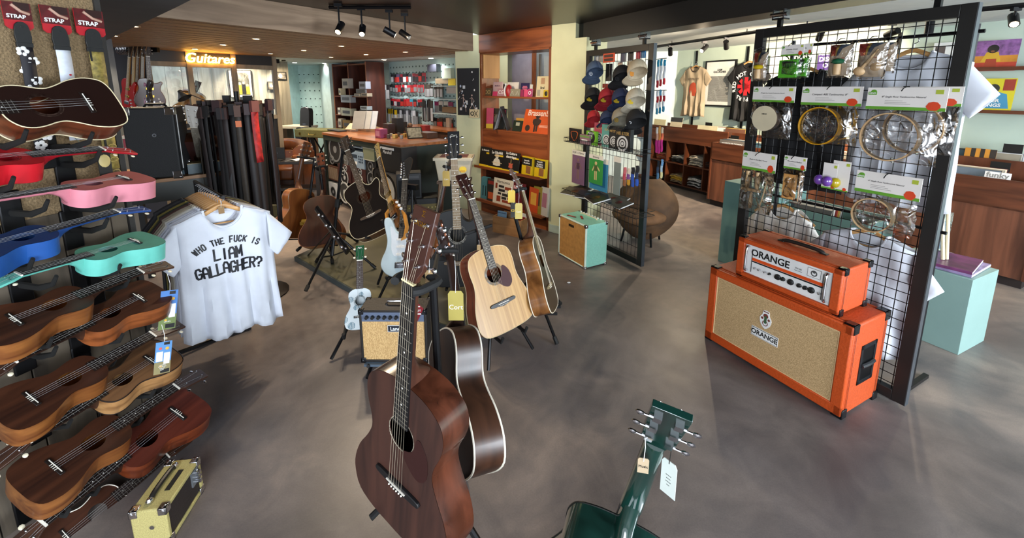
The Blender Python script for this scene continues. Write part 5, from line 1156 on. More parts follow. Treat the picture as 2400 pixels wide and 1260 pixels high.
for i, (x, y0, y1, cols) in enumerate(((1538, 140, 205, ['#b02830', '#dcdfe2', '#dcdfe2', '#3a9ab8']), (1545, 138, 202, ['#b02830', '#e0e2e4', '#e0e2e4', '#3a9ab8']), (1553, 140, 198, ['#c02c38', '#e0e2e4', '#d8dbe0', '#2f8db0']), (1536, 212, 268, ['#3a8aa8', '#e0e2e4', '#b02830', '#e0e2e4']), (1543, 210, 266, ['#3a8aa8', '#dfe2e4', '#a82430', '#5a9ab8']), (1551, 212, 262, ['#3f8fb0', '#dfe2e4', '#a82430', '#dfe2e4']), (1535, 298, 358, ['#c22a80', '#c22a80', '#d8a48c', '#e6dcd0']), (1541, 296, 360, ['#c22a80', '#cc3a8c', '#dc8a44', '#e0a050']), (1547, 298, 356, ['#b82478', '#c22a80', '#e07050', '#e6d0b0']), (1546, 373, 418, ['#d8d4a0', '#a8c4d8', '#6a9ac8']), (1537, 376, 420, ['#5a86a8', '#3a4a60', '#22262c']))):
    f2 = PB; socks('sock beyond the right post of the cap grid, '+['first in the upper red-toed row', 'second in the upper red-toed row', 'third in the upper red-toed row', 'first in the blue-toed row', 'second in the blue-toed row', 'third in the blue-toed row', 'leftmost pink one', 'middle pink one', 'rightmost pink one', 'pale yellow one at the bottom', 'dark blue one at the bottom'][i], f2, x+6, y0, y1, cols, w=.03, name='sock')
bx('pouch', 'orange pouch with dark lettering at the top of the cap grid', 'pouch', MG.off(.04), 1414, 126, 1440, 146, .01, C('#c8421a', .5), lambda r, w, h: P_(MB().box(-w*.4, w*.4, -.001, 0, h*.56, h*.86).box(-w*.4, w*.4, -.001, 0, h*.14, h*.44), 'dark_print', C('#3a1410', .5), r))
for i, (x0, y0, x1, y1, c) in enumerate(((1392, 128, 1402, 145, '#c9ccd0'), (1403, 128, 1412, 146, '#9a958e'), (1455, 120, 1467, 145, '#8b8f94'), (1472, 118, 1484, 142, '#1c1c20'), (1491, 117, 1500, 138, '#b33a4a'), (1502, 118, 1512, 136, '#3a78a8'), (1448, 146, 1458, 160, '#b8ab98'), (1470, 143, 1482, 158, '#a39a86'), (1420, 150, 1434, 190, '#23201f'), (1412, 196, 1424, 206, '#8a2a20'))):
    bx('small_packet', ['silver', 'grey-brown', 'steel grey', 'black', 'crimson', 'sky blue', 'tan', 'olive grey', 'tall dark', 'rust red'][i]+' packet hanging at the back of the cap grid', 'packet', MG.off(-.05), x0, y0, x1, y1, .012, C(c, .5), group='packets on the back of the cap grid')
zB, ua, ub = shelf_basket('lower wire shelf with music books lying on the cap grid', MG, 1317, 1490, (460, 500), .22)
for i, (u, out, a, w, l, th, c, c2, lab) in enumerate(((.10, .16, 20, .24, .17, .012, '#3a2f26', '#a86a3a', 'brown photo book, back left on the lower wire shelf'), (.08, .07, -8, .22, .16, .014, '#1d1a18', '#b5782c', 'black book with an orange disc, front left on the lower wire shelf'), (.30, .15, 30, .22, .15, .012, '#20242c', '#5c7a98', 'dark blue book under the others on the lower wire shelf'), (.36, .08, 12, .20, .15, .014, '#4a4038', '#8a7456', 'grey-brown book in the middle of the lower wire shelf'), (.46, .17, -18, .26, .17, .014, '#2c241c', '#9c7038', 'brown book leaning back against the wires'), (.58, .07, 6, .25, .17, .014, '#171513', '#b82c2c', 'black book with a red title, front right of the lower wire shelf'), (.72, .13, -6, .22, .15, .014, '#1b1816', '#a8303c', 'black book with a red emblem, right end of the lower wire shelf'))):
    q = MB(); q.box(-w/2, w/2, -l/2, l/2, 0, th, 0); r = thing('book', lab, 'book', M=pose(MG.pt(u, zB+.022+.004*i, .03+out), MG.a+radians(a), radians(14))); P_(q, 'cover', C(c, .3, var=.2, sc=14), r, bevel=.001)
    q = MB(); q.box(-w/2+.003, w/2+.002, -l/2-.0015, l/2+.001, .0025, th-.0025); P_(q, 'pages', WHITE, r); q = MB(); q.disc(0, 0, l*.22, -.0008, 0, 0, 16, MX.Translation((0, 0, th))@MX.Rotation(-pi/2, 4, 'X')@MX.Scale(-1, 4, (0, 1, 0))); P_(q, 'cover_print', C(c2, .4), r, smooth=0)
# brown shaggy lounge chair behind the grid
c0 = P(1512, 480, 4.75); r = thing('lounge_chair', 'brown furry rounded chair behind the cap grid', 'chair', M=pose((1.42, 4.42, 0), radians(-35)))
q = MB(); q.grid(lambda a, b: ((.30+.05*sin(pi*b))*cos(2*pi*a)*sin(pi*(.04+.92*b))**.45, (.24)*sin(2*pi*a)*sin(pi*(.04+.92*b))**.45+.10*b, .03+.64*b), 24, 14); P_(q, 'shell', C('#5c4128', .8, var=.28, sc=5, bump=.6), r, smooth=80)
q = MB(); q.grid(lambda a, b: (.28*cos(2*pi*a)*sin(pi*(.05+.9*b))**.5, -.15+.26*sin(2*pi*a)*sin(pi*(.05+.9*b))**.5, .22+.18*b), 20, 8); P_(q, 'seat', C('#6b4a2c', .8, var=.25, sc=6, bump=.6), r, smooth=80)
for x in (-.2, .2):
    for y in (-.25, .12): q = MB(); q.tube([(x*.8, y*.8, 0), (x*.7, y*.7, .14)], .012, 6); P_(q, 'leg', BLKMETAL, r)
# ================================================================ record room
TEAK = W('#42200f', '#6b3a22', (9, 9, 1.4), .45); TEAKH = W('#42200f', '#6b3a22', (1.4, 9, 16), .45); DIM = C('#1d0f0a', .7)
CB = Fr((2.45, 7.31), -63.)
uE = 1.72
def cubby():
    _, zp = CB.uv(1600, 335); _, zm = CB.uv(1600, 386)
    us = [CB.uv(1563, 340)[0], CB.uv(1605, 348)[0], CB.uv(1651, 352)[0]]; print('cub', us, zp, zm)
    dx = (us[2]-us[0])/2; us = [us[0]-2*dx, us[0]-dx]+us+[us[2]+dx]; L = us[0]; Rr = us[-1]
    r = fthing('record_browser', 'dark wood record browser with T-shirt cubbyholes below', 'shelving', CB, 0)
    q = MB(); q.box(L, Rr, 0, .02, zp, 1.0); P_(q, 'front_panel', TEAKH, r)
    q = MB(); q.box(L, Rr, .37, .39, 0, 1.02); P_(q, 'back_panel', TEAKH, r)
    q = MB(); q.box(L, Rr, .02, .37, zp-.0, zp+.02); P_(q, 'record_tray', TEAKH, r)
    for u in us: q = MB(); q.box(u-.009, u+.009, .0, .37, .06, zp); P_(q, 'divider', TEAK, r)
    for z in (.06, zm): q = MB(); q.box(L, Rr, .002, .37, z-.009, z+.009); P_(q, 'shelf', TEAKH, r)
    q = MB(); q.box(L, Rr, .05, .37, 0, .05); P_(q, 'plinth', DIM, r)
    return us, zp, zm
us, zp, zm = cubby()
U2 = Fr((2.76, 5.84), -62.2)
r = fthing('record_browser', 'long dark wood record browser running to the right edge of the shop', 'shelving', U2, 0)
q = MB(); q.box(0, 2.97, .012, .42, .08, .64); P_(q, 'lower_cabinet', W('#4b2a1c', '#7a4a34', (14, 14, 1.2), .45), r); q = MB(); q.box(0, 2.97, .0, .02, .655, .885); P_(q, 'front_panel', TEAKH, r)
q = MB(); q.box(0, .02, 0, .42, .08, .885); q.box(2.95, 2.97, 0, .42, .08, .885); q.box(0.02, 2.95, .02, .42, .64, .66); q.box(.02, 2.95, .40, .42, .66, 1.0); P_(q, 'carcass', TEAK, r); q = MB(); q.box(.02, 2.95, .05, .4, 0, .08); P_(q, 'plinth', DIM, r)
q = MB(); q.box(.3, 2.97, .42, .43, .60, 1.0); q.box(.3, 2.97, .43, .80, .70, .72); P_(q, 'upper_tier', TEAKH, r)
RC = ['#d6cdb8', '#33302e', '#a83a2c', '#c9b25a', '#e4e2dc', '#5c6a78', '#8f8878', '#1c1c1e', '#b7aa94', '#6d4a3a', '#dadada', '#3e5a6a', '#c7c2b8', '#7f2f2a', '#4a4a4a', '#e8e0c8']
RN = ['cream', 'charcoal', 'red', 'straw yellow', 'white', 'slate blue', 'taupe', 'black', 'beige', 'brown', 'light grey', 'petrol blue', 'pale grey', 'dark red', 'dark grey', 'ivory']
def records(fr, u0, u1, z, out0, n, seed, grp, where, first=None, lean=8, dz=.0, wr=.31):
    rr = random.Random(seed); k = int((u1-u0)/wr); 
    proto = {}
    for j in range(max(1, k)):
        for i in range(n):
            c = rr.choice(RC); key = c
            if key not in proto:
                q = MB(); q.box(-.155, .155, 0, .004, 0, .312); o = q.build('vinyl_record', C(c, .45)); proto[key] = o
            else: o = proto[key].copy(); COL.objects.link(o)
            o.matrix_basis = pose(fr.pt(u0+wr*(j+.5)+rr.uniform(-.004, .004), z+rr.uniform(0, .006), out0-.009*i*2.2), fr.a, radians(-lean+rr.uniform(-3, 2)))
            tag(o, RN[RC.index(c)]+' vinyl record filed upright '+where, 'record', grp)
records(CB, .98, 1.60, .735, -.06, 9, 1, 'records in the cubby browser', 'in the browser above the folded T-shirts')
records(U2, .08, .70, .62, -.06, 9, 2, 'records at the near end of the long browser', 'at the inner end of the long browser')
records(U2, 1.15, 2.7, .625, -.05, 10, 3, 'records in the lower tier of the long browser', 'in the lower tier beyond the tall grid')
records(U2, 1.15, 2.7, .735, -.47, 8, 4, 'records in the upper tier of the long browser', 'in the upper tier beyond the tall grid')
for i, (fr, x0, y0, x1, y1, c, d) in enumerate(((CB.off(-.05), 1571, 274, 1599, 300, '#d8c9a8', 0), (CB.off(-.05), 1532, 278, 1559, 300, '#cfc49a', 1), (CB.off(-.02), 1633, 292, 1680, 325, '#d6cca6', 2))):
    def deco(r, w, h, d=d):
        q = MB(); q.box(-w*.5, w*.5, -.001, 0, h*.58, h) if d == 0 else q.box(-w*.5, w*.5, -.001, 0, 0, h*.25); P_(q, 'printed_band', C('#3a3a3a' if d == 0 else '#d0b428', .5), r)
    bx('vinyl_record', ['cream record with a dark band on top of the cubby browser', 'yellow-edged record beside the socks', 'cream record facing out at the front of the browser'][i], 'record', fr, x0, y0, x1, y1, .005, C(c, .5), deco, tilt=8)
o = bx('vinyl_record', 'grey record lettered in white at the inner end of the long browser', 'record', U2.off(-.035), 1686, 326, 1746, 352, .005, C('#6b6560', .5), None, tilt=6); text('AUTOMATIC FOR THE PEOPLE', .022, WHITE, o, (0, -.001, .085), bold=.02)
o = bx('vinyl_record', 'orange and black striped record in the upper tier by the tall grid', 'record', U2.off(-.45), 2262, 345, 2338, 380, .005, C('#c8872c', .5), lambda r, w, h: P_(MB().box(-w*.3, -w*.15, -.001, 0, .02, h).box(w*.0, w*.14, -.001, 0, .02, h).box(w*.3, w*.5, -.001, 0, .02, h), 'black_stripes', C('#2a2420', .5), r), tilt=6)
o = bx('vinyl_record', 'white record with grey script, front of the lower tier', 'record', U2.off(-.03), 2308, 400, 2372, 440, .005, WHITE, None, tilt=6); text('funky', .06, C('#8a8a86', .5), o, (0, -.001, .10), bold=.02)
for i, (fr, x, y) in enumerate(((U2.off(-.30), 2345, 385), (U2.off(-.6), 2375, 343), (CB.off(-.2), 1661, 290), (CB.off(-.2), 1711, 300), (U2.off(-.25), 1722, 321))):
    u, z = fr.uv(x, y); q = MB(); q.box(-.06, .06, 0, .004, -.06, .02); o = tag(q.build('divider_tab', BLACK), 'black divider tab among the records, '+['lower tier beyond the tall grid', 'upper tier at the right edge', 'above the left cubbyholes', 'above the right cubbyholes', 'inner end of the long browser'][i], 'divider'); o.matrix_basis = pose(fr.pt(u, z), fr.a)
# folded shirts in the cubbyholes
def pile(label, u, z, cols, n=5, w=.24, seed=0):
    rr = random.Random(seed)
    for i in range(n):
        c = cols[i % len(cols)]; q = MB(); s = [rr.uniform(-.01, .01) for _ in range(6)]
        q.grid(lambda a, b: ((a-.5)*w*(1-.05*sin(b*9+s[0]*99)), (b-.5)*.27, .018*sin(pi*min(1, max(0, a)))**.4+.004*sin(a*11+s[1]*300)+.003*sin(b*13)), 12, 8)
        o = q.build('folded_t_shirt', C(c, .9, var=.25, sc=28), smooth=60, solid=.014); o.matrix_basis = pose(CB.pt(u+s[2], z+.012+.022*i, -.17+s[3]), CB.a+s[4]*6)
        tag(o, label+', '+['first', 'second', 'third', 'fourth', 'fifth', 'sixth', 'seventh'][i]+' from the bottom', 'T-shirt', 'folded T-shirts in the cubbyholes')
cc = [(us[i]+us[i+1])/2 for i in range(5)]
pile('orange-brown folded T-shirt in the upper cubbyhole beside the socks', cc[1]+.05, zm, ['#8a3a22', '#a0694c', '#94421f'], 5, seed=1)
pile('black or white folded T-shirt left of the grey pile', cc[2]+.02, zm, ['#141414', '#141414', '#141414', '#c8c4ba', '#b8b4aa'], 5, seed=2)
pile('grey folded T-shirt in the upper cubbyhole', cc[3], zm, ['#c8bfae', '#8a8880', '#b5b0a4', '#6e6c66', '#a8a498'], 7, seed=3)
pile('black folded T-shirt in the lower left cubbyhole', cc[1]+.04, .07, ['#161618', '#202024'], 3, seed=4)
pile('yellow and brown folded T-shirt in the lower cubbyhole', cc[2]+.02, .07, ['#7a6a52', '#8c7450', '#b8942c', '#c4a02a', '#b89a48'], 6, seed=5)
pile('white and black folded T-shirt in the lower cubbyhole', cc[3], .07, ['#d0d0d0', '#1a1a1c', '#c8c8ca', '#222224', '#dadada'], 7, seed=6)
pile('dark folded T-shirt at the edge of the long browser', cc[4]-.1, zm, ['#4a2c22', '#2c2220'], 4, seed=7)
# wall posters and shirts
WL = RW.off(.03)
def poster(r, w, h):
    q = MB(); q.box(-w*.44, w*.44, -.002, 0, h*.035, h*.965); P_(q, 'mount', C('#e4e4de', .4), r)
    q = MB(); q.box(-w*.33, w*.33, -.003, 0, h*.11, h*.66); pr = P_(q, 'printed_square', C('#7c7c78', .5), r)
    q = MB()
    for k in range(26):
        z = h*(.12+.53*k/25); q.tube([(-w*.32+.64*w*i/20, -.0036, z+h*.018*sin(i*.9+k*.35)*math.exp(-((i-10+4*sin(k*.25))/3.)**2)*1.3) for i in range(21)], .0012, 3)
    P_(q, 'wavy_lines', C('#d6d6d0', .5), pr, smooth=0)
    text('LIAM\nGALLAGHER', h*.055, BLACK, r, (0, -.003, h*.77), bold=.03, line=.8)
bx('framed_poster', 'framed poster of wavy grey lines between two T-shirts on the wall', 'poster', WL, 1654, 143, 1727, 250, .025, BLACK, poster)
def onwall(px, py, out=.06): u, z = RW.off(out).uv(px, py); return pose(RW.pt(u, z, out), RW.a)
def marley(root, th, yat):
    text('BOB MARLEY', .055, C('#6a5a48', .7), root, (0, -th-.008, -.20), sx=.7, bold=0)
    q = MB(); q.ball((0, -th-.002, -.36), .075, 0, 14, 8, (1, .08, 1.45)); q.box(-.055, .055, -th-.006, -th, -.47, -.36); P_(q, 'printed_portrait', C('#b8482a', .7), root)
tee('t_shirt', 'beige T-shirt with an orange portrait hanging on the record room wall', onwall(1631, 156), '#a8957a', wid=.46, lenz=.80, seed=31, front=marley, collar=C('#3a2c24', .8), thick=.03); hanger('hanger of the beige T-shirt on the wall', onwall(1631, 156), hook=.10)
def rhcp(root, th, yat):
    q = MB()
    for a in range(4): q.box(-.13, .13, -th-.006, -th-.002, -.026, .026, 0, MX.Translation((0, 0, -.34))@MX.Rotation(a*pi/4, 4, 'Y'))
    P_(q, 'printed_asterisk', C('#b81c24', .7), root)
    s = 'RED HOT CHILI PEPPERS '
    for i, ch in enumerate(s):
        if ch == ' ': continue
        a = -1.9+i*2*pi/len(s); text(ch, .075, WHITE, root, (.185*sin(a), -th-.004, -.34+.185*cos(a)), rot=(pi/2, a, 0), bold=.03)
tee('t_shirt', 'black T-shirt with a red star ring hanging on the record room wall', onwall(1757, 146, .08), '#101013', wid=.50, lenz=.84, seed=32, front=rhcp, thick=.03); hanger('hanger of the black T-shirt on the wall', onwall(1757, 146, .08), hook=.08)
for (x, lab) in ((1627, 'behind the beige T-shirt'), (1745, 'behind the black T-shirt'), (2090, 'seen through the top of the tall grid')):
    f = RW.off(.02); u, _ = f.uv(x, 200); q = MB(); q.box(-.014, .014, 0, .02, .95, 2.22); r = fthing('slotted_upright', 'black slotted wall upright '+lab, 'wall upright', f, u); P_(q, 'rail', BLKMETAL, r)
    
def art1(r, w, h):
    q = MB(); rect(q, w, h, 0, .5, 1, 1, 0); rect(q, w, h, 0, .0, 1, .28, 1); rect(q, w, h, 0, .28, 1, .5, 2); P_(q, 'painted_ground', [C('#8a5c98', .6, var=.3, sc=20), C('#b8402c', .6, var=.2), C('#c8862c', .6, var=.2)], r)
    q = MB(); q.ball((-.05*w, -.002, h*.72), w*.13, 0, 12, 7, (1, .05, 1)); q.prism([(-.28*w, h*.3), (.16*w, h*.3), (.08*w, h*.62), (-.18*w, h*.62)], -.002, 0, 1, 'y'); q.ball((-.05*w, -.003, h*.66), w*.055, 2, 10, 6, (1, .05, 1)); q.prism([(-.2*w, h*.02), (.1*w, h*.02), (.06*w, h*.4), (-.16*w, h*.4)], -.0024, 0, 3, 'y'); P_(q, 'painted_figure', [BLACK, C('#c8a02c', .6), C('#7a4a30', .6), C('#9c3c24', .6)], r)
def art2(r, w, h):
    q = MB(); rect(q, w, h, 0, 0, 1, 1, 0); P_(q, 'yellow_ground', C('#d2c42a', .6), r)
    q = MB(); q.ball((-.1*w, -.002, h*.68), w*.17, 0, 12, 7, (1, .05, 1.1)); q.prism([(-.45*w, h*.05), (.42*w, h*.05), (.3*w, h*.5), (-.02*w, h*.6), (-.3*w, h*.5)], -.002, 0, 1, 'y'); q.prism([(-.4*w, h*.3), (-.1*w, h*.3), (-.2*w, h*.52)], -.003, 0, 0, 'y'); P_(q, 'printed_portrait', [C('#2a2a26', .6), C('#3f8ab0', .6)], r)
    text('BIKER\nSONGS', h*.15, WHITE, r, (-.12*w, -.004, h*.22), bold=.03); q = MB(); rect(q, w, h, .66, .62, .97, .97, 0, y=-.002); P_(q, 'sticker', C('#9a3a2c', .5), r)
bx('vinyl_record', 'purple and orange record with a dancing figure on a wall ledge', 'record', RW.off(.10), 2283, 97, 2392, 166, .006, C('#7a5088', .5), art1, tilt=5)
bx('vinyl_record', 'yellow and blue portrait record on the lower wall ledge', 'record', RW.off(.10), 2300, 184, 2384, 258, .006, C('#b8b030', .5), art2, tilt=5)
for k, y in enumerate((167, 261)):
    f = RW.off(.14); u0, z = f.uv(2215, y-4); u1, _ = f.uv(2400, y); r = fthing('wall_ledge', ['upper', 'lower'][k]+' dark wooden wall ledge for records', 'ledge', RW, u0); q = MB(); q.box(0, u1-u0+.6, -.14, 0, z-.02, z); q.box(0, u1-u0+.6, -.145, -.135, z-.02, z+.012); P_(q, 'board', TEAKH, r)
bx('printed_sheet', 'white price sheet with a dark panel on the wall, seen through the tall grid', 'sheet', RW.off(.05), 2190, 101, 2250, 150, .004, C('#d8dcdc', .5), lambda r, w, h: (P_(MB().box(-w*.42, -w*.02, -.001, 0, h*.2, h*.85), 'dark_panel', C('#39343a', .5), r)))
o = bx('printed_sheet', 'dark purple sign lettered VINYL behind the black T-shirt', 'sign', RW.off(.05), 1918, 129, 1958, 164, .004, C('#3c2a66', .5)); text('VINYL\nDISC\nO', .075, WHITE, o, (0, -.001, .13), bold=.03)
bx('white_panel', 'bright white board on the wall behind the thumb piano packs', 'board', RW.off(.04), 1806, 130, 1868, 182, .01, C('#e6e6e6', .5))
# plinths
PLG = C('#5e807b', .6, var=.03)
c0 = PF(2245, 832); P3 = Fr((c0.x, c0.y), 25)
r = thing('display_plinth', 'tall grey-green plinth beside the post of the tall grid, books on top', 'plinth', M=pose((c0.x, c0.y, 0), radians(25)))
z3 = (P3.uv(2268, 662))[1]; print('plinth', z3)
q = MB(); q.box(0, .36, 0, .42, 0, z3); P_(q, 'box_body', C('#86a39d', .55, var=.02), r, bevel=.002)
c1 = PF(1682, 610); r = thing('display_plinth', 'long grey-green plinth behind the tall grid', 'plinth', M=pose((c1.x, c1.y, 0), radians(-62)))
q = MB(); q.box(0, .50, 0, .40, 0, .78); P_(q, 'box_body', PLG, r, bevel=.002)
c2 = V(c1)+V((cos(radians(-62)), sin(radians(-62)), 0))*.52
r = thing('record_box', 'grey-green record box stand behind the tall grid', 'box', M=pose((c2.x, c2.y, 0), radians(-62)))
q = MB(); q.box(0, .60, 0, .02, 0, .68); q.box(0, .6, .38, .40, 0, .68); q.box(0, .02, .02, .38, 0, .68); q.box(.58, .6, .02, .38, 0, .68); q.box(.02, .58, .02, .38, .36, .38); P_(q, 'box_body', PLG, r, bevel=.002)
BX2 = Fr((c2.x, c2.y), -62); records(BX2, .03, .57, .385, -.05, 9, 9, 'records in the grey-green box', 'in the grey-green box behind the tall grid', wr=.27)
# magazines on the tall plinth
for i, (dx, dy, a, w, l, c, lab) in enumerate(((.19, .16, 4, .34, .26, '#9a88b0', 'lilac book at the bottom of the plinth pile'), (.17, .17, 10, .33, .25, '#6a2f5c', 'dark magenta book on top of the plinth pile'), (.30, .24, -8, .20, .26, '#c9ccd2', 'pale book at the right of the plinth pile'))):
    q = MB(); q.box(-w/2, w/2, -l/2, l/2, 0, .018); r = thing('book', lab, 'book', M=pose((c0+V((cos(radians(25))*dx-sin(radians(25))*dy, sin(radians(25))*dx+cos(radians(25))*dy, z3+.001+.019*(i if i < 2 else 0)))), radians(25+a))); P_(q, 'cover', C(c, .35, var=.3, sc=12), r, bevel=.001); q = MB(); q.box(-w/2+.002, w/2+.0015, -l/2-.0012, l/2-.002, .003, .015); P_(q, 'pages', WHITE, r)
q = MB(); q.box(-.10, .10, 0, .03, 0, .26); r = thing('clear_case', 'transparent plastic sleeve standing on the plinth', 'sleeve', M=pose(c0+V((.14, .36, z3+.04)), radians(20))); P_(q, 'plastic_sleeve', BAG(.15), r); q = MB(); q.box(-.08, .08, .01, .02, .01, .20); P_(q, 'blue_insert', C('#7d9db8', .5, var=.3, sc=20), r)
q = MB(); 
r = thing('folded_sticks', 'pale wooden drumsticks standing on the plinth', 'drumsticks', M=pose(c0+V((.03, .22, z3+.04)), radians(10)))
for k in range(2): q = MB(); q.tube([(.03*k, 0, 0), (-.055+.05*k, .02, .36)], .010, 8); P_(q, 'stick', CREAM, r)
# ================================================================ bookshelf
SW = W('#5c2a12', '#94502a', (1.5, 9, 14), .4, coat=.15); SWV = W('#5c2a12', '#94502a', (9, 9, 1.3), .4, coat=.15)
L_ = 1.172
def zat(y, x=1285, fr=SH): return fr.uv(x, y)[1]
z1, z2, z3_, z4 = zat(228), zat(316), zat(420, 1278, SH.off(.10)), zat(512, 1284, SH.off(.08)); print('shelf z', z1, z2, z3_, z4)
z2b = SH.uv(1285, 390)[1]
bk = fthing('bookshelf', 'tall red-brown wooden bookshelf beside the pale pillar', 'bookshelf', SH, 0)
for x in (0, L_-.035): q = MB(); q.box(x, x+.035, 0, .30, 0, 2.06); P_(q, 'side_panel', SWV, bk, bevel=.002)
q = MB(); q.box(0, L_, -.012, .02, 2.05, 2.268); P_(q, 'top_panel', SW, bk, bevel=.002); q = MB(); q.box(0, L_, 0, .30, 2.03, 2.055); P_(q, 'shelf', SW, bk)
for z in (z1, z2): q = MB(); q.box(.03, L_-.03, .004, .30, z-.022, z); P_(q, 'shelf', SW, bk)
q = MB(); q.box(.03, L_-.03, .01, .03, z2b, z2-.02); P_(q, 'front_panel', SW, bk); q = MB(); q.box(.03, L_-.03, .06, .08, .05, z2b); P_(q, 'back_panel', W('#2f1409', '#55280f', (1.5, 9, 14), .5), bk); q = MB(); q.box(.03, L_-.03, .0, .03, 0, z4-.06); P_(q, 'base_panel', SW, bk)
q = MB(); q.box(-.0, L_-.05, -.11, .06, z3_-.02, z3_); q.box(0, L_-.05, -.115, -.105, z3_-.02, z3_+.012); P_(q, 'ledge', SW, bk); q = MB(); q.box(0, L_-.03, -.09, .06, z4-.02, z4); q.box(0, L_-.03, -.095, -.085, z4-.02, z4+.012); P_(q, 'ledge', SW, bk)
q = MB(); q.box(.036, .05, .02, .30, z1+.22, 2.03); P_(q, 'light_board', W('#a8743c', '#c8965a', (9, 9, 1.3), .5), bk)
for (x0, x1, m_, o_) in ((1160, 1203, C('#b9c0ac', .7), -.75), (1200, 1246, C('#a49aa4', .7), -.70), (1246, 1253, SWV, -.66), (1253, 1292, C('#a8aca8', .6), -.74)):
    f_ = SH.off(o_); a_, b_ = f_.uv(x0, 200)[0], f_.uv(x1, 200)[0]; q = MB(); q.box(a_, b_, 0, .03, 0, 2.1)
    o = q.build('wall_3', m_); o.matrix_basis = pose(f_.O, f_.a); o['kind'] = 'structure'
f_ = SH.off(-.66); u0 = f_.uv(1262, 200)[0]; r = fthing('slotted_upright', 'steel slotted upright seen through the bookshelf', 'wall upright', f_, u0); q = MB(); q.box(0, .03, 0, .03, 0, 2.05); P_(q, 'rail', STEEL, r)
def cover_text(lines, m, bg=None, bands=(), picture=None, size=None):
    def f(r, w, h):
        q = MB()
        for (a, b, c, d, col) in bands: q = MB(); rect(q, w, h, a, b, c, d, 0, y=-.0008); P_(q, 'printed_panel', C(col, .5), r, smooth=0)
        if picture: picture(r, w, h)
        for (s, zz, sz) in lines: text(s, sz*w, C(m, .5), r, (0, -.002, h*zz), bold=.025)
    return f
def man(col, hat='#c8b088'):
    def f(r, w, h):
        q = MB(); q.ball((0, -.001, h*.62), w*.085, 0, 10, 6, (1, .1, 1.1)); q.prism(spl([(-w*.2, h*.2), (w*.22, h*.2), (w*.15, h*.5), (0, h*.56), (-w*.15, h*.5)], 2, True), -.0016, 0, 0, 'y'); q.ball((0, -.0015, h*.69), w*.16, 1, 12, 5, (1, .1, .35)); q.box(-w*.28, w*.32, -.0022, 0, h*.31, h*.34, 1); P_(q, 'printed_figure', [C(col, .6), C(hat, .6)], r)
    return f
def gtr_print(col):
    def f(r, w, h):
        q = MB(); q.prism(spl([(-.12*w, h*.22), (.12*w, h*.2), (.1*w, h*.36), (.14*w, h*.45), (.02*w, h*.42), (-.12*w, h*.46), (-.09*w, h*.34)], 2, True), -.0016, 0, 0, 'y'); q.box(-.015*w, .02*w, -.0016, 0, h*.4, h*.66, 1); P_(q, 'printed_guitar', [C(col, .6), C('#a88858', .6)], r)
    return f
S_ = SH.off(-.06); BK1 = SH.off(-.10)
def bkx(lab, fr, x0, y0, x1, y1, col, deco=None, th=.02, zb=None, tilt=6, name='book', cat='book', **kw): return bx(name, lab, cat, fr, x0, y0, x1, y1, th, C(col, .4), deco, zb=zb, tilt=tilt, **kw)
bkx('dark book at the back of the top shelf', BK1.off(-.1), 1162, 172, 1182, 200, '#1b1f28', zb=z1)
bkx('small square bronze card, left end of the top shelf', S_, 1134, 206, 1150, 224, '#5a4a30', lambda r, w, h: P_(MB().ring(-w*.2, h*.5, w*.12, w*.2, -.001, 0).ring(w*.2, h*.5, w*.12, w*.2, -.001, 0), 'printed_rings', C('#a08a58', .5), r), zb=z1, name='card_box', cat='card box')
bkx('pale pink book on the top shelf', S_.off(-.05), 1154, 189, 1175, 222, '#c8a8a8', cover_text([('MUSICA', .72, .17)], '#7a5a66'), zb=z1)
bkx('pink cards in front of the pale pink book', S_.off(.02), 1154, 213, 1165, 224, '#b8305c', zb=z1, name='card_box', cat='card box')
bkx('square card lettered CG on the top shelf', S_.off(.02), 1165, 206, 1182, 224, '#a07880', lambda r, w, h: text('CG', w*.5, WHITE, r, (0, -.001, h*.5)), zb=z1, name='card_box', cat='card box')
bkx('white books at the back of the top shelf', S_.off(-.07), 1187, 181, 1212, 214, '#d8d2c8', cover_text([], '#000000', bands=((.3, .1, .6, .5, '#a03030'),)), zb=z1)
r = fthing('figurine', 'small red and white figurine on the top shelf', 'figurine', S_, S_.uv(1193, 215)[0], z1, 0)
q = MB(); q.lathe([(.03, 0), (.045, .05), (.03, .12), (.01, .14)], 10); P_(q, 'red_body', C('#98181c', .4), r); q = MB(); q.tube(spl([(-.045, -.02, .0), (-.05, -.025, .07), (-.03, -.03, .13)], 3), [.006, .008, .008, .01, .01, .008, .008], 8); q.ball((-.028, -.03, .145), .014); P_(q, 'white_figure', WHITE, r)
for (a, b, lab) in ((1194, 1206, 'left'), (1206, 1218, 'right')): bkx('silver-grey square card of the pair on the top shelf, the '+lab+' one', S_.off(.02), a, 206, b, 224, '#8a8470', lambda r, w, h: P_(MB().tube([(-w*.3, -.001, h*.2), (0, -.001, h*.7), (w*.3, -.001, h*.2)], .002, 4), 'printed_figure', C('#d8d2bc', .5), r), zb=z1, name='card_box', cat='card box')
bkx('navy book with red lettering on the top shelf', S_.off(-.03), 1219, 184, 1239, 216, '#1f1f4a', cover_text([], '#d87088', bands=((.25, .72, .75, .78, '#d87088'), (.2, .6, .8, .68, '#d87088'), (.25, .5, .75, .56, '#d87088'))), zb=z1)
bkx('white-spined book beside the navy one', S_.off(-.04), 1240, 181, 1245, 210, '#d4cfc4', zb=z1)
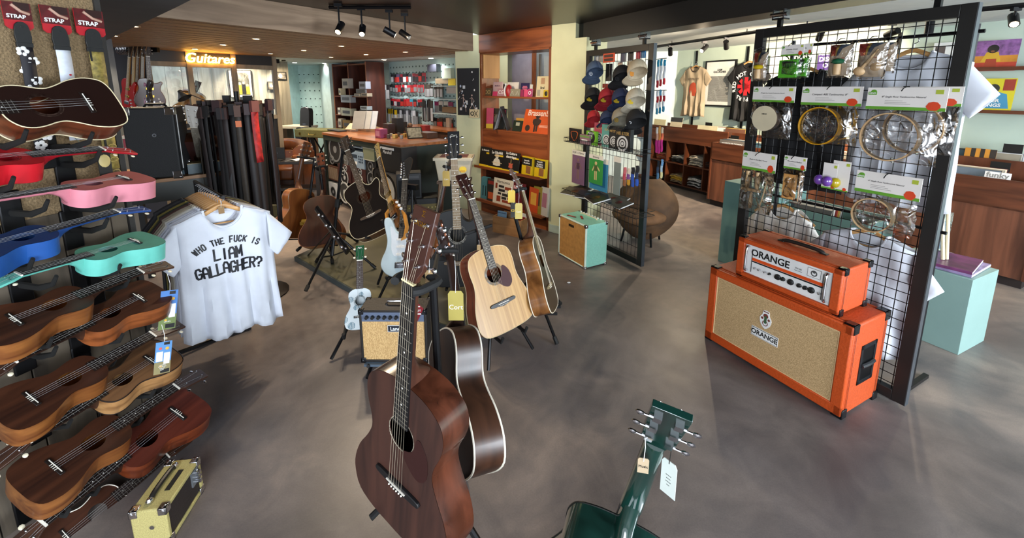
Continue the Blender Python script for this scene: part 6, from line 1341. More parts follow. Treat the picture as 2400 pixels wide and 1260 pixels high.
for (a, b, c, lab) in ((1219, 1226, '#8c2850', 'purple-red card left of the pink ones'), (1227, 1236, '#cc4a70', 'bright pink card on the top shelf'), (1236, 1246, '#a83a68', 'magenta card with a white ring')): bkx(lab, S_.off(.02), a, 208 if a < 1236 else 206, b, 225, c, (lambda r, w, h: P_(MB().ring(0, h*.5, w*.2, w*.32, -.001, 0), 'printed_ring', WHITE, r)) if a == 1236 else None, zb=z1, name='card_box', cat='card box')
bkx('tall cream book with a portrait, right end of the top shelf', S_, 1256, 177, 1285, 226, '#d2c39a', cover_text([('Brel', .44, .2)], '#3a3a34', bands=((.1, .05, .35, .35, '#a09a88'), (.35, .62, .65, .92, '#b08a68'))), zb=z1)
bkx('yellow portrait card in front of the cream book', S_.off(.03), 1273, 209, 1286, 226, '#c8a824', lambda r, w, h: P_(MB().ball((0, -.001, h*.5), w*.28, 0, 10, 6, (1, .1, 1.2)), 'printed_face', BLACK, r), zb=z1, name='card_box', cat='card box')
bkx('pink and yellow book, left end of the second shelf', S_, 1141, 254, 1153, 302, '#b83a5c', cover_text([], '#000000', bands=((0, 0, 1, .22, '#c8a81c'),)), zb=z2, turn=25)
bkx('dark photo book behind the tent-shaped black book', S_.off(-.05), 1153, 254, 1184, 302, '#3c3a34', cover_text([], '#000000', bands=((.55, .6, .95, .95, '#b84a5a'), (.1, .3, .5, .7, '#6f6f66'))), zb=z2)
zz = z2
u0, _ = S_.uv(1152, 300); u1, _ = S_.uv(1203, 300); r = fthing('book', 'black hardback standing open like a tent on the second shelf', 'book', S_, (u0+u1)/2, zz, 0)
for s, dx in ((1, 0), (-1, 0)):
    q = MB(); q.box(-.006, .006, -.11, .10, 0, .30, 0, MX.Translation((s*.085, 0, 0))@MX.Rotation(radians(-s*17), 4, 'Y')); P_(q, 'cover', C('#161514', .3), r, bevel=.001)
q = MB(); q.box(.0, .008, -.105, .095, .01, .285, 0, MX.Translation((-.085, 0, 0))@MX.Rotation(radians(17), 4, 'Y')); P_(q, 'pages', WHITE, r); r.rotation_euler = (0, 0, SH.a+radians(35))
q = MB(); q.disc(0, 0, .028, -.001, 0, 0, 20, MX.Translation((-.083, 0, .17))@MX.Rotation(radians(17), 4, 'Y')@MX.Rotation(-pi/2, 4, 'Z')@MX.Translation((0, -.012, 0))); P_(q, 'orange_label', C('#c8902c', .5), r)
bkx('small dark green book with a square picture on the second shelf', S_.off(.01), 1200, 283, 1222, 309, '#16291f', cover_text([], '#000000', bands=((.3, .5, .7, .82, '#a8a890'),)), zb=z2, tilt=14)
bkx('black box with a gold lid behind the green book', S_.off(-.06), 1208, 262, 1232, 292, '#141414', cover_text([], '#000000', bands=((0, .7, 1, 1, '#c8963c'),)), zb=z2)
def brass(r, w, h):
    text('BrassenS', w*.225, C('#e8cfc0', .5), r, (0, -.0015, h*.84), bold=.02, sx=.95, shear=.1)
    q = MB(); q.ball((w*.02, -.001, h*.66), w*.06, 0, 10, 6, (1, .1, 1)); q.ball((w*.02, -.001, h*.70), w*.10, 0, 10, 4, (1, .1, .3)); q.prism(spl([(-w*.1, h*.35), (w*.1, h*.35), (w*.16, h*.56), (0, h*.62), (-w*.14, h*.56)], 2, True), -.0015, 0, 0, 'y'); q.box(-w*.07, -w*.005, -.0015, 0, h*.06, h*.36); q.box(w*.01, w*.07, -.0015, 0, h*.08, h*.36); q.disc(-w*.3, h*.2, w*.09, -.0015, 0, 0, 14); P_(q, 'printed_silhouette', C('#2a1a14', .5), r)
    q = MB()
    for k in range(3): q.box(w*.12, w*.42, -.001, 0, h*(.26+.04*k), h*(.275+.04*k))
    P_(q, 'small_print', C('#f0c8b0', .5), r, smooth=0)
bkx('large orange songbook with a black silhouette, right end of the second shelf', S_.off(.05), 1222, 258, 1286, 317, '#c8501c', brass, zb=z2, tilt=16)
Y_ = '#d8b41c'; LG = SH.off(.085); LGb = SH.off(.07)
for (x0, y0, x1, y1, ttl, pic, lab, f) in ((1122, 349, 1147, 396, 'La Batterie', None, 'black and yellow drum method, left end of the ledge', LGb), (1143, 352, 1182, 400, 'Le Ukulélé', man('#c8c0b0'), 'black and yellow ukulele method with a man in a hat', LG), (1176, 356, 1215, 405, 'La Guitare\nélectrique', gtr_print('#b8553c'), 'black and yellow electric guitar method', LG.off(.012))):
    bkx(lab, f, x0, y0, x1, y1, '#1c1a18', cover_text([(ttl, .84, .15)], '#e8e4dc', bands=((0, 0, 1, .10, Y_), (.6, .66, .95, .74, Y_)), picture=pic), zb=z3_+.002, tilt=8, th=.01)
for (x0, y0, x1, y1, ttl, lab) in ((1220, 367, 1247, 412, 'Accords\nde guitare', 'yellow chord pocket book with a photo'), (1250, 371, 1278, 416, 'Accords\nde guitare\nLES NULS', 'yellow chord pocket book, right end of the ledge')):
    bkx(lab, LG, x0, y0, x1, y1, Y_, cover_text([(ttl, .72, .15)], '#e8e4dc', bands=((.0, .52, 1, .93, '#1c1a18'), (.45, .1, .9, .5, '#8a5a34'))), zb=z3_+.002, tilt=4, th=.045, turn=-8)
L4 = SH.off(.05)
bkx('teal guitar book, left end of the bottom ledge', L4.off(-.03), 1126, 420, 1146, 474, '#4a7c84', cover_text([], '#000000', bands=((.2, .15, .3, .6, '#1d2a2c'), (.5, .15, .6, .6, '#1d2a2c'), (.8, .15, .9, .6, '#1d2a2c'))), zb=z4, tilt=4)
bkx('dark magazine with an orange guitar on the bottom ledge', L4.off(-.015), 1140, 425, 1160, 479, '#33302c', cover_text([], '#000000', bands=((.15, .1, .85, .4, '#b8542c'), (.1, .75, .9, .9, '#8a2c24'))), zb=z4, tilt=4)
def harm(r, w, h):
    text('Harmonica', w*.15, BLACK, r, (0, -.0015, h*.88)); q = MB()
    for i, (a, b, c, d) in enumerate(((.1, .6, .2, .8), (.28, .66, .55, .75), (.6, .6, .92, .72), (.28, .5, .6, .6), (.2, .1, .4, .32), (.48, .35, .9, .45), (.5, .1, .92, .2), (.46, .22, .7, .32), (.75, .24, .92, .33), (.25, .38, .42, .46))): rect(q, w, h, a, b, c, d, i % 2, y=-.001)
    P_(q, 'printed_instruments', [C('#8c3a22', .5), C('#2f2a28', .5)], r, smooth=0)
bkx('cream harmonica book with red instruments on the cover', L4, 1154, 427, 1199, 491, '#d6ccb8', harm, zb=z4, tilt=6)
bkx('dark red magazine behind the guitar stand on the bottom ledge', L4.off(-.01), 1197, 432, 1228, 495, '#5c1a20', cover_text([], '#d8a0a0', bands=((.15, .75, .85, .88, '#d8a0a0'),)), zb=z4, tilt=5)
for i, (x0, x1, c, y0, y1) in enumerate(((1236, 1262, '#b84a24', 446, 505), (1246, 1270, '#8a7a30', 442, 507), (1258, 1279, '#9a9a94', 446, 510), (1264, 1285, '#b8b4ac', 443, 512))):
    bkx(['orange', 'olive', 'grey photo', 'pale rose'][i]+' songbook in the stack at the right of the bottom ledge', L4.off(.01*i-.04), x0, y0, x1, y1, c, cover_text([], '#000000', bands=((.2, .3, .8, .8, ['#d8a040', '#4a3a2a', '#3f4348', '#a06a78'][i]),)), zb=z4, tilt=4, turn=-10)
# crate of records at its foot
cA, cB, cC = PF(1155, 543), PF(1220, 558), PF(1249, 541); ca = atan2((cB-cA).y, (cB-cA).x); CR = Fr((cA.x, cA.y), math.degrees(ca)); cw = (cB-cA).length; cz = CR.uv(1155, 505)[1]; cdp = .24
r = thing('wooden_crate', 'plain wooden crate of albums at the foot of the bookshelf', 'crate', M=pose((cA.x, cA.y, 0), ca)); CW = W('#8a5f38', '#b28456', (2, 9, 14), .55)
for nm, (x0, x1, y0, y1, a, b) in (('front_board', (0, cw, 0, .012, 0, cz)), ('back_board', (0, cw, cdp-.012, cdp, 0, cz)), ('side_board', (0, .012, .012, cdp-.012, 0, cz)), ('side_board', (cw-.012, cw, .012, cdp-.012, 0, cz)), ('bottom_board', (.012, cw-.012, .012, cdp-.012, 0, .012))): q = MB(); q.box(x0, x1, y0, y1, a, b); P_(q, nm, CW, r, bevel=.001)
for i, (x, c, hh, lab, t) in enumerate(((.02, '#7c9cb4', .235, 'blue-grey album with a name along its top, standing in the wooden crate', 'John Lennon'), (.16, '#8a6a48', .20, 'brown album in the wooden crate', None), (.25, '#7a1c22', .19, 'dark red album in the wooden crate', None), (.30, '#c4c0b8', .22, 'white album in the wooden crate', None))):
    q = MB(); w_ = .12; q.box(0, w_, 0, .006, 0, hh); o = tag(q.build('album', C(c, .5)), lab, 'album'); o.matrix_basis = CR_ = pose(CR.pt(.015+x*cw/.42, .013, -.03-.035*i), CR.a, radians(-6)); 
    if t: text(t, .022, C('#1c2c48', .5), o, (w_/2, -.001, hh-.02))
# ================================================================ counter with old hi-fi
DK = Fr((-2.67, 5.94), -42.5); DL = 1.965; DG = C('#1f2922', .6, var=.1, sc=3); TOPW = W('#6b3a1c', '#a8673a', (14, 1.4, 14), .3, coat=.3)
ct = thing('shop_counter', 'long wood-topped dark green counter filled with old speakers', 'counter', M=pose((DK.O.x, DK.O.y, 0), DK.a))
q = MB(); q.prism([(0, 0), (DL, 0), (DL+.06, .68), (.02, .68)], .968, 1.0); P_(q, 'worktop', W('#6b3a1c', '#a8673a', (1.4, 14, 14), .3, coat=.3), ct, bevel=.002)
q = MB(); q.prism([(.01, .01), (DL-.01, .01), (DL+.05, .67), (.03, .67)], .90, .967); P_(q, 'apron', DG, ct)
q = MB(); q.box(.01, .05, .01, .66, 0, .9); P_(q, 'side_panel', DG, ct); q = MB(); q.prism([(DL-.04, .02), (DL-.015, .01), (DL+.045, .67), (DL+.0, .67)], 0, .9); P_(q, 'side_panel', DG, ct)
q = MB(); q.box(.05, DL-.04, .42, .45, 0, .9); P_(q, 'back_panel', C('#1c2420', .6), ct)
def spk(lab, x0, y0, x1, y1, cones, col='#26201e', out=.0, th=.22, zb=None, ring='#8a8d90', cone='#2a2a2c', frame=None, group='old loudspeakers under the counter', fr=None, rough=.6):
    def f(r, w, h):
        for (cx, cz, rr_, cc_) in cones:
            q = MB(); R_ = rr_*w; q.ring((cx-.5)*w, cz*h, R_*.86, R_, -.006, .001, 0, 24); q.lathe([(R_*.86, 0), (R_*.3, R_*.3), (R_*.28, R_*.22), (.001, R_*.18)], 20, 1, MX.Translation(((cx-.5)*w, -.001, cz*h))@MX.Rotation(-pi/2, 4, 'X')); q.disc((cx-.5)*w, cz*h, R_*.85, -.0015, 0, 1, 20); q.disc((cx-.5)*w, cz*h, R_*.28, -.004, 0, 0, 14)
            P_(q, 'speaker_cone', [C(ring, .3, .3, 0), C(cc_, .5)], r)
        if frame: q = MB(); q.box(-w*.42, w*.42, -.003, 0, h*.06, h*.94); P_(q, 'grille', C(frame, .7, bump=.2, sc=200), r)
    return bx('loudspeaker', lab, 'loudspeaker', (fr or DK).off(out-.03), x0, y0, x1, y1, th, C(col, rough), f, zb=zb, group=group)
WC = '#c9cccc'; BC_ = '#1b1b1d'
spk('dark speaker with a large ringed cone, top left under the counter', 767, 326, 801, 383, [(.5, .62, .40, BC_), (.25, .14, .14, BC_)], '#1e1d1c')
spk('round grey speaker in the upper row under the counter', 786, 352, 820, 388, [(.45, .5, .42, '#6f6f6a'), (.7, .72, .16, WC)], '#2a2826', out=-.01)
bx('record_player', 'silver record player on the top row under the counter', 'record player', DK.off(-.03), 806, 329, 848, 345, .25, C('#93a4b2', .35, .3), lambda r, w, h: P_(MB().box(-w*.45, w*.45, -.002, 0, h*.25, h*.45).box(-w*.4, -w*.1, -.003, 0, h*.6, h*.8), 'dark_strips', C('#3a4650', .4), r))
def deckd(r, w, h):
    q = MB(); q.box(-w*.42, -w*.02, -.002, 0, h*.58, h*.8, 0); q.box(-w*.4, -w*.05, -.002, 0, h*.2, h*.38, 1)
    for i in range(3):
        for j in range(3): q.box(w*(.08+.12*i), w*(.15+.12*i), -.003, 0, h*(.35+.16*j), h*(.45+.16*j), 0)
    P_(q, 'deck_controls', [C('#2e3c4c', .4), WHITE], r, smooth=0)
bx('cassette_deck', 'pale blue cassette deck under the counter', 'cassette deck', DK.off(-.02), 822, 352, 852, 393, .22, C('#8fa4b8', .4), deckd)
bx('radio', 'small beige fabric radio under the counter', 'radio', DK.off(-.02), 850, 343, 876, 376, .2, C('#7c8268', .7, bump=.2, sc=200), lambda r, w, h: P_(MB().box(-w*.5, w*.5, -.002, 0, 0, h*.08).box(-w*.5, w*.5, -.002, 0, h*.92, h), 'trim', C('#b0b0a0', .5), r))
bx('radio', 'old radio with a ribbed brown front under the counter', 'radio', DK.off(-.02), 768, 386, 792, 422, .2, C('#4a2e22', .5), lambda r, w, h: [P_(MB().box(-w*.45+w*.1*k, -w*.40+w*.1*k, -.003, 0, h*.1, h*.9), 'rib', C('#8a7a68', .5), r) for k in range(9)])
spk('dark red speaker with three white-ringed cones, left one', 792, 382, 820, 425, [(.5, .25, .3, BC_), (.4, .6, .16, BC_), (.62, .82, .12, BC_)], '#3a1512', ring=WC, out=.01)
spk('dark red speaker with three white-ringed cones, right one', 824, 390, 856, 434, [(.5, .25, .3, BC_), (.4, .6, .16, BC_), (.62, .82, .12, BC_)], '#3a1512', ring=WC, out=.01)
spk('black two-way speaker right of the dark red pair', 856, 372, 880, 438, [(.5, .3, .38, BC_), (.5, .76, .26, BC_)], '#161617')
spk('large grey carpeted speaker with a pale cone under the counter', 872, 394, 932, 476, [(.55, .42, .36, WC), (.2, .82, .17, BC_)], '#6a6762', out=.03, rough=.95, ring='#1c1c1c')
spk('speaker with a big white ring, lower row left', 792, 428, 822, 468, [(.5, .5, .40, '#3a3a3a')], '#5a5048', ring=WC, out=.02)
spk('white boxed speaker at the bottom left under the counter', 770, 425, 790, 462, [(.5, .4, .3, BC_)], '#b8bcc0', out=.01)
bx('mixer', 'small blue-grey mixer under the counter', 'mixer', DK.off(-.01), 838, 436, 872, 456, .2, C('#4a5a72', .4), lambda r, w, h: P_(MB().box(-w*.45, w*.45, -.002, 0, h*.5, h*.62).box(-w*.45, w*.45, -.002, 0, h*.2, h*.3), 'controls', WHITE, r))
spk('small black speaker with white-ringed cones at the bottom of the counter', 872, 452, 900, 500, [(.5, .32, .34, BC_), (.5, .75, .2, BC_)], '#171718', ring=WC, out=.05)
def marsh(r, w, h):
    q = MB(); q.box(-w*.38, w*.2, -.003, 0, h*.84, h*.93); P_(q, 'control_panel', C('#c8ccd0', .4), r); text('Marshall', w*.11, WHITE, r, (-w*.08, -.003, h*.74), shear=.2)
    q = MB(); q.box(-w*.44, w*.44, -.001, 0, h*.05, h*.80); P_(q, 'grille_cloth', C('#0e0e10', .8), r)
bx('guitar_combo', 'black combo with a white panel on top of the grey carpeted speaker', 'amplifier', DK.off(.03), 884, 337, 940, 402, .2, C('#141416', .5), marsh)
M2 = Fr(tuple((DK.pt(DL-.05, 0, .28)).xy), 10)
for (x0, y0, x1, y1, th, col, lab, fr_, nm) in ((1, 0, 0, 0, 0, 0, 0, 0, 0),):
    pass
f3 = Fr(tuple(P(1000, 500, 4.25).xy), 14)
def marsh2(r, w, h):
    q = MB(); q.box(-w*.44, w*.44, -.003, 0, h*.74, h*.88); P_(q, 'control_panel', C('#6b5f3a', .4, .4), r); q = MB(); q.box(-w*.45, w*.45, -.0015, 0, h*.06, h*.7); P_(q, 'grille_cloth', C('#0d0d0e', .85), r)
    text('Marshall', w*.17, WHITE, r, (w*.02, -.003, h*.60), shear=.25, bold=.015)
    for k in range(9): q = MB(); q.lathe([(.008, 0), (.007, .012), (.001, .013)], 8, 0, MX.Translation((-w*.4+w*.1*k, -.003, h*.81))@MX.Rotation(pi/2, 4, 'X')); P_(q, 'control_knob', C('#b8a468', .3, .6), r)
bx('guitar_combo', 'large black combo with white script on the floor beside the counter', 'amplifier', f3, 938, 428, 1028, 535, .25, C('#131314', .5), marsh2, zb=0, bev=.006)
bx('guitar_combo', 'small black combo standing on the large black one', 'amplifier', f3.off(-.04), 926, 372, 986, 432, .18, C('#151517', .5), lambda r, w, h: (P_(MB().box(-w*.4, w*.4, -.002, 0, h*.8, h*.9), 'control_panel', C('#3a3a3c', .4), r), P_(MB().box(-w*.42, w*.42, -.002, 0, h*.08, h*.74), 'grille_cloth', C('#0c0c0d', .9), r)), zb=f3.uv(983, 428)[1]-f3.uv(983, 535)[1]+.002, bev=.006)
# white bin on a wooden stool
pb = P(1066, 415, 4.35); r = thing('plastic_bin', 'white plastic bin with a yellow star sticker in front of the pillar', 'bin', M=pose(pb-V((0, 0, .02)), 0))
q = MB(); hb = .245; a_, b_ = .155, .19
q.hexa([(-a_, -.10, 0), (a_, -.10, 0), (a_, .10, 0), (-a_, .10, 0), (-b_, -.125, hb), (b_, -.125, hb), (b_, .125, hb), (-b_, .125, hb)]); P_(q, 'bin_body', C('#b8ad96', .5), r, bevel=.01, seg=3)
q = MB(); q.box(-b_-.01, b_+.01, -.135, -.125, hb-.03, hb); q.box(-b_-.01, b_+.01, .125, .135, hb-.03, hb); q.box(-b_-.01, -b_, -.13, .13, hb-.03, hb); q.box(b_, b_+.01, -.13, .13, hb-.03, hb); P_(q, 'rim', C('#b8ad96', .5), r, bevel=.003)
q = MB(); q.prism([((.045 if k % 2 else .033)*cos(2*pi*k/28), .045*0+(.036 if k % 2 else .027)*sin(2*pi*k/28)) for k in range(28)], -.123, -.119, 0, 'y', MX.Translation((.10, 0, .11))@MX.Rotation(radians(-7), 4, 'X')); st_ = P_(q, 'star_sticker', C('#d8b81c', .5), r, smooth=0); text('SALE', .022, C('#b8402c', .5), st_, (.10, -.137, .111))
q = MB(); q.box(-.14, .14, -.09, .09, hb-.04, hb+.004); P_(q, 'contents', C('#6a3a34', .7, var=.4, sc=40), r)
r = thing('wooden_stool', 'wooden stool under the white plastic bin', 'stool', M=pose((pb.x, pb.y, 0))); zt_ = pb.z-.022; q = MB(); q.box(-.17, .17, -.12, .12, zt_-.025, zt_); P_(q, 'seat', W('#3a2a20', '#5c4432', (3, 14, 14), .5), r)
for x in (-.14, .14):
    for y in (-.09, .09): q = MB(); q.tube([(x, y, zt_-.02), (x*1.35, y*1.2, 0)], .018, 6); P_(q, 'leg', W('#4a382a', '#6c543e', (14, 14, 3), .5), r)
# things on the counter, placed on its top
def on_top(x, y, dx=0): p = PF(x, y, 1.001); return p
def cbox(name, lab, cat, x, y, w, d, h, col, turn=0, deco=None, rough=.5, z=1.001, bev=.002):
    p = PF(x, y, z); r = thing(name, lab, cat, M=pose((p.x, p.y, z), DK.a+radians(turn))); q = MB(); q.box(-w/2, w/2, -d/2, d/2, 0, h); P_(q, 'box_body', C(col, rough, var=.1, sc=20), r, bevel=bev)
    if deco: deco(r, w, d, h)
    return r
cbox('notepad_stack', 'stack of papers and books on the counter', 'paper stack', 862, 305, .30, .22, .05, '#b89a78'); 
for i, (x, t, lab) in enumerate(((838, 35, 'left'), (852, 30, 'middle'), (866, 25, 'right'))):
    p = PF(x, 302, 1.05); q = MB(); q.box(-.09, .09, 0, .012, 0, .26); o = tag(q.build('leaning_catalogue', C(['#8c8c8a', '#a8aaa8', '#b4bcc8'][i], .4)), lab+' of the three catalogues leaning on the counter', 'catalogue'); o.matrix_basis = pose((p.x, p.y, 1.052), radians(-10), radians(-22))
cbox('card_terminal', 'white card reader on a stand on the counter', 'card reader', 824, 306, .16, .12, .03, '#c4b8a0'); 
p = PF(828, 302, 1.03); q = MB(); q.box(-.09, .09, -.07, .07, 0, .02); o = tag(q.build('tablet', C('#b8ac94', .4), bevel=.003), 'tilted beige tablet on the card reader stand', 'tablet'); o.matrix_basis = pose((p.x, p.y, 1.034+.02), radians(-20), radians(35))
cbox('keyboard', 'black keyboard at the left end of the counter', 'keyboard', 790, 307, .34, .13, .02, '#1a1a1c')
cbox('gift_box', 'magenta box with a glass front on the counter', 'box', 894, 322, .13, .10, .11, '#8c3a5c', deco=lambda r, w, d, h: P_(MB().box(-w*.35, w*.35, -d/2-.001, -d/2, h*.2, h*.8), 'window', C('#b07a90', .2), r))
cbox('gift_box', 'dark box with gold cones behind the magenta one', 'box', 912, 314, .14, .10, .14, '#2a1c20'); cbox('gift_box', 'tall black box on the counter', 'box', 933, 312, .13, .10, .21, '#19171b')
r = cbox('orange_bowl', 'shallow orange bowl on the counter', 'bowl', 884, 303, .16, .13, .02, '#b8502c')
for i in range(11):
    cbox('trinket_box', 'tiny gold and silver trinket on the counter, '+['nearest the magenta box', 'second from the magenta box', 'third from the magenta box', 'fourth from the magenta box', 'fifth from the magenta box', 'sixth from the magenta box', 'seventh from the magenta box', 'eighth from the magenta box', 'ninth from the magenta box', 'tenth from the magenta box', 'nearest the picture frame'][i], 'trinket', 905+6*i, 322+3*sin(i*2.3), .035, .03, .03+.02*abs(sin(i*1.7)), ['#a8863c', '#4a4440', '#8c8a84', '#b8963c'][i % 4], turn=i*20)
p = PF(975, 325, 1.0); r = thing('framed_picture', 'dark frame leaning back on the counter', 'frame', M=pose((p.x, p.y, 1.002), DK.a+radians(70), radians(-38))); q = MB(); q.box(-.10, .10, 0, .01, 0, .17); P_(q, 'frame', C('#2a2520', .4), r); q = MB(); q.box(-.085, .085, -.002, 0, .015, .155); P_(q, 'print', C('#8a8470', .5, var=.3, sc=30), r)
cbox('wooden_tray', 'brown wooden tray box near the end of the counter', 'box', 1000, 322, .24, .16, .07, '#4e3222'); cbox('red_toy', 'red and brown toy figure on the counter', 'toy', 962, 310, .09, .07, .07, '#a02a24', deco=lambda r, w, d, h: P_(MB().ball((0, 0, h+.03), .035), 'head', C('#5c4028', .6), r))
cbox('dark_frame', 'small dark slanted frame behind the red toy', 'frame', 948, 306, .1, .02, .13, '#1c1a1c', turn=20); cbox('red_parts_box', 'red box beside the wooden tray', 'box', 997, 306, .12, .09, .08, '#8c2420')
# low platform under the guitars
PLT = [(-2.06, 3.80), (-1.02, 2.93), (-.22, 2.50), (.12, 2.95), (-.30, 3.9), (-1.0, 4.2), (-1.75, 4.7)]
def zpl(p): return p
struct('trim_4', MB().prism(PLT, 0, .045), C('#3d4648', .5)); struct('trim_5', MB().prism([(x*.985-.01, y*.992+.03) for x, y in PLT], .044, .05), C('#67644c', .4, var=.12, sc=2.5))
# ================================================================ back of the shop
def CN(h):
    r, g, b = [int(h[i:i+2], 16) for i in (1, 3, 5)]; m, n = max(r, g, b), min(r, g, b)
    if m-n < 28: return 'black' if m < 60 else 'pale grey' if m > 150 else 'grey'
    if r == m: return ('red' if r-g > 70 and abs(g-b) < 40 else 'yellow' if g > 140 and b < 90 else 'brown' if r < 120 else 'purple-red' if b > g+20 else 'tan')
    return 'green' if g == m else 'blue'
def row(fr, x0, x1, y0, y1, n, cols, where, group, seed=0, out=.05, jit=.25):
    rr = random.Random(seed); protos = {}
    ua, zt = fr.uv(x0, y0); ub_, zt2 = fr.uv(x1, y0); _, zb = fr.uv((x0+x1)/2, y1); zt = (zt+zt2)/2; h = zt-zb; w = (ub_-ua)/n
    for i in range(n):
        c = rr.choice(cols)
        if c not in protos:
            q = MB(); q.box(-w*.45, w*.45, 0, .012, -h, 0); q.box(-w*.40, w*.40, -.002, 0, -h*.95, -h*.35, 1); q.tube([(0, -.03, .008), (0, .05, .012)], .003, 5, 2)
            o = q.build('blister_pack', [C(c, .4), C(rr.choice(['#c8c8c8', '#2a2a2e', '#8a8a8a', '#b8342c']), .4), BLKMETAL]); protos[c] = o
        else: o = protos[c].copy(); COL.objects.link(o)
        o.matrix_basis = pose(fr.pt(ua+w*(i+.5), zt-h*jit*rr.random()*.4, out+.02*rr.random()), fr.a+rr.uniform(-.2, .2)); tag(o, CN(c)+' '+where, 'packet', group)
REDP = ['#a81c24', '#c02a30', '#8c1a22', '#b83038', '#d8d8d8', '#2a2a2c']; DKP = ['#222226', '#3a3a40', '#8c2a34', '#5a4a6a', '#c8c8cc', '#1c1c20']; MIX = ['#c8a41c', '#2a2a2c', '#b8b8bc', '#8aa83a', '#3c3c40', '#d8d8da']
G1 = 'accessory packets on the pegboard'
row(BK, 922, 1003, 172, 192, 11, DKP, 'packet in the top row of the white pegboard', G1, 1)
row(BK, 906, 1000, 198, 215, 13, REDP, 'packet in the second row of the white pegboard', G1, 2)
row(BK, 922, 1000, 231, 248, 10, ['#b01c24', '#c22c34', '#3aa0b8', '#2a2a2c', '#b82028', '#6ab0c0'], 'packet in the third row of the white pegboard', G1, 3)
row(BK, 912, 985, 255, 288, 14, MIX, 'narrow packet with cables in the fourth row of the white pegboard', G1, 4)
row(BK.off(.12), 903, 920, 196, 230, 2, REDP, 'packet on the side rail of the pegboard', G1, 5)
row(BK.off(.05), 1000, 1045, 196, 226, 6, ['#1c1c1e', '#3a342c', '#5a5248'], 'strap packet right of the red packets', G1, 6)
row(BK.off(.05), 995, 1020, 232, 282, 5, ['#1c1c1e', '#2a2622', '#44403a'], 'long cable packet in the middle of the pegboard', G1, 7)
row(BK, 1024, 1068, 236, 262, 4, ['#c8c8c0', '#8c2a5a', '#2a2a2c', '#9a8a70'], 'small packet beside the pillar', G1, 8)
row(BK, 1022, 1068, 276, 300, 6, ['#3a342c', '#b8b8b0', '#5a2a24', '#26262a'], 'boxed string set low beside the pillar', G1, 9)
for (x0, y0, x1, y1, c, lab) in ((1001, 151, 1022, 168, '#2c2c34', 'dark box at the top of the pegboard'), (1037, 160, 1056, 188, '#c8d0b8', 'white and green box at the top right of the pegboard'), (1050, 184, 1067, 200, '#c8a81c', 'yellow box near the pillar'), (1020, 184, 1050, 196, '#9a8468', 'brown cardboard box in the pegboard shelf'), (1046, 204, 1068, 219, '#c8c4bc', 'white box on the pegboard shelf beside the pillar'), (1036, 250, 1068, 264, '#8a6c4c', 'brown carton below the white box'), (1045, 276, 1053, 300, '#b8a898', 'narrow beige box low beside the pillar')):
    bx('carton', lab, 'box', BK.off(.10), x0, y0, x1, y1, .08, C(c, .5))
for (x, y, c, lab) in ((1045, 200, '', 'upper'), (1045, 231, '', 'middle'), (1045, 265, '', 'lower')):
    f = BK.off(.14); u, z = f.uv(x, y); r = fthing('wall_shelf', lab+' pale shelf at the right of the pegboard', 'shelf', BK, u); q = MB(); q.box(-.35, .4, -.16, 0, z-.02, z-.005); P_(q, 'board', C('#c8d8d4', .5), r)
r = fthing('back_cabinet', 'low wood-topped cabinet below the pegboard', 'cabinet', BK, .9); q = MB(); q.box(0, 1.7, -.45, 0, .97, 1.0); P_(q, 'worktop', TOPW, r); q = MB(); q.box(.02, 1.68, -.42, 0, 0, .97); P_(q, 'body', W('#3a2014', '#5c3522', (9, 9, 1.3), .5), r)
# black magnet board on the pillar
MBd = Fr((-.7315, 5.592), -18.5)
def magn(r, w, h):
    rr = random.Random(4)
    for i in range(20):
        a, b = rr.uniform(-.42, .42)*w, rr.uniform(.12, .95)*h; q = MB(); s = rr.uniform(.008, .018)
        if i % 3 == 0: q.ball((a, -.004, b), s, 0, 10, 6, (.8, .3, 1.2))
        elif i % 3 == 1: q.box(a-s, a+s, -.006, 0, b-s*1.2, b+s*1.2)
        else: q.tube([(a-s, -.005, b-s), (a, -.006, b+s*.5), (a+s*.6, -.005, b+s*1.6)], .003, 5)
        P_(q, 'magnet', C(rr.choice(['#c8c8c8', '#a8b0c0', '#d8d0c8', '#9a7a6a']), .4), r)
    for dx in (-.22, .18):
        q = MB(); x = dx*w; q.tube([(x, -.006, h*.40), (x, -.006, h*.28)], .004, 5); q.ball((x, -.006, h*.43), .012, 0, 8, 5); q.tube([(x-.03, -.006, h*.36), (x, -.006, h*.38), (x+.035, -.006, h*.30)], .003, 5); q.tube([(x-.04, -.006, h*.12), (x-.01, -.006, h*.2), (x, -.006, h*.28), (x+.03, -.006, h*.18), (x+.035, -.006, h*.08)], .003, 5); P_(q, 'bone_figure', C('#b89a8c', .5), r)
bx('magnet_board', 'black magnet board with small charms on the pillar', 'magnet board', MBd.off(.012), 1071, 160, 1122, 270, .01, C('#121214', .5), magn)
bx('picture_tile', 'small cream tile with dark swirls below the magnet board', 'picture', MBd.off(.025), 1100, 256, 1123, 276, .01, C('#c8b48c', .5), lambda r, w, h: P_(MB().ring(-w*.2, h*.5, w*.12, w*.2, -.002, 0).tube([(0, -.002, h*.15), (w*.35, -.002, h*.85)], .004, 5).tube([(w*.35, -.002, h*.15), (0, -.002, h*.85)], .004, 5), 'swirls', BLACK, r))
